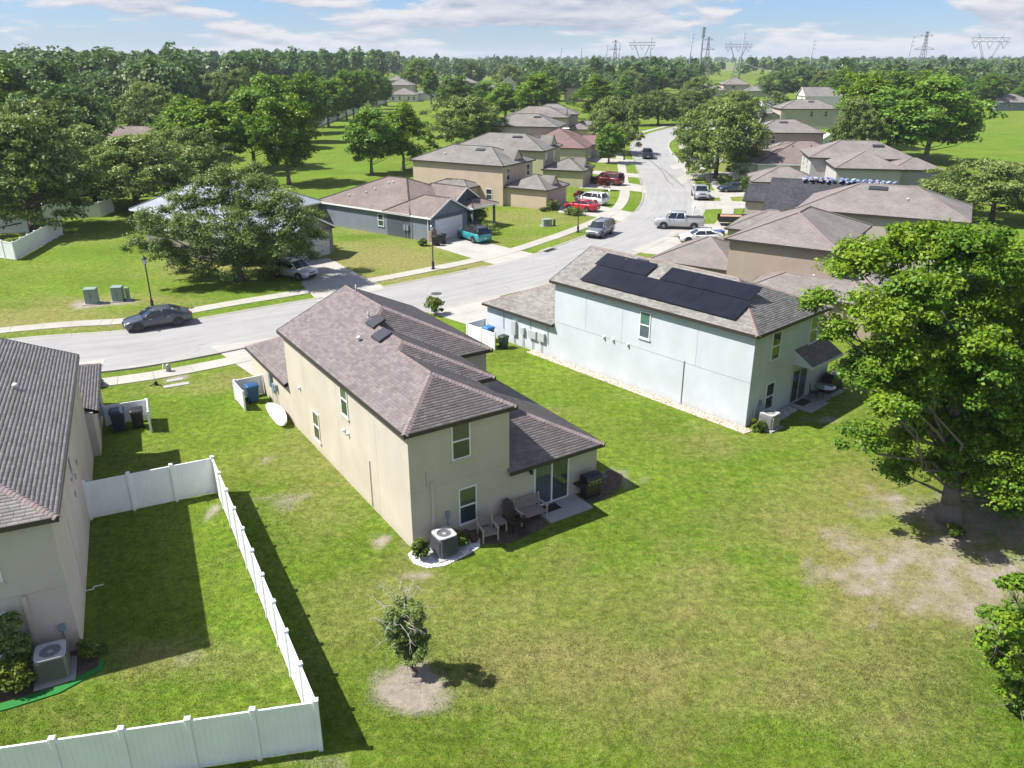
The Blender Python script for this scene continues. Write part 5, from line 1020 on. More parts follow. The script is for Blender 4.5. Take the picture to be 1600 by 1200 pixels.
put(K_MAP[0], 335, 272, 166, 50, 'maple_tree', 'bright rounded tree behind the pale metal roof', 2.4)
put(K_MAP[2], 300, 252, 160, 45, 'maple_tree', 'dark tree left of the bright rounded tree', 3.4)
put(K_MAP[1], 425, 232, 118, 42, 'maple_tree', 'dark green tree topping the slope row at its near end', 4.0)
_row = [(514, 199, 128, 28), (528, 189, 122, 22), (542, 187, 118, 20), (553, 186, 115, 19), (562, 182, 112, 18), (574, 177, 113, 17), (589, 171, 116, 15), (603, 166, 120, 13), (490, 208, 122, 30), (468, 222, 124, 34)]
_ord = ['third', 'fourth', 'fifth', 'sixth', 'seventh', 'eighth', 'ninth', 'last', 'second', 'first']
for k, (x, y, tp, hw) in enumerate(_row): put(K_MAP[k % 3], x, y, tp, hw, 'maple_tree', '%s tree from the camera in the row along the white slope fence' % _ord[k], group='row of trees along the slope fence')
put(K_MAP[1], 581, 272, 168, 37, 'maple_tree', 'left one of the two dark round trees behind the blue-grey house', 1.0)
put(K_MAP[2], 631, 266, 170, 36, 'maple_tree', 'right one of the two dark round trees behind the blue-grey house', 2.0)
put(K_OAK[2], 732, 238, 146, 58, 'oak_tree', 'dense dark oak behind the beige two-storey house', 1.7)
put(K_COL[0], 674, 163, 108, 15, 'maple_tree', 'slim upright tree in front of the far white houses', 0.3)
put(K_MAP[0], 838, 192, 120, 37, 'maple_tree', 'bright green tree above the left row of roofs', 0.9)
put(K_MAP[2], 790, 186, 134, 30, 'maple_tree', 'bright tree just right of the dense dark oak', 2.9)
put(K_MAP[0], 712, 176, 122, 24, 'maple_tree', 'light green tree in front of the far tan house', 3.3)
put(K_MAP[1], 755, 172, 128, 20, 'maple_tree', 'tree between the far tan house and the white gable', 1.3)
put(K_MAP[2], 933, 186, 124, 32, 'maple_tree', 'bushy green tree behind the end of the left roofs', 5.0)
put(K_COL[1], 972, 176, 122, 16, 'maple_tree', 'slim dark tree beside the far road trees', 1.0)
put(K_OAK[0], 955, 240, 150, 43, 'oak_tree', 'loose olive oak on the left verge where the road bends away', 2.2)
put(K_MAP[1], 951, 255, 194, 21, 'maple_tree', 'small dark tree on the verge right of the maroon roof', 0.7)
put(K_OAK[1], 1028, 195, 140, 30, 'oak_tree', 'street oak in the middle where the road vanishes', 0.1)
put(K_OAK[2], 996, 196, 146, 26, 'oak_tree', 'street oak left of the vanishing road', 4.1)
put(K_OAK[0], 1075, 196, 140, 36, 'oak_tree', 'street oak right of the vanishing road', 5.1)
put(K_OAK[1], 1118, 279, 158, 70, 'oak_tree', 'large spreading street oak over the white sedan', 3.6)
put(K_OAK[2], 1150, 200, 138, 36, 'oak_tree', 'oak behind the large spreading street oak', 1.1)
put(K_RED, 1086, 256, 231, 15, 'red_tree', 'small dark red tree under the spreading street oak')
put(K_MAP[1], 1445, 254, 120, 64, 'maple_tree', 'large dark tree at the edge of the open green field', 0.2)
put(K_MAP[1], 1385, 246, 140, 58, 'maple_tree', 'dark round tree over the grey roofs by the field', 2.6)
put(K_MAP[0], 1345, 230, 122, 44, 'maple_tree', 'bright green tree behind the field-side trees', 4.4)
put(K_MAP[0], 1410, 216, 118, 40, 'maple_tree', 'brightest tree crown at the back of the field-side group', 5.4)
put(K_OAK[0], 1330, 252, 150, 42, 'oak_tree', 'olive tree at the left of the field-side group', 3.1)
put(K_COL[0], 1452, 200, 115, 18, 'maple_tree', 'upright bright tree rising behind the field-side group', 2.5)
put(K_OAK[2], 1548, 345, 246, 84, 'oak_tree', 'low olive tree at the right edge of the green field', 0.6)
put(K_OAK[1], 1470, 330, 262, 36, 'oak_tree', 'low dark tree beside the brick-red rear wall', 1.6)
put(K_MAP[0], 1537, 171, 119, 25, 'maple_tree', 'single round tree standing at the far side of the field', 1.0)
put(K_MAP[1], 1490, 168, 118, 22, 'maple_tree', 'dark tree left of the single round tree across the field', 3.0)
put(K_MAP[0], 1605, 170, 128, 20, 'maple_tree', 'tree cut by the right edge across the field', 2.0)
# broad trees of the middle distance
_mid = [(120, 262, 132, 62, 'below the far woods at the left'), (250, 232, 128, 54, 'right of the half-hidden brown roof'), (20, 250, 120, 60, 'against the left edge under the woods'), (180, 206, 118, 44, 'behind the brown roof'), (330, 196, 112, 40, 'just below the blue hip roof'), (258, 200, 112, 38, 'left of the blue hip roof'), (90, 202, 110, 46, 'in front of the far woods at the left'),
        (380, 196, 104, 36, 'behind the slope row'), (650, 144, 96, 24, 'over the far white houses'), (735, 140, 96, 22, 'over the far tan house'), (800, 152, 100, 26, 'behind the bright row-end tree'), (868, 158, 104, 28, 'beside the lone far two-storey house'), (905, 150, 108, 26, 'right of the lone far two-storey house'), (985, 160, 110, 24, 'above the slim dark tree'), (1020, 152, 108, 22, 'above the vanishing road'), (1062, 150, 106, 24, 'left of the far right-hand roofs'),
        (1085, 172, 118, 30, 'behind the street oaks on the right'), (1210, 160, 112, 24, 'right of the far right-hand roofs'), (1245, 158, 104, 28, 'left of the leaning white pole'), (1280, 160, 108, 26, 'right of the leaning white pole'), (1320, 165, 112, 28, 'left of the field-side group'), (1360, 170, 112, 24, 'peeping over the field-side group'), (1215, 185, 142, 20, 'between the right-hand roofs and the street oaks'), (1575, 160, 116, 26, 'behind the single round tree')]
for k, (x, y, tp, hw, wh) in enumerate(_mid): put((K_BROAD, K_OAK[k % 3], K_MAP[2])[k % 3 if k % 3 < 2 else (0 if k % 2 else 2)], x, y, tp, hw, 'broadleaf_tree', 'broad green tree ' + wh, group=G1)

# the far woods: one mass of crowns
def woods():
    rng = np.random.default_rng(77); cs = []; ns = []; ss = []; ti = []
    zones = [(-160, 830, lambda x: np.interp(x, [-160, 0, 160, 300, 420, 520, 640, 830], [262, 255, 232, 200, 165, 147, 131, 122]), 106, 1250),
             (820, 1180, lambda x: np.interp(x, [820, 900, 1000, 1080, 1180], [150, 158, 160, 150, 130]), 97, 560), (1160, 1760, lambda x: np.interp(x, [1160, 1260, 1400, 1600, 1760], [150, 168, 158, 158, 165]), 97, 800),
             (-200, 1800, lambda x: 0 * x + 107, 91.5, 900)]
    for x0, x1, fy, ytop, n in zones:
        px = rng.uniform(x0, x1, n); lo = fy(px); py = ytop + (lo - ytop) * rng.random(n) ** 1.2
        for x, y in zip(px, py):
            b = W(x, y)
            if b.y > 4200 or b.y < 0: continue
            if 1040 < x < 1190 and 100 < y < 116: continue          # open grass strip under the power lines
            if (1090 < x < 1212 and y > 127) or (1183 < x < 1302 and y > 139) or (872 < x < 912 and y > 131) or (600 < x < 806 and y > 124) or (108 < x < 245 and y > 200) or (1500 < x < 1800 and y > 148) or (310 < x < 360 and y > 140) or (1300 < x and 168 < y): continue
            d = math.hypot(b.x, b.y); pine = rng.random() < (.45 if x < 800 else .25); left = x < 620
            h = rng.uniform(12, 17.5) + (4.0 if left else 0) + (3.5 if pine else 0) - (2.5 if not left else 0); h = min(h, 15.5 + .0125 * d); rr = h * (rng.uniform(.19, .26) if pine else rng.uniform(.30, .44)); zb = h * (.35 if pine else .0)
            card = max(.42, d * .0024); m = int(np.clip(2.6 * (rr * 2) * (h - zb) / (card * card * 1.15), 36, 700))
            u = rng.normal(size=(m, 3)); u /= np.linalg.norm(u, axis=1, keepdims=True); u[:, 2] = np.where(u[:, 2] < -.4, -u[:, 2], u[:, 2])
            lb = rng.normal(size=(6, 3)); lb /= np.linalg.norm(lb, axis=1, keepdims=True); kk = (.62 + (np.maximum(0, u @ lb.T) ** 4 * .32).sum(1)) * rng.uniform(.8, 1.05, m)
            z0 = float(hillz(np.array([b.x]), np.array([b.y]))[0])
            c = np.stack([b.x + u[:, 0] * rr * kk, b.y + u[:, 1] * rr * kk, z0 + zb + (h - zb) / 2 * (1 + u[:, 2] * kk)], 1)
            cs.append(c); ns.append(u * .9 + rng.normal(size=(m, 3)) * .5 + [0, 0, .4]); ss.append(card * rng.uniform(.6, 1.25, m)); ti.append(np.clip(rng.normal(.48, .2) + rng.normal(0, .14, m), 0, 1))
    C = np.concatenate(cs); v, q = leaf_cards(C, np.concatenate(ns), np.concatenate(ss), rng, .7)
    o = link('woods', np_mesh('woods', v, q, L_WOOD, {'tint': np.repeat(np.concatenate(ti), 4)})); tag(o, 'dark green woods filling the horizon', 'woods', kind='stuff'); print('woods cards', len(q))
woods()
# young tree in the sand ring, dead twigs round its crown
def sapling():
    b = W(645, 1056); t = lobe_tree('young_oak', 'small half-dead oak sapling in a ring of bare sand', (b.x, b.y), [(632, 945, 12), (618, 960, 12), (645, 955, 13), (655, 972, 12), (612, 980, 13), (635, 978, 16), (625, 1000, 14), (652, 996, 14), (640, 1015, 14), (660, 1020, 9), (628, 1022, 10), (645, 1036, 10), (655, 1005, 8)], L_OAK, BARKD, 150, .036, .16, .055, .35, 9, .5, .7, dens=110, grow=1.28)
    rng = np.random.default_rng(19); mb = MB()
    for k in range(40):
        a = rng.uniform(0, 6.28); z = rng.uniform(1.5, 3.3); el = rng.uniform(-.1, .9); L = rng.uniform(.6, 1.15); p = Vector((-.25, 0, z)); d = Vector((math.cos(a) * math.cos(el), math.sin(a) * math.cos(el), math.sin(el)))
        pts = [p + d * .25]
        for s in range(4): d = (d + Vector(rng.normal(0, .3, 3))).normalized(); pts.append(pts[-1] + d * L / 4)
        mb.tube([tuple(x) for x in pts], [.011, .009, .007, .005, .003], 4)
        for s in range(3): e = (d + Vector(rng.normal(0, .7, 3))).normalized(); j = pts[int(rng.integers(1, 4))]; mb.tube([tuple(j), tuple(j + e * rng.uniform(.12, .35))], [.005, .002], 4)
    mb.build('dead_twigs', TWIG, t)['kind'] = 'stuff'
sapling()
# shrubs
def shrub(name, label, xy, r, h, seed=1, mt=None, leaf=.05, group=None, n=26, z=0):
    rng = np.random.default_rng(seed); t = thing(name, label, 'shrub', (xy[0], xy[1], z), 0, group)
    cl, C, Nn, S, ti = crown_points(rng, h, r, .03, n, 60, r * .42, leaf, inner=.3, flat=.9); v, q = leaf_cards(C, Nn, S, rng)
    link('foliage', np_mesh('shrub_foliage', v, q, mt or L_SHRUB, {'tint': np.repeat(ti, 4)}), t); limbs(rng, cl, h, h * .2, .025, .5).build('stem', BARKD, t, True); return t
# ------------------------------------------------------------------ vehicles
def _paint(t, col, metal=.35):
    n = t.noise(40., 2., .5, t.obj()); c = t.mix(1., col, t.ramp(n, (.3, .94), (.7, 1.06)), 'MULTIPLY'); d = t.noise(2.5, 5., .65, t.obj())
    t.done(t.bsdf(c, t.math('ADD', .28, t.math('MULTIPLY', d, .12)), metal, .5, .7))
def paint(key, col, metal=.35): return mat('paint_' + key, _paint, col, metal)
CARGLASS = mat('car_glass', _glass, (.010, .012, .014)); LENS = plain('headlight_lens', (.62, .64, .66), .15, spec=.8); REDLENS = plain('tail_lens', (.28, .012, .012), .2, spec=.8); CHROME = plain('chrome', (.55, .56, .58), .2, metal=.9)
SPEC = {  # x positions run from the tail (-L/2) to the nose (+L/2): (x, half width factor, top of body)
    'sedan': dict(L=4.85, W=1.86, H=1.45, wb=2.85, wr=.34, body=[(-.5, .80, .62), (-.485, .90, .86), (-.45, .96, 1.00), (-.30, 1., 1.03), (-.1, 1., .99), (.16, 1., .97), (.24, .99, .94), (.40, .95, .82), (.47, .90, .72), (.495, .80, .58), (.5, .74, .50)], cab=(-.40, .235, -.20, .075)),
    'suv': dict(L=4.75, W=1.90, H=1.70, wb=2.75, wr=.365, body=[(-.5, .84, .75), (-.492, .93, 1.0), (-.47, .98, 1.08), (-.25, 1., 1.08), (.0, 1., 1.06), (.20, 1., 1.05), (.27, .99, 1.02), (.42, .95, .94), (.475, .90, .84), (.497, .82, .68), (.5, .78, .58)], cab=(-.485, .255, -.42, .10)),
    'large': dict(L=5.35, W=2.02, H=1.92, wb=3.15, wr=.40, body=[(-.5, .88, .85), (-.492, .95, 1.12), (-.47, .99, 1.20), (-.2, 1., 1.20), (.1, 1., 1.18), (.22, 1., 1.17), (.28, .99, 1.15), (.45, .96, 1.08), (.485, .92, .98), (.5, .88, .75)], cab=(-.488, .25, -.45, .13)),
    'pickup': dict(L=5.85, W=2.02, H=1.88, wb=3.55, wr=.41, body=[(-.5, .92, .85), (-.495, .98, 1.10), (-.48, 1., 1.18), (-.2, 1., 1.18), (.1, 1., 1.16), (.24, 1., 1.16), (.29, .99, 1.14), (.45, .97, 1.08), (.487, .93, .98), (.5, .89, .78)], cab=(-.12, .27, -.10, .16)),
}
def vehicle(kind, name, label, near_front, near_rear, pm, side=1, rimm=None, roofm=None, center=None, heading=None, group=None, lift=0.0):
    """near_front/near_rear: ground points of the wheels on the camera side; side=+1 when those wheels are on the driver's left (+y) flank"""
    S = SPEC[kind]; L, Wd, Hh = S['L'], S['W'], S['H']; wr = S['wr']
    if center is None:
        a = Vector(near_rear[:2]); b = Vector(near_front[:2]); d = (b - a).normalized(); m = (a + b) / 2; n = Vector((-d.y, d.x)); c = m - n * side * (Wd / 2 - .1); heading = math.atan2(d.y, d.x)
    else: c = Vector(center[:2])
    t = thing(name, label, 'car' if kind != 'pickup' else 'pickup', (c.x, c.y, .015), heading, group)
    zb = .26 + lift; mb = MB(); rings = []
    for fx, fw, zt in S['body']:
        x = fx * L; w = Wd / 2 * fw; zt += lift; lo = zb + (.12 if abs(fx) > .47 else 0); zm = lo + (zt - lo) * .55
        h = [(w * .88, lo), (w * .98, lo + .1), (w, zm), (w * .985, zt - .1), (w * .93, zt - .02), (w * .80, zt + .015)]
        rings.append([(x, y, z) for y, z in h] + [(x, 0, zt + .035)] + [(x, -y, z) for y, z in reversed(h)])
    mb.loft(rings); body = mb.build('body', pm, t, True)
    # cabin
    xr, xf, tr, tf = [q * L for q in S['cab']]; zc = [b for b in S['body'] if abs(b[0]) < .3][0][2] + lift - .04; Ht = Hh + lift; wb_ = Wd / 2 * .93; wt = Wd / 2 * .74; g = MB()
    def rect(x0, x1, w, z): return [(x0 + .06, -w, z), (x1 - .06, -w, z), (x1, -w * .88, z), (x1 + .03, 0, z), (x1, w * .88, z), (x1 - .06, w, z), (x0 + .06, w, z), (x0, w * .88, z), (x0 - .02, 0, z), (x0, -w * .88, z)]
    mixr = lambda f: rect(xr + (tr - xr) * f, xf + (tf - xf) * f, wb_ + (wt - wb_) * f, zc + (Ht - .06 - zc) * f)
    g.loft([mixr(0), mixr(.5), mixr(1.0)]); gl = g.build('window_glass', CARGLASS, t, False)
    rf = MB().loft([rect(tr - .05, tf + .05, wt + .02, Ht - .085), rect(tr + .0, tf, wt + .015, Ht - .03), rect(tr + .18, tf - .18, wt * .86, Ht)]).build('roof', roofm or pm, t, True)
    pm2 = roofm if (roofm and kind == 'suv') else pm
    def pillar(a, b, r): MB().tube([a, b], r, 5).build('pillar', pm2, t, True)
    for sy in (-1, 1):
        b_ = lambda fx, f: (xr + (tr - xr) * f if fx == 'r' else xf + (tf - xf) * f, sy * (wb_ + (wt - wb_) * f) * .985, zc + (Ht - .06 - zc) * f)
        pillar(b_('f', 0), b_('f', 1), .05); pillar(b_('r', 0), b_('r', 1), .075 if kind == 'sedan' else .11)
        for q, rr in {'large': [(.38, .035), (.68, .035)], 'suv': [(.5, .035), (.2, .05)]}.get(kind, [(.5, .035)]):
            xa = xr + (xf - xr) * q; xb = tr + (tf - tr) * (q + .02); pillar((xa, sy * wb_ * 1.005, zc), (xb, sy * wt * 1.01, Ht - .06), rr)
    ax = S['wb'] / 2; ac = .02 * L
    for sx in (-1, 1):
        for sy in (-1, 1):
            wx = ac + sx * ax - (.1 if kind == 'pickup' else 0); y0 = sy * (Wd / 2 - .02); y1 = sy * (Wd / 2 - .26)
            MB().cyl((wx, y0 + sy * .026, wr + .03), (wx, y1, wr + .03), wr + .075, n=18).build('wheel_arch', BLACK, t)
            tw = MB(); prof = [(wr * .62, .035), (wr * .93, .04), (wr, .08), (wr, .2), (wr * .93, .23), (wr * .6, .23)]
            tw.loft([[(wx + r * math.cos(6.2832 * i / 18), y0 + sy * (.06 - dd), wr + r * math.sin(6.2832 * i / 18)) for i in range(18)] for r, dd in prof]); tyre = tw.build('wheel', TYRE, t, False)
            rm = MB(); rm.cyl((wx, y0 + sy * .028, wr), (wx, y0 - sy * .05, wr), wr * .64, n=16)
            for k in range(5):
                an = k * 1.2566; rm.cyl((wx, y0 + sy * .036, wr), (wx + wr * .6 * math.cos(an), y0 + sy * .034, wr + wr * .6 * math.sin(an)), .045, .035, 4, 1)
            rm.cyl((wx, y0 + sy * .045, wr), (wx, y0, wr), .07, n=8, m=1); rm.build('rim', [BLACK, rimm or ALLOY], tyre)
    zf = [b for b in S['body']][-3][2] + lift
    for sy in (-1, 1):
        MB().bev(.455 * L, .492 * L, sy * Wd * .30 - .19, sy * Wd * .30 + .19, zf - .20, zf - .06, .02).build('headlight', LENS, t)
        MB().bev(-.497 * L, -.47 * L, sy * Wd * .37 - .14, sy * Wd * .37 + .12, .72 + lift, .95 + lift, .02).build('tail_light', REDLENS, t)
        xm = xf - .25; MB().bev(xm - .07, xm + .07, sy * (Wd / 2 + .09) - .1, sy * (Wd / 2 + .09) + .1, zc + .04, zc + .2, .03).build('mirror', pm, t, True)
        hd = MB()
        for q in (.12, -.14): hd.box(q * L - .1, q * L + .1, sy * Wd / 2 - .01, sy * Wd / 2 + .025, zc - .1, zc - .07)
        hd.build('door_handle', CHROME, t)
    gr = MB().box(.49 * L, .503 * L, -Wd * .28, Wd * .28, .38 + lift, .56 + lift).box(.482 * L, .498 * L, -Wd * .2, Wd * .2, zf - .2, zf - .06); gr.build('grille', BLACK, t)
    MB().box(-.506 * L, -.495 * L, -.16, .16, .52 + lift, .66 + lift).build('license_plate', plain('plate', (.6, .6, .6), .4), t)
    if kind == 'pickup':
        bd = MB(); x0, x1 = -.485 * L, -.14 * L; bd.box(x0, x1, -Wd * .40, Wd * .40, 1.15 + lift, 1.222 + lift); bd.build('bed_floor', BLACK, t)
        rl = MB().box(x0, x1, Wd * .40, Wd * .485, 1.12 + lift, 1.27 + lift).box(x0, x1, -Wd * .485, -Wd * .40, 1.12 + lift, 1.27 + lift).box(x0 - .06, x0, -Wd * .47, Wd * .47, .8 + lift, 1.27 + lift); rl.build('bed_side', pm, t)
    else:
        MB().box(.1 * L - .3, .1 * L, -.02, .02, Ht - .01, Ht + .03).build('roof_rail', BLACK, t) if kind == 'sedan' else [MB().tube([(tr + .2, sy * wt * .85, Ht + .0), (tr + .3, sy * wt * .85, Ht + .06), (tf - .3, sy * wt * .85, Ht + .05), (tf - .2, sy * wt * .85, Ht - .01)], .022, 5).build('roof_rail', BLACK, t) for sy in (-1, 1)]
    return t
DARKRIM = plain('dark_rim', (.05, .05, .055), .4)
vehicle('sedan', 'parked_car', 'dark grey sedan parked at the far kerb on the left', W(218, 519), W(283, 509), paint('gunmetal', (.075, .085, .105)), 1, DARKRIM)
_h = R(-31); _f = W(489, 438); vehicle('suv', 'parked_car', 'silver hatchback facing out of the driveway under the oak', None, None, paint('silver', (.46, .47, .49)), center=(_f.x - 2.35 * math.cos(_h), _f.y - 2.35 * math.sin(_h)), heading=_h)
vehicle('suv', 'parked_car', 'teal compact car with black roof outside the blue-grey house', W(715, 372), W(746, 382), paint('teal', (.035, .30, .34), .2), 1, roofm=paint('black', (.012, .012, .014)))
vehicle('sedan', 'parked_car', 'bright red sedan in the beige house driveway', W(889, 328), W(919, 332), paint('red', (.42, .010, .018), .2), 1)
vehicle('suv', 'parked_car', 'white sport utility car behind the red sedan', W(903, 318), W(934, 322), paint('white', (.68, .69, .70), .1), 1)
vehicle('large', 'parked_car', 'large maroon utility vehicle in the next driveway', W(926, 287), W(962, 291), paint('maroon', (.16, .012, .024), .3), 1)
vehicle('suv', 'moving_car', 'grey minivan-like car driving down the road towards the camera', W(941, 372), W(955, 365.5), paint('steel', (.19, .21, .235)), 1)
_q, _t, _n = at_s(near_s(W2(1000, 247))); vehicle('pickup', 'moving_car', 'dark blue pickup driving away up the road', None, None, paint('navy', (.020, .030, .050)), center=(_q.x - _n.x * 1.6, _q.y - _n.y * 1.6), heading=math.atan2(_t.y, _t.x))
vehicle('pickup', 'parked_pickup', 'silver crew-cab pickup backed into the right-hand driveway', W(1033, 358), W(1088, 360), paint('silver', (.46, .47, .49)), 1, lift=.12)
_f = W(1098, 314); vehicle('pickup', 'parked_pickup', 'silver pickup facing the camera across the right sidewalk', None, None, paint('silver2', (.40, .42, .45)), center=(_f.x + .2, _f.y + 2.9), heading=R(-95))
vehicle('sedan', 'parked_car', 'white coupe half hidden by the taupe roof', W(1078, 381), W(1116, 381), paint('white', (.68, .69, .70), .1), 1, DARKRIM)
vehicle('sedan', 'parked_car', 'dark blue sedan in the driveway behind the facing pickup', W(1135, 301), W(1163, 300.5), paint('bluegrey', (.045, .065, .10)), 1)
vehicle('sedan', 'parked_car', 'white sedan under the spreading street oak', W(1089, 256.5), W(1110, 256.5), paint('pearl', (.60, .61, .62), .1), 1)
# ------------------------------------------------------------------ fences
def fence(label, pts, panel=1.76, h=1.83, mt=None, start_post=True, end_post=True):
    mt = mt or VINYL; t = thing('vinyl_fence', label, 'fence', (pts[0][0], pts[0][1], 0)); o = Vector(pts[0]); first = True
    def post(p, a):
        q = p - o; mb = MB().bev(-.065, .065, -.065, .065, -.1, h + .06, .006); m = Matrix.Translation((q.x, q.y, 0)) @ Matrix.Rotation(a, 4, 'Z'); po = mb.xf(m).build('post', mt, t)
        c = MB().loft([[(x * .085, y * .085, h + .06) for x, y in ((-1, -1), (1, -1), (1, 1), (-1, 1))], [(x * .085, y * .085, h + .10) for x, y in ((-1, -1), (1, -1), (1, 1), (-1, 1))], [(x * .01, y * .01, h + .15) for x, y in ((-1, -1), (1, -1), (1, 1), (-1, 1))]]); c.xf(m).build('cap', mt, po)
    for i in range(len(pts) - 1):
        a, b = Vector(pts[i]), Vector(pts[i + 1]); L = (b - a).length; n = max(1, round(L / panel)); ang = math.atan2((b - a).y, (b - a).x)
        for k in range(n):
            p = a.lerp(b, k / n); q = a.lerp(b, (k + 1) / n); w = (q - p).length - .13
            if (k > 0 or i > 0 or start_post): post(p, ang)
            mb = MB(); mb.box(0, w, -.025, .025, .06, .2); mb.box(0, w, -.03, .03, h - .10, h + .01); nb = max(3, round(w / .155))
            for j in range(nb):
                x0 = w * j / nb; x1 = w * (j + 1) / nb; mb.loft([[(x0 + .003, -.006, z), (x0 + .012, -.014, z), (x1 - .012, -.014, z), (x1 - .003, -.006, z), (x1 - .003, .006, z), (x1 - .012, .014, z), (x0 + .012, .014, z), (x0 + .003, .006, z)] for z in (.18, h - .08)])
            mb.box(0, w, -.004, .004, .1, h - .05)
            mm = p - o; d = (q - p).normalized() * .065; mb.xf(Matrix.Translation((mm.x + d.x, mm.y + d.y, 0)) @ Matrix.Rotation(ang, 4, 'Z')).build('panel', mt, t)
        if i == len(pts) - 2 and end_post: post(b, ang)
    return t
def ft(fr, x, y): return Vector(frame_pt(fr, x, y))
_NE = Vector(W2(340, 770)); _SE = Vector(W2(502, 1172)); _d = Vector((math.cos(R(26)), math.sin(R(26))))
fence('white vinyl privacy fence round the left yard', [_NE - _d * 5.35, _NE, _SE, _SE - Vector((math.cos(R(11.5)), math.sin(R(11.5)))) * 12.2])
fence('white fence corner under the broad oak at the left edge', [Vector(W2(-60, 396)), Vector(W2(26, 407)), Vector(W2(98, 367))])
fence('pale fence behind the broad oak trunk at the left', [Vector(W2(-30, 366)), Vector(W2(45, 364))])
fence('sunlit fence panels at the far end of the left lawn', [Vector(W2(70, 342)), Vector(W2(158, 339)), Vector(W2(178, 331))])
fence('white fence running along the tree row on the slope', [Vector(W2(470, 215)), Vector(W2(482, 203)), Vector(W2(512, 192)), Vector(W2(550, 178)), Vector(W2(582, 167)), Vector(W2(606, 159))], 3.0)
fence('white fence at the far side of the green field', [Vector(W2(1462, 164)), Vector(W2(1512, 167)), Vector(W2(1555, 167))], 3.0)
fence('white fence cut by the right edge across the field', [Vector(W2(1566, 172)), Vector(W2(1625, 173))], 3.0)
fence('white fence between the far right roofs and the field trees', [Vector(W2(1276, 214)), Vector(W2(1296, 222)), Vector(W2(1282, 232))], 2.6)
# bin screens
BINB = plain('bin_blue', (.020, .085, .20), .45); BINN = plain('bin_navy', (.018, .026, .050), .45); BINK = plain('bin_black', (.012, .012, .014), .5)
def bin_(label, xy, rz, m, group=None, sc=1.0):
    t = thing('wheelie_bin', label, 'bin', (xy[0], xy[1], 0), rz, group); t.scale = (sc,) * 3
    rg = lambda w, d, z: [(-w + .04, -d, z), (w - .04, -d, z), (w, -d + .04, z), (w, d - .04, z), (w - .04, d, z), (-w + .04, d, z), (-w, d - .04, z), (-w, -d + .04, z)]
    MB().loft([rg(.25, .27, .08), rg(.31, .34, .95), rg(.335, .37, .96), rg(.335, .37, 1.02)]).build('bin_body', m, t)
    MB().loft([rg(.345, .39, 1.025), rg(.345, .38, 1.06), rg(.26, .27, 1.13)]).build('lid', m, t); MB().cyl((-.28, .42, 1.0), (.28, .42, 1.0), .022).build('handle', m, t)
    for s in (-1, 1): MB().cyl((s * .27, .27, .12), (s * .33, .27, .12), .12, n=14).build('wheel', BLACK, t)
def screen(label, fr, walls):
    t = thing('bin_screen', label, 'fence', (*frame_pt(fr, 0, 0), 0), fr[2])
    for (x0, y0, x1, y1) in walls:
        L = math.hypot(x1 - x0, y1 - y0); a = math.atan2(y1 - y0, x1 - x0); mb = MB().box(0.06, L - .06, -.02, .02, .06, 1.2); mb.box(.06, L - .06, -.03, .03, 1.12, 1.22); mb.xf(Matrix.Translation((x0, y0, 0)) @ Matrix.Rotation(a, 4, 'Z')).build('panel', VINYL, t)
        for px_, py_ in ((x0, y0), (x1, y1)): 
            p = MB().bev(px_ - .055, px_ + .055, py_ - .055, py_ + .055, 0, 1.27, .01); p.build('post', VINYL, t)
screen('white screen round the blue bin beside the cream house', _yh, [(-1.75, 18.1, -1.75, 20.0), (-1.69, 20.06, -.1, 20.06)])
bin_('blue wheeled bin beside the cream house', frame_pt(_yh, -.95, 19.2), _yh[2] + R(90), BINB)
screen('white screen behind the two bins of the left grey house', _lh, [(.6, 19.6, 2.75, 19.6), (2.8, 17.7, 2.8, 19.54)])
bin_('navy wheeled bin with grey lid by the left grey house', frame_pt(_lh, 1.25, 18.7), _lh[2] + R(180), BINN, sc=1.12); bin_('black wheeled bin in the corner of the left screen', frame_pt(_lh, 2.2, 18.75), _lh[2] + R(180), BINK)
screen('bright white screen at the blue house garage corner', _bh, [(-1.85, 18.9, -1.85, 20.35), (-1.85, 20.41, -1.85, 21.9), (-1.79, 21.96, -.1, 21.96)])
bin_('blue bin behind the white screen of the blue house', frame_pt(_bh, -.95, 20.6), _bh[2] + R(90), plain('bin_sky', (.03, .16, .36), .45)); bin_('green bin at the open end of the blue house screen', frame_pt(_bh, -1.15, 18.75), _bh[2] + R(90), plain('bin_green', (.02, .05, .035), .5), sc=.85)
for k, (x, y) in enumerate(((681, 384), (691, 381))): bin_(('left' if k == 0 else 'right') + ' one of two black bins by the white garage door', W2(x, y), R(-36), BINK)
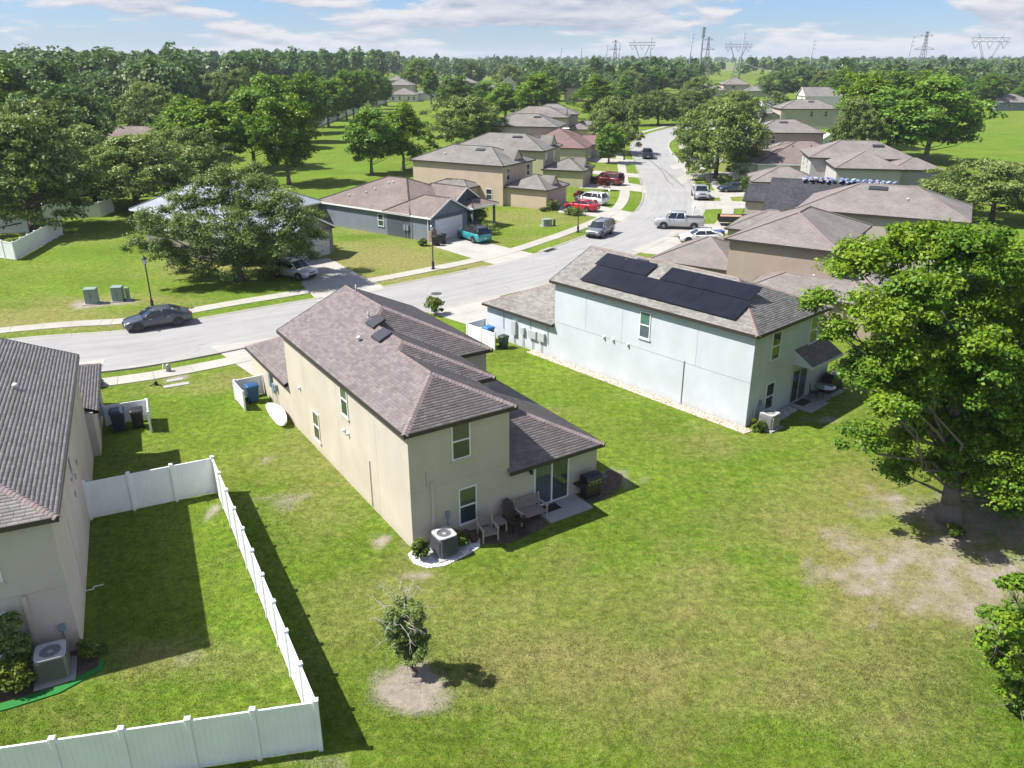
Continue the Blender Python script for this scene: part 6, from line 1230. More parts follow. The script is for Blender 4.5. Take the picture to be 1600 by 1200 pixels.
# ------------------------------------------------------------------ air conditioners
def ac_unit(label, fr, x, y, m, w=.86, h=.92):
    c = frame_pt(fr, x, y); t = thing('air_conditioner', label, 'air conditioner', (c[0], c[1], 0), fr[2]); a = w / 2
    MB().box(-a - .14, a + .14, -a - .14, a + .14, -.05, .09).build('pad', PATIO, t)
    b = MB().bev(-a + .03, a - .03, -a + .03, a - .03, .1, h - .05, .04, 0).build('casing', m, t)
    sl = MB()
    for s in (-1, 1):
        for k in range(15):
            q = -a + .08 + k * (2 * a - .16) / 14; sl.box(q - .009, q + .009, s * a - .025, s * a + .012, .16, h - .1); sl.box(s * a - .025, s * a + .012, q - .009, q + .009, .16, h - .1)
    sl.build('louvre_slats', m, b)
    tp = MB(); n = 28; out = []; inn = []
    for i in range(n):
        an = 6.28319 * (i + .5) / n; cx, cy = math.cos(an), math.sin(an); k = a / max(abs(cx), abs(cy)); k = min(k, a * 1.28); out.append((cx * k, cy * k)); inn.append((cx * a * .72, cy * a * .72))
    tp.loft([[(x_, y_, h - .05) for x_, y_ in out], [(x_, y_, h) for x_, y_ in out], [(x_, y_, h) for x_, y_ in inn], [(x_ * .97, y_ * .97, h - .05) for x_, y_ in inn]], caps=False); tp.build('top_cover', plain('ac_top', (.42, .42, .43), .5), t)
    fn = MB().cyl((0, 0, h - .16), (0, 0, h - .13), a * .7, n=24); fn.build('fan_well', plain('ac_dark', (.12, .12, .125), .5), t)
    bl = MB()
    for k in range(3):
        an = k * 2.094; M = Matrix.Rotation(an, 4, 'Z') @ Matrix.Rotation(.35, 4, 'X'); bl.add([tuple(Matrix.Translation((0, 0, h - .1)) @ M @ Vector(p)) for p in ((.05, -.05, 0), (a * .62, -.14, 0), (a * .62, .12, 0), (.05, .05, 0), (.05, -.05, .01), (a * .62, -.14, .01), (a * .62, .12, .01), (.05, .05, .01))], [(3, 2, 1, 0), (4, 5, 6, 7), (0, 1, 5, 4), (1, 2, 6, 5), (2, 3, 7, 6), (3, 0, 4, 7)])
    bl.cyl((0, 0, h - .14), (0, 0, h - .03), .09, n=12); bl.build('fan', plain('ac_fan', (.36, .36, .37), .45), t)
    gd = MB()
    for r in (.3, .5, .7): gd.tube([(a * r * math.cos(k * .39), a * r * math.sin(k * .39), h - .012) for k in range(17)], .006, 4)
    for k in range(8): gd.tube([(.08 * math.cos(k * .785), .08 * math.sin(k * .785), h - .01), (a * .72 * math.cos(k * .785), a * .72 * math.sin(k * .785), h - .01)], .006, 4)
    gd.build('fan_guard', STEEL, t)
ac_unit('charcoal air conditioner on white gravel at the cream house corner', _yh, .98, -.92, plain('ac_charcoal', (.125, .132, .15), .5), .84, 1.0)
ac_unit('large tan air conditioner beside the left grey house', _lh, -.75, -1.05, plain('ac_grey', (.20, .195, .19), .5), .92, .98)
ac_unit('light grey air conditioner at the corner of the pale blue house', _bh, .95, -.85, plain('ac_light', (.36, .36, .37), .5))
# ------------------------------------------------------------------ cream house rear garden
def gravel_bed(name, label, outline, z, n, cols, size, seed, parentcat='gravel', base=None):
    rng = np.random.default_rng(seed); P = outline; xs = [p[0] for p in P]; ys = [p[1] for p in P]; V = []; Fq = []; cnt = 0
    def inside(x, y):
        c = False
        for i in range(len(P)):
            (x0, y0), (x1, y1) = P[i], P[i - 1]
            if (y0 > y) != (y1 > y) and x < (x1 - x0) * (y - y0) / (y1 - y0) + x0: c = not c
        return c
    while cnt < n:
        x, y = rng.uniform(min(xs), max(xs)), rng.uniform(min(ys), max(ys))
        if not inside(x, y): continue
        cnt += 1; s = size * rng.uniform(.6, 1.4); k = len(V); a = rng.uniform(0, 6.28)
        for dz, r in ((0, 1.0), (.7, .75)):
            for q in range(4): an = a + q * 1.5708; V.append((x + s * r * math.cos(an) * rng.uniform(.8, 1.2), y + s * r * math.sin(an), z + s * dz))
        Fq += [(k + 4, k + 5, k + 6, k + 7)] + [(k + i, k + (i + 1) % 4, k + 4 + (i + 1) % 4, k + 4 + i) for i in range(4)]
    o = thing(name, label, None); o['kind'] = 'stuff'; MB().prism(P, z - .03, z + .006).build('bed', base or cols, o); s = link('stones', np_mesh('stones', np.array(V), np.array(Fq), cols), o); s['kind'] = 'stuff'; return o
WSTONE = mat('white_stone', lambda t: t.done(t.bsdf(t.ramp(t.island(), (0., (.42, .42, .43)), (.5, (.70, .70, .70)), (1., (.85, .85, .84))), .8)))
TSTONE = mat('tan_stone', lambda t: t.done(t.bsdf(t.ramp(t.island(), (0., (.25, .18, .13)), (.5, (.50, .42, .33)), (1., (.66, .60, .52))), .85)))
DIRT = mat('dark_soil', lambda t: t.done(t.bsdf(t.ramp(t.noise(5., 6., .7, t.pos()), (.3, (.055, .043, .034)), (.7, (.15, .12, .095))), .95, spec=.1, bump=t.noise(30., 4., .7, t.pos()), bstr=.6, bdist=.03)))
fp = lambda fr, pts: [frame_pt(fr, *p) for p in pts]
gravel_bed('white_gravel', 'white stone chips round the charcoal air conditioner', fp(_yh, [(-.35, -.2), (-.42, -.9), (-.1, -1.45), (.55, -1.7), (1.5, -1.55), (2.4, -1.35), (2.75, -.8), (2.6, -.1), (1.5, -.02), (0, -.02)]), .02, 2600, WSTONE, .035, 3)
gravel_bed('tan_gravel', 'narrow strip of tan stones along the pale blue wall', fp(_bh, [(-.75, -.4), (-.05, -.55), (-.03, 17.0), (-.55, 17.0)]), .02, 3200, TSTONE, .05, 4)
gravel_bed('grey_gravel', 'grey stones under the rear windows of the blue house', fp(_bh, [(1.8, -.02), (4.3, -.02), (4.3, -.75), (1.8, -.85)]), .02, 1300, mat('grey_stone', lambda t: t.done(t.bsdf(t.ramp(t.island(), (0., (.2, .2, .2)), (1., (.6, .59, .57))), .85))), .05, 5)
def soil(name, label, pts, z=.012): o = MB().prism(pts, z - .06, z).build(name, DIRT, None); tag(o, label, kind='structure')
soil('bare_soil', 'dark bare soil under the garden seats', fp(_yh, [(2.6, -.02), (2.7, -1.2), (3.6, -1.75), (4.6, -1.7), (5.9, -1.5), (6.0, -.02)]))
soil('bare_soil', 'dark worn soil beside the grill', fp(_yh, [(8.0, -.02), (8.0, -.95), (9.2, -1.1), (10.6, -.7), (11.6, .3), (11.3, 1.0), (9.75, .3), (9.68, -.02)]))
shrub('corner_shrub', 'small round shrub at the corner of the cream house', frame_pt(_yh, -.05, -.75), .32, 1.05, 3, group='garden shrubs'); shrub('fern_shrub', 'yellow-green fern beside the charcoal air conditioner', frame_pt(_yh, 1.75, -.75), .36, .6, 4, leaf=.06)
shrub('corner_shrub', 'small round shrub at the corner of the pale blue house', frame_pt(_bh, .15, -.75), .36, .7, 5); shrub('low_shrub', 'low shrub behind the light grey air conditioner', frame_pt(_bh, 1.75, -.6), .34, .5, 6, L_OAK)
shrub('tall_shrub', 'tall dark shrub beside the left grey house air conditioner', frame_pt(_lh, -1.75, -.55), .5, 2.6, 7, L_OAK, .07, n=60); shrub('low_shrub', 'wide low shrub in front of the tall dark shrub', frame_pt(_lh, -1.75, -1.35), .55, 1.1, 8, L_SHRUB, .06, n=36); shrub('round_shrub', 'small shrub at the corner of the left grey house', frame_pt(_lh, .28, -.6), .38, .65, 9, L_SHRUB)
# patio slab and door mats
def flat(name, label, cat, fr, x0, x1, y0, y1, z0, z1, m): o = MB().bev(x0, x1, y0, y1, z0, z1, .008).build(name, m, None); o.location = (*frame_pt(fr, 0, 0), 0); o.rotation_euler = (0, 0, fr[2]); tag(o, label, cat); return o
flat('patio_slab', 'small grey concrete patio outside the cream house sliding door', 'patio', _yh, 6.0, 8.35, -1.45, -.01, -.05, .08, PATIO)
flat('door_mat', 'black door mat on the cream house patio', 'mat', _yh, 6.2, 7.1, -.75, -.2, .082, .1, BLACK)
flat('patio_slab', 'grey concrete patio outside the blue house door', 'patio', _bh, 4.45, 6.5, -1.5, -.01, -.05, .08, PATIO); flat('patio_slab', 'second patio slab under the blue house grill', 'patio', _bh, 6.52, 9.0, -1.2, -.01, -.05, .07, PATIO)
flat('door_mat', 'black door mat outside the blue house sliding door', 'mat', _bh, 4.9, 5.9, -.75, -.15, .082, .1, BLACK)
WOODG = mat('weathered_wood', lambda t: t.done(t.bsdf(t.mix(t.noise(2., 6., .7, t.scaled(t.obj(), (2, 14, 14))), (.13, .105, .095), (.34, .30, .28)), .85, bump=t.noise(3., 6., .7, t.scaled(t.obj(), (2, 20, 20))), bstr=.5)))
WOODP = mat('pale_wood', lambda t: t.done(t.bsdf(t.mix(t.noise(2., 6., .7, t.scaled(t.obj(), (3, 3, 14))), (.26, .22, .17), (.48, .43, .37)), .85)))
def seat(name, label, cat, fr, x, y, w, rz=0.0):
    """slatted garden seat facing -y of the house"""
    c = frame_pt(fr, x, y); t = thing(name, label, cat, (c[0], c[1], .012), fr[2] + rz); a = w / 2
    for k in range(5): MB().bev(-a + .05, a - .05, -.28 + k * .115, -.18 + k * .115, .40, .425, .006).build('seat_slat', WOODG, t)
    for k in range(4):
        z = .52 + k * .115; MB().box(-a + .05, a - .05, -.012, .012, -.05, .05).xf(Matrix.Translation((0, .33 + k * .028, z)) @ Matrix.Rotation(-.24, 4, 'X')).build('back_slat', WOODG, t)
    for s in (-1, 1):
        MB().bev(s * a - .035, s * a + .035, -.33, -.26, 0, .62, .006).build('leg', WOODP, t); MB().box(-.035, .035, -.03, .03, 0, 1.0).xf(Matrix.Translation((s * a, .26, 0)) @ Matrix.Rotation(-.14, 4, 'X')).build('leg', WOODP, t)
        MB().bev(s * a - .055, s * a + .055, -.38, .34, .625, .655, .008).build('armrest', WOODP, t)
    MB().box(-a + .03, a - .03, -.31, -.27, .32, .395).build('apron', WOODG, t)
seat('garden_chair', 'weathered wooden armchair under the cream house window', 'chair', _yh, 3.05, -.95, .68, R(-8)); seat('garden_bench', 'weathered wooden bench left of the sliding door', 'bench', _yh, 5.45, -.65, 1.35)
def side_table():
    c = frame_pt(_yh, 3.78, -.62); t = thing('side_table', 'weathered wooden side table between the two chairs', 'table', (c[0], c[1], .012), _yh[2] - .1)
    for k in range(5): MB().bev(-.3 + k * .12, -.19 + k * .12, -.3, .3, .48, .51, .006).build('top_slat', WOODG, t)
    for sx in (-1, 1):
        for sy in (-1, 1): MB().bev(sx * .26 - .03, sx * .26 + .03, sy * .26 - .03, sy * .26 + .03, 0, .478, .006).build('leg', WOODP, t)
    MB().box(-.26, .26, -.29, -.265, .40, .476).build('apron', WOODG, t)
side_table()
def adirondack():
    c = frame_pt(_yh, 4.45, -.78); t = thing('adirondack_chair', 'dark brown round-backed garden chair beside the bench', 'chair', (c[0], c[1], .012), _yh[2]); m = plain('dark_brown', (.035, .022, .016), .5)
    for k in range(7):
        x = -.27 + k * .09; h = .98 - abs(x) ** 2 * 3.2; MB().bev(-.041, .041, -.012, .012, 0, h, .008).xf(Matrix.Translation((x, .18, .26)) @ Matrix.Rotation(-.42, 4, 'X')).build('back_slat', m, t)
    for k in range(5): MB().bev(-.27, .27, -.045, .045, 0, .022, .006).xf(Matrix.Translation((0, -.42 + k * .115, .40 - k * .03))).build('seat_slat', m, t)
    for s in (-1, 1): MB().bev(s * .36 - .06, s * .36 + .06, -.5, .32, .54, .565, .01).build('armrest', m, t); MB().bev(s * .31 - .02, s * .31 + .02, -.48, -.38, 0, .54, .006).build('leg', m, t); MB().box(-.015, .015, -.5, .45, 0, .09).xf(Matrix.Translation((s * .27, 0, .33)) @ Matrix.Rotation(-.26, 4, 'X')).build('side_rail', m, t)
    MB().bev(-.25, .25, -.95, -.62, .18, .21, .008).build('footrest', m, t)
adirondack()
def pot(label, fr, x, y):
    c = frame_pt(fr, x, y); t = thing('flower_pot', label, 'pot', (c[0], c[1], .012)); MB().lathe([(.13, 0), (.2, .26), (.22, .28), (.22, .33), (.18, .33), (.17, .28)], n=18).build('pot', plain('pot_brown', (.07, .035, .025), .6), t, True); MB().lathe([(.17, .27), (.02, .29)], n=14).build('soil', DIRT, t)
pot('dark brown flower pot behind the white stone chips', _yh, 2.25, -.45); pot('second flower pot beside the wooden armchair', _yh, 2.42, -.85)
def grill(label, fr, x, y, cover=False):
    c = frame_pt(fr, x, y); t = thing('gas_grill', label, 'grill', (c[0], c[1], .02), fr[2])
    if cover:
        rg = lambda w, d, z: [(-w + .05, -d, z), (w - .05, -d, z), (w, -d + .05, z), (w, d - .05, z), (w - .05, d, z), (-w + .05, d, z), (-w, d - .05, z), (-w, -d + .05, z)]
        MB().loft([rg(.86, .38, .02), rg(.83, .36, .6), rg(.80, .35, .95), rg(.55, .33, 1.12), rg(.5, .28, 1.18)]).build('cover', BLACK, t, False); MB().box(-.16, .16, -.375, -.365, .8, .87).build('badge', STEEL, t); return
    MB().bev(-.42, .42, -.26, .26, .12, .72, .02).build('cabinet', BLACKMETAL, t); MB().bev(-.45, .45, -.28, .28, .724, .84, .02).build('firebox', BLACKMETAL, t)
    prof = [(-.29, .845), (-.31, .98), (-.24, 1.11), (-.08, 1.18), (.12, 1.18), (.25, 1.1), (.28, .845)]; MB().loft([[(s * .45, y_, z) for y_, z in prof] for s in (-1, 1)]).build('lid', BLACKMETAL, t)
    h = MB().tube([(-.3, -.33, .93), (-.3, -.38, .94), (.3, -.38, .94), (.3, -.33, .93)], .014, 6); h.build('lid_handle', CHROME, t)
    for k in range(4): MB().cyl((-.3 + k * .2, -.28, .78), (-.3 + k * .2, -.325, .78), .032, n=12).build('knob', CHROME, t)
    for s in (-1, 1): MB().bev(s * .68 - .22, s * .68 + .22, -.24, .24, .78, .82, .01).build('side_shelf', BLACKMETAL, t); MB().cyl((s * .36, -.2, .06), (s * .36, .2, .06), .06, n=12).build('wheel', TYRE, t); MB().bev(s * .40 - .03, s * .40 + .03, -.24, .24, .06, .12, .005).build('leg', BLACKMETAL, t)
    MB().lathe([(.1, 0), (.11, .04), (.1, .28), (.04, .33)], (0, .05, .13), 12).build('thermometer', CHROME, t)
grill('black gas grill at the right end of the cream house', _yh, 8.95, -.48); grill('black covered grill outside the blue house', _bh, 8.6, -.55, True)
def glass_table():
    c = frame_pt(_bh, 7.0, -.9); t = thing('patio_table', 'round glass patio table with black legs at the blue house', 'table', (c[0], c[1], .08), _bh[2]); MB().lathe([(.6, .70), (.62, .705), (.62, .72), (.6, .725)], n=24).build('table_top', mat('table_glass', _glass, (.05, .075, .08)), t)
    for k in range(4): an = k * 1.571 + .4; MB().tube([(.48 * math.cos(an), .48 * math.sin(an), 0), (.3 * math.cos(an), .3 * math.sin(an), .4), (.42 * math.cos(an), .42 * math.sin(an), .7)], .018, 6).build('leg', BLACKMETAL, t)
    MB().tube([(.3 * math.cos(k * .52), .3 * math.sin(k * .52), .4) for k in range(13)], .012, 5).build('ring', BLACKMETAL, t)
    c = frame_pt(_bh, 6.35, -.55); t = thing('patio_chair', 'black wire patio chair beside the glass table', 'chair', (c[0], c[1], .08), _bh[2] + .6); MB().bev(-.22, .22, -.22, .22, .42, .45, .02).build('seat', BLACKMETAL, t)
    for sx in (-1, 1):
        for sy in (-1, 1): MB().tube([(sx * .24, sy * .24, 0), (sx * .2, sy * .2, .43)] + ([(sx * .2, .26, .95)] if sy > 0 else []), .014, 5).build('leg', BLACKMETAL, t)
    bk = MB()
    for k in range(6): bk.tube([(-.2, .22 + k * .008, .52 + k * .08), (.2, .22 + k * .008, .52 + k * .08)], .009, 4)
    bk.build('backrest', BLACKMETAL, t)
glass_table()
# white paddle board leaning on the cream wall
def board():
    c = frame_pt(_yh, -.55, 15.9); t = thing('paddle_board', 'white paddle board leaning against the cream wall', 'paddle board', (c[0], c[1], .3), _yh[2]); mb = MB(); rings = []
    for k in range(13):
        f = k / 12; L = -1.45 + 2.9 * f; w = .48 * math.sin(math.pi * (f * .94 + .03)) ** .5; rings.append([(x * w, L, z + .06 * math.sin(math.pi * f) * -1 + (.12 * max(0, f - .85) / .15)) for x, z in ((-1, 0), (-.9, .05), (-.4, .085), (.4, .085), (.9, .05), (1, 0), (.7, -.035), (-.7, -.035))])
    mb.loft(rings).xf(Matrix.Rotation(R(-52), 4, 'Y')).build('hull', plain('board_white', (.75, .75, .74), .35, var=.06), t, True)
    MB().box(-.004, .004, -1.2, -.95, -.2, -.03).xf(Matrix.Rotation(R(-52), 4, 'Y')).build('fin', BLACK, t)
board()
# green turf strip beside the left house
def turf():
    P = fp(_lh, [(.55, -1.0), (.5, -1.28), (-.6, -1.75), (-2.0, -1.85), (-3.4, -1.8), (-3.4, -2.15), (-2.0, -2.2), (-.6, -2.1), (.6, -1.5), (.72, -1.05)])
    o = MB().prism(P, .0, .05).build('turf_strip', mat('plastic_turf', lambda t: t.done(t.bsdf(t.ramp(t.noise(60., 3., .7, t.pos()), (.3, (.004, .12, .012)), (.7, (.012, .26, .03))), .6, bump=t.noise(90., 3., .7, t.pos()), bstr=.8, bdist=.03))), None); tag(o, 'bright green plastic turf strip in front of the left house shrubs', 'turf strip')
turf(); soil('bare_soil', 'dark planting bed behind the green turf strip', fp(_lh, [(.5, -.02), (.5, -1.2), (-.6, -1.72), (-3.4, -1.78), (-3.4, -.02)]))
# utility boxes
def ubox(label, px, py, w, d, h, rz, m, cat='utility box'):
    p = W(px, py); t = thing('utility_box', label, cat, (p.x, p.y, 0), rz); MB().box(-w / 2 - .15, w / 2 + .15, -d / 2 - .15, d / 2 + .15, -.05, .06).build('pad', PATIO, t); MB().bev(-w / 2, w / 2, -d / 2, d / 2, .062, h, .03).build('cabinet', m, t); MB().bev(-w / 2 - .02, w / 2 + .02, -d / 2 - .02, d / 2 + .02, h + .002, h + .06, .02).build('lid', m, t)
    MB().box(-.01, .01, -d / 2 - .012, -d / 2, .12, h - .06).box(.06, .1, -d / 2 - .03, -d / 2, h * .5, h * .5 + .12).build('door_seam', BLACK, t)
UG = plain('utility_green', (.22, .29, .25), .5); ubox('pale green utility cabinet on bare ground left of the lamp post', 145, 474, .95, .8, 1.25, .2, UG); ubox('second pale green utility cabinet nearer the lamp post', 186, 470, .85, .8, 1.2, .2, UG); ubox('slim green utility pedestal beside the second cabinet', 201, 469, .32, .3, 1.05, .2, UG)
ubox('low green transformer box on the lawn of the beige house', 854, 353, 1.1, .9, .8, .3, UG); ubox('small cable pedestal beside the low transformer box', 866, 353, .22, .22, .75, .3, plain('utility_dark', (.07, .09, .08), .5))
# street lamps
def lamp_post(label, px, py, h=4.2):
    p = W(px, py); t = thing('street_lamp', label, 'street lamp', (p.x, p.y, 0), 0, 'black street lamps'); MB().lathe([(.2, 0), (.2, .1), (.13, .16), (.12, .7), (.08, .78), (.055, .9), (.045, h - .55), (.07, h - .53), (.05, h - .45)], n=12).build('post', BLACKMETAL, t, True)
    lt = MB().lathe([(.10, h - .45), (.17, h - .1), (.15, h - .08)], n=8).build('lantern', plain('lamp_glass', (.55, .56, .55), .3), t); MB().lathe([(.21, h - .08), (.2, h - .04), (.08, h + .1), (.03, h + .2), (.01, h + .26)], n=8).build('lantern_cap', BLACKMETAL, lt)
    for k in range(4): an = k * 1.571 + .785; MB().tube([(.105 * math.cos(an), .105 * math.sin(an), h - .45), (.175 * math.cos(an), .175 * math.sin(an), h - .08)], .012, 4).build('lantern_bar', BLACKMETAL, lt)
lamp_post('black street lamp behind the dark grey sedan', 239, 483); lamp_post('black street lamp on the verge in front of the blue-grey house', 677, 421); lamp_post('black street lamp on the verge near the red sedan', 903, 363); lamp_post('black street lamp behind the facing silver pickup', 1108, 300); lamp_post('black street lamp near the white sedan under the oak', 1076, 268); lamp_post('black street lamp on the left verge near the driving pickup', 975, 250)
# mailboxes
def mailbox(label, px, py, m=None):
    p = W(px, py); t = thing('mailbox', label, 'mailbox', (p.x, p.y, 0), .3); MB().bev(-.06, .06, -.06, .06, 0, 1.0, .01).build('post', m or WHITE, t); MB().loft([[(-.12, y, 1.0), (.12, y, 1.0), (.12, y, 1.14), (.06, y, 1.22), (-.06, y, 1.22), (-.12, y, 1.14)] for y in (-.26, .26)]).build('box', m or WHITE, t); MB().box(.125, .14, .0, .08, 1.1, 1.25).build('flag', REDLENS, t)
mailbox('white mailbox by the crew-cab pickup', 1083, 337); mailbox('white mailbox post near the tyre marks', 1074, 282); mailbox('cream mailbox post on the beige house lawn', 952, 309, PVC)
# wheel tracks left as dark arcs on the road
def skid(label, pts):
    P = smooth_path([W2(*p) for p in pts], .6); vs = []; q = []; A = offset(P, .13); B = offset(P, -.13)
    for i in range(len(P)): vs += [(A[i].x, A[i].y, .017), (B[i].x, B[i].y, .017)]
    for i in range(len(P) - 1): q.append((2 * i, 2 * i + 1, 2 * i + 3, 2 * i + 2))
    o = link('tyre_mark', np_mesh('tyre_mark', np.array(vs), np.array(q)[:, ::-1], mat('tyre_mark', _concrete, (.20, .20, .20), .35))); tag(o, label, kind='structure')
skid('dark curved tyre mark on the pale road, left arc', [(1012, 248), (1025, 258), (1036, 270), (1043, 282), (1052, 290)]); skid('dark curved tyre mark on the pale road, right arc', [(1032, 262), (1045, 272), (1056, 282), (1068, 292)])
# shingle bundles on the black roof ridge
def bundles():
    fr = (RB.fr[0], RB.fr[1], RB.fr[2]); z0 = 2.656 + .42 * 7.05; rnd = random.Random(4)
    WR = [mat('wrap_%d' % k, lambda t, c: t.done(t.bsdf(t.mix(t.ramp(t.noise(5., 2., .5, t.obj()), (.55, 0.), (.6, 1.)), c, (.5, .52, .6)), .35)), col) for k, col in enumerate(((.05, .10, .32), (.10, .16, .40), (.40, .42, .48), (.35, .12, .14)))]
    me = [MB().bev(-.5, .5, -.17, .17, 0, .12, .02).mesh('bundle', w) for w in WR]; first = None; xs = [x for x in np.arange(3.4, 6.6, .62)] + [x for x in np.arange(7.4, 13.6, .62)]
    for x in xs:
        for lay in range(3):
            c = frame_pt(fr, x + rnd.uniform(-.1, .1), 6.75 + rnd.uniform(-.5, .2)); o = link('shingle_bundle', me[rnd.choice([0, 0, 1, 1, 2, 3])]); o.location = (c[0], c[1], z0 - .02 + lay * .125); o.rotation_euler = (0, 0, fr[2] + R(90) + rnd.uniform(-.3, .3))
            tag(o, 'plastic-wrapped shingle bundle in the %s stack on the black roof ridge' % ('shorter left' if x < 7 else 'longer right'), 'shingle bundle', 'shingle bundles on the black roof')
bundles()
# flatbed trailer with pallets behind the crew-cab pickup
def trailer():
    p = W(1150, 352); t = thing('trailer', 'low dark trailer loaded with wooden boards behind the pickup', 'trailer', (p.x, p.y, 0), R(-8)); MB().box(-2.2, 2.2, -.95, .95, .5, .58).build('deck', BLACKMETAL, t)
    for s in (-1, 1): MB().box(-2.2, 2.2, s * .95 - .03, s * .95 + .03, .58, 1.2).build('side_rail', BLACKMETAL, t); MB().cyl((.2, s * .98, .34), (.2, s * 1.16, .34), .34, n=16).build('wheel', TYRE, t)
    MB().bev(-1.9, .6, -.8, .8, .59, 1.15, .03).build('load', plain('raw_wood', (.34, .22, .14), .8), t); MB().bev(.7, 2.1, -.8, .8, .59, .95, .03).build('load', plain('raw_wood2', (.34, .20, .13), .8), t)
    p = W(1122, 372); o = thing('wrapped_pallet', 'blue plastic-wrapped pile beside the white coupe', 'pallet', (p.x, p.y, 0), .4); MB().box(-.6, .6, -.5, .5, .02, .14).build('pallet', plain('raw_wood', (.42, .22, .13), .8), o); MB().bev(-.55, .55, -.45, .45, .145, .9, .06).build('wrapped_load', plain('wrap_blue', (.06, .10, .30), .3), o)
trailer()
# neighbourhood shrubs
for k, (x, y, r, h, lb, m) in enumerate([(680, 492, .7, 1.5, 'round shrub by the bright driveway behind the cream house', L_SHRUB), (1155, 280, 2.0, 3.6, 'clipped dark green ball of a shrub by the rosy roof', L_MAPLE2), (748, 352, 1.3, 2.0, 'leafy bush at the slate house porch', L_MAPLE2), (760, 366, 1.2, 1.1, 'dark bush beside the teal car', L_OAK), (863, 328, .9, 1.2, 'bush at the corner of the beige garage', L_SHRUB), (893, 336, 1.2, .7, 'dry ornamental grass by the red sedan', L_SHRUB), (944, 298, .9, 2.2, 'flowering shrub in front of the maroon vehicle', L_RED), (508, 388, .7, 1.9, 'young palm-like shrub beside the grey garage', L_SHRUB), (420, 436, 1.0, .9, 'low shrub at the foot of the wide olive oak', L_SHRUB),
        (1163, 306, 1.2, 2.6, 'small round tree-like shrub by the dark blue sedan', L_SHRUB), (1175, 345, 1.2, 1.6, 'yellow-green shrub by the loaded trailer', L_SHRUB), (1182, 298, .9, 2.0, 'dark shrub by the grey house porch', L_MAPLE2), (1130, 284, 1.4, .9, 'low dark hedge by the oak trunk', L_OAK), (918, 286, .8, 4.2, 'tall clipped cypress at the sage house corner', L_MAPLE2), (662, 384, .5, .7, 'small bush at the stone pier', L_SHRUB), (150, 604, .5, .8, 'palmetto beside the left grey house bins', L_MAPLE2), (905, 310, .9, 1.0, 'low bush on the sage house lawn edge', L_RED), (1140, 272, 1.0, 1.4, 'light shrub near the spreading oak trunk', L_SHRUB), (850, 330, .5, .4, 'row of low plants along the beige wall', L_SHRUB), (1492, 838, .35, .45, 'small weed at the foot of the big shade tree', L_SHRUB)]):
    shrub('shrub', lb, W2(x, y), r, h, 20 + k, m, .06 + r * .03)
# stepping stones, sprinkler, valve and concrete washout on the left verge lawn
for k, (x, y, w, lb) in enumerate(((274, 594, .5, 'pale flat stone on the verge lawn'), (276, 602, .75, 'flat concrete slab lying on the left lawn'))):
    p = W(x, y); o = MB().bev(-w, w, -.22, .22, 0, .05, .02).build('flat_stone', PATIO, None); o.location = (p.x, p.y, 0); o.rotation_euler = (0, 0, .5); tag(o, lb, 'stone')
def valve(): 
    p = W(264, 581); t = thing('water_meter', 'short grey water valve post beside the left sidewalk', 'valve', (p.x, p.y, 0)); MB().lathe([(.16, 0), (.15, .4), (.17, .42), (.1, .55)], n=12).build('valve_body', STEEL, t, True); MB().cyl((-.35, 0, .2), (-.3, 0, .5), .05).build('pipe', PVC, t)
    p = W(244, 602); t = thing('lawn_sprinkler', 'small dark lawn sprinkler on the left lawn', 'sprinkler', (p.x, p.y, 0)); MB().tube([(-.35, -.2, .02), (0, 0, .12), (.4, -.15, .02)], .03, 5).build('base', BLACK, t); MB().lathe([(.1, .05), (.12, .2), (.05, .3)], n=10).build('head', BLACK, t, True)
valve()
# ------------------------------------------------------------------ power line structures on the horizon
PYL = plain('galvanised', (.20, .22, .25), .5, var=.08); POLE = plain('pale_steel_pole', (.25, .29, .33), .5, var=.05)
def strut(mb, a, b, r): mb.cyl(a, b, r, r, 4, caps=False)
def steel_pole(label, px, py, top, lean=0.0, d=None):
    """a tapered steel pole with three davit arms; foot stands behind the trees at distance d"""
    dist = d; x = (px - 800) / FPX * dist * 1.02; h = CAMH + (88.6 - top) / FPX * dist * 1.0; t = thing('power_pole', label, 'power pole', (x, dist, 0)); rr = dist * .00075
    MB().cyl((0, 0, 0), (lean * h, 0, h), rr * 1.3, rr * .7, 8).build('pole', POLE, t, True)
    for k, f in enumerate((.97, .90, .83)): MB().cyl((lean * h * f, 0, h * f), (lean * h * f + h * .055 * (1 if k % 2 == 0 else .9), 0, h * f + .3), rr * .4, rr * .3, 5).build('arm', POLE, t)
    return (x, dist, h)
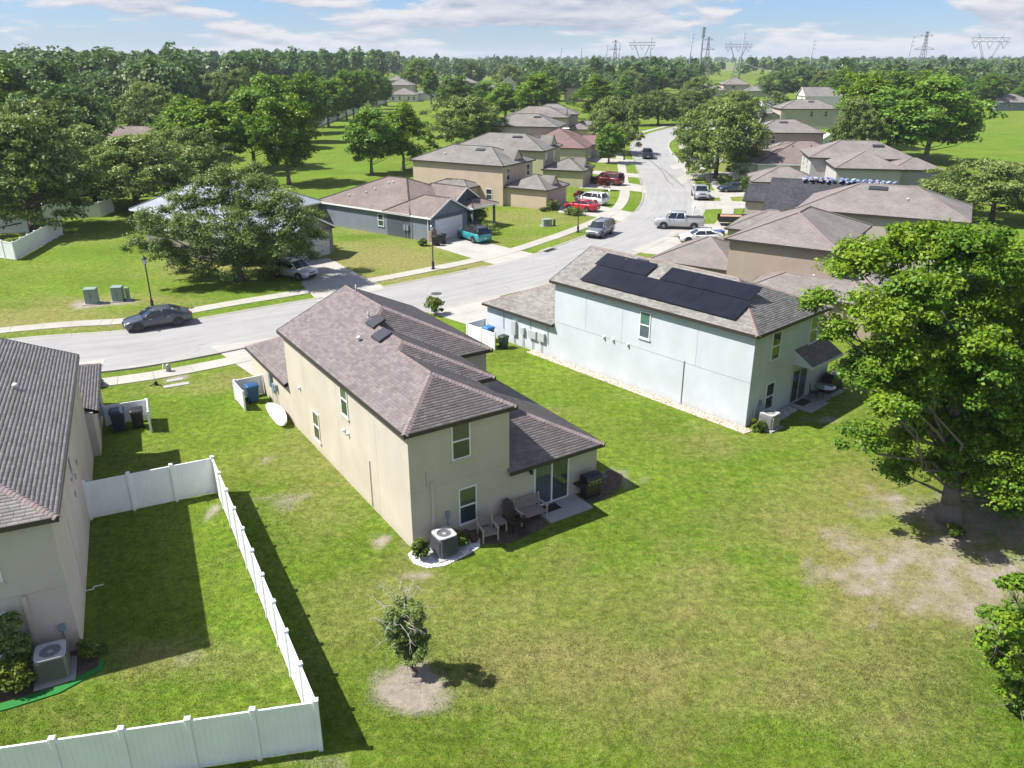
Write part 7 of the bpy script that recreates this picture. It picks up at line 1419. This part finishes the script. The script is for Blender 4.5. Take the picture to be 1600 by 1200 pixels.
def lattice_delta(label, px, top, dist):
    """wide flat-topped transmission tower with V insulators"""
    x = (px - 800) / FPX * dist * 1.02; h = CAMH + (88.6 - top) / FPX * dist; t = thing('transmission_tower', label, 'transmission tower', (x, dist, 0)); r = dist * .00026; hw = h * .36; mb = MB()
    for sy in (-1, 1):
        for sx in (-1, 1): strut(mb, (sx * h * .16, sy * h * .08, 0), (sx * h * .03, sy * h * .02, h * .45), r); strut(mb, (sx * h * .03, sy * h * .02, h * .45), (sx * h * .20, sy * h * .03, h * .86), r)
        for k in range(5):
            f = k / 5; g = (k + 1) / 5; w0 = h * (.16 - .13 * f); w1 = h * (.16 - .13 * g); strut(mb, (-w0, sy * h * .05, h * .45 * f), (w1, sy * h * .05, h * .45 * g), r * .7); strut(mb, (w0, sy * h * .05, h * .45 * f), (-w1, sy * h * .05, h * .45 * g), r * .7)
    mb.build('tower_legs', PYL, t); br = MB()
    for z in (h * .86, h * .93): strut(br, (-hw, 0, z), (hw, 0, z), r * 1.2)
    n = 10
    for k in range(n): a = -hw + 2 * hw * k / n; b = -hw + 2 * hw * (k + 1) / n; strut(br, (a, 0, h * (.86 if k % 2 else .93)), (b, 0, h * (.93 if k % 2 else .86)), r * .7)
    br.build('bridge', PYL, t); ins = MB()
    for cx in (-.75, 0, .75): strut(ins, (cx * hw - hw * .18, 0, h * .86), (cx * hw, 0, h * .74), r); strut(ins, (cx * hw + hw * .18, 0, h * .86), (cx * hw, 0, h * .74), r)
    ins.build('insulator', PYL, t)
    for s in (-1, 1): m = MB(); strut(m, (s * hw * .55, 0, h * .93), (s * hw * .68, 0, h), r); m.build('earth_peak', PYL, t)
    return (x, dist, h * .86)
def lattice_mast(label, px, top, dist):
    x = (px - 800) / FPX * dist * 1.02; h = CAMH + (88.6 - top) / FPX * dist; t = thing('transmission_tower', label, 'transmission tower', (x, dist, 0)); r = dist * .00026; mb = MB()
    W_ = lambda f: h * (.085 * (1 - f) ** 1.3 + .012)
    for k in range(9):
        f = k / 9; g = (k + 1) / 9
        for sx, sy in ((-1, -1), (1, -1), (1, 1), (-1, 1)): strut(mb, (sx * W_(f), sy * W_(f), h * f), (sx * W_(g), sy * W_(g), h * g), r)
        for sy in (-1, 1): strut(mb, (-W_(f), sy * W_(f), h * f), (W_(g), sy * W_(g), h * g), r * .6); strut(mb, (W_(f), sy * W_(f), h * f), (-W_(g), sy * W_(g), h * g), r * .6)
    mb.build('tower_body', PYL, t)
    for f, w in ((.93, .11), (.72, .17)): m = MB(); strut(m, (-h * w, 0, h * f), (h * w, 0, h * f), r * 1.3); strut(m, (-h * w, 0, h * f), (0, 0, h * (f + .06)), r * .8); strut(m, (h * w, 0, h * f), (0, 0, h * (f + .06)), r * .8); m.build('cross_arm', PYL, t)
    return (x, dist, h * .72)
P1 = steel_pole('pale leaning power pole at the far right of the horizon', 1551, 0, 54, .10, 420); P2 = steel_pole('pale power pole right of the middle horizon', 1222, 0, 66, .05, 480); P3 = steel_pole('power pole left of the lattice tower on the right', 1360, 0, 61, .055, 470)
T1 = lattice_mast('lattice transmission tower with two cross arms on the right', 1383, 55, 470); T2 = lattice_delta('wide lattice tower with V insulators on the right', 1474, 58, 520)
P4 = steel_pole('tall pole left of the antenna mast', 1052, 0, 57, .02, 560); P5 = steel_pole('tall pole right of the antenna mast', 1124, 0, 56, .03, 520); P6 = steel_pole('pole beside the faint wide tower', 995, 0, 63, .02, 640); P7 = steel_pole('pole left of the middle of the horizon', 951, 0, 70, .01, 800); P8 = steel_pole('short pole left of the paired poles', 934, 0, 73, .0, 800); P9 = steel_pole('faint far pole on the horizon', 869, 0, 77, 0, 1100); P10 = steel_pole('faintest far pole left of the others', 898, 0, 77, 0, 1150)
T3 = lattice_delta('faint wide tower right of the antenna mast', 1120, 68, 700); T4 = lattice_delta('faint wide tower left of the antenna mast', 984, 66, 800); T5 = lattice_mast('faint lattice tower between the paired poles', 946, 66, 1000); T6 = lattice_mast('slim lattice tower right of the antenna mast', 1077, 62, 700)
def antenna():
    dist = 560; x = (1067 - 800) / FPX * dist * 1.02; h = CAMH + (88.6 - 50) / FPX * dist; t = thing('antenna_mast', 'tall dark antenna mast in the middle of the horizon', 'mast', (x, dist, 0)); MB().cyl((0, 0, 0), (.9, 0, h), .7, .45, 8).build('mast', POLE, t)
    for f in (.985, .93, .87): MB().cyl((.9 * f, 0, h * f - .8), (.9 * f, 0, h * f + .8), 1.15, n=6).build('antenna_ring', plain('antenna_grey', (.24, .26, .28), .5), t)
antenna()
def wires(label, a, b, sag=6.0):
    o = MB(); pts = []
    for k in range(17): f = k / 16; pts.append((a[0] + (b[0] - a[0]) * f, a[1] + (b[1] - a[1]) * f, a[2] + (b[2] - a[2]) * f - sag * 4 * f * (1 - f)))
    o.tube(pts, .09, 3); w = o.build('power_line', PYL, None); tag(w, label, 'wire')
wires('thin power line between the right-hand poles', (P2[0], P2[1], P2[2] * .5), (P1[0] + 60, P1[1], P1[2] * .42), 4); wires('thin power line left of the right-hand poles', (P5[0], P5[1], P5[2] * .52), (P2[0], P2[1], P2[2] * .5), 4)
# open strip of dry grass and the shed roofs on the far plain
def plain_patch(name, label, pts, m, z=.35): o = MB().prism([W2(*p) for p in pts], -8, z).build(name, m, None); tag(o, label, kind='structure')
plain_patch('field', 'pale dry grass strip under the power lines', [(1050, 106), (1110, 104), (1160, 106), (1150, 114), (1100, 116), (1058, 113)], mat('dry_field', _concrete, (.19, .19, .10), .3), 2.0)
# haze
def haze():
    m = bpy.data.materials.new('haze'); m.use_nodes = True; nt = m.node_tree; nt.nodes.clear(); o = nt.nodes.new('ShaderNodeOutputMaterial'); v = nt.nodes.new('ShaderNodeVolumePrincipled'); v.inputs['Color'].default_value = (.78, .86, .96, 1); v.inputs['Density'].default_value = .00014; v.inputs['Anisotropy'].default_value = .0; nt.links.new(v.outputs[0], o.inputs['Volume'])
    h = MB().box(-6600, 6600, -900, 9800, -12, 75).build('haze', m, None); tag(h, 'thin blue haze over the plain', kind='stuff')
HAZE = True
if HAZE: haze()
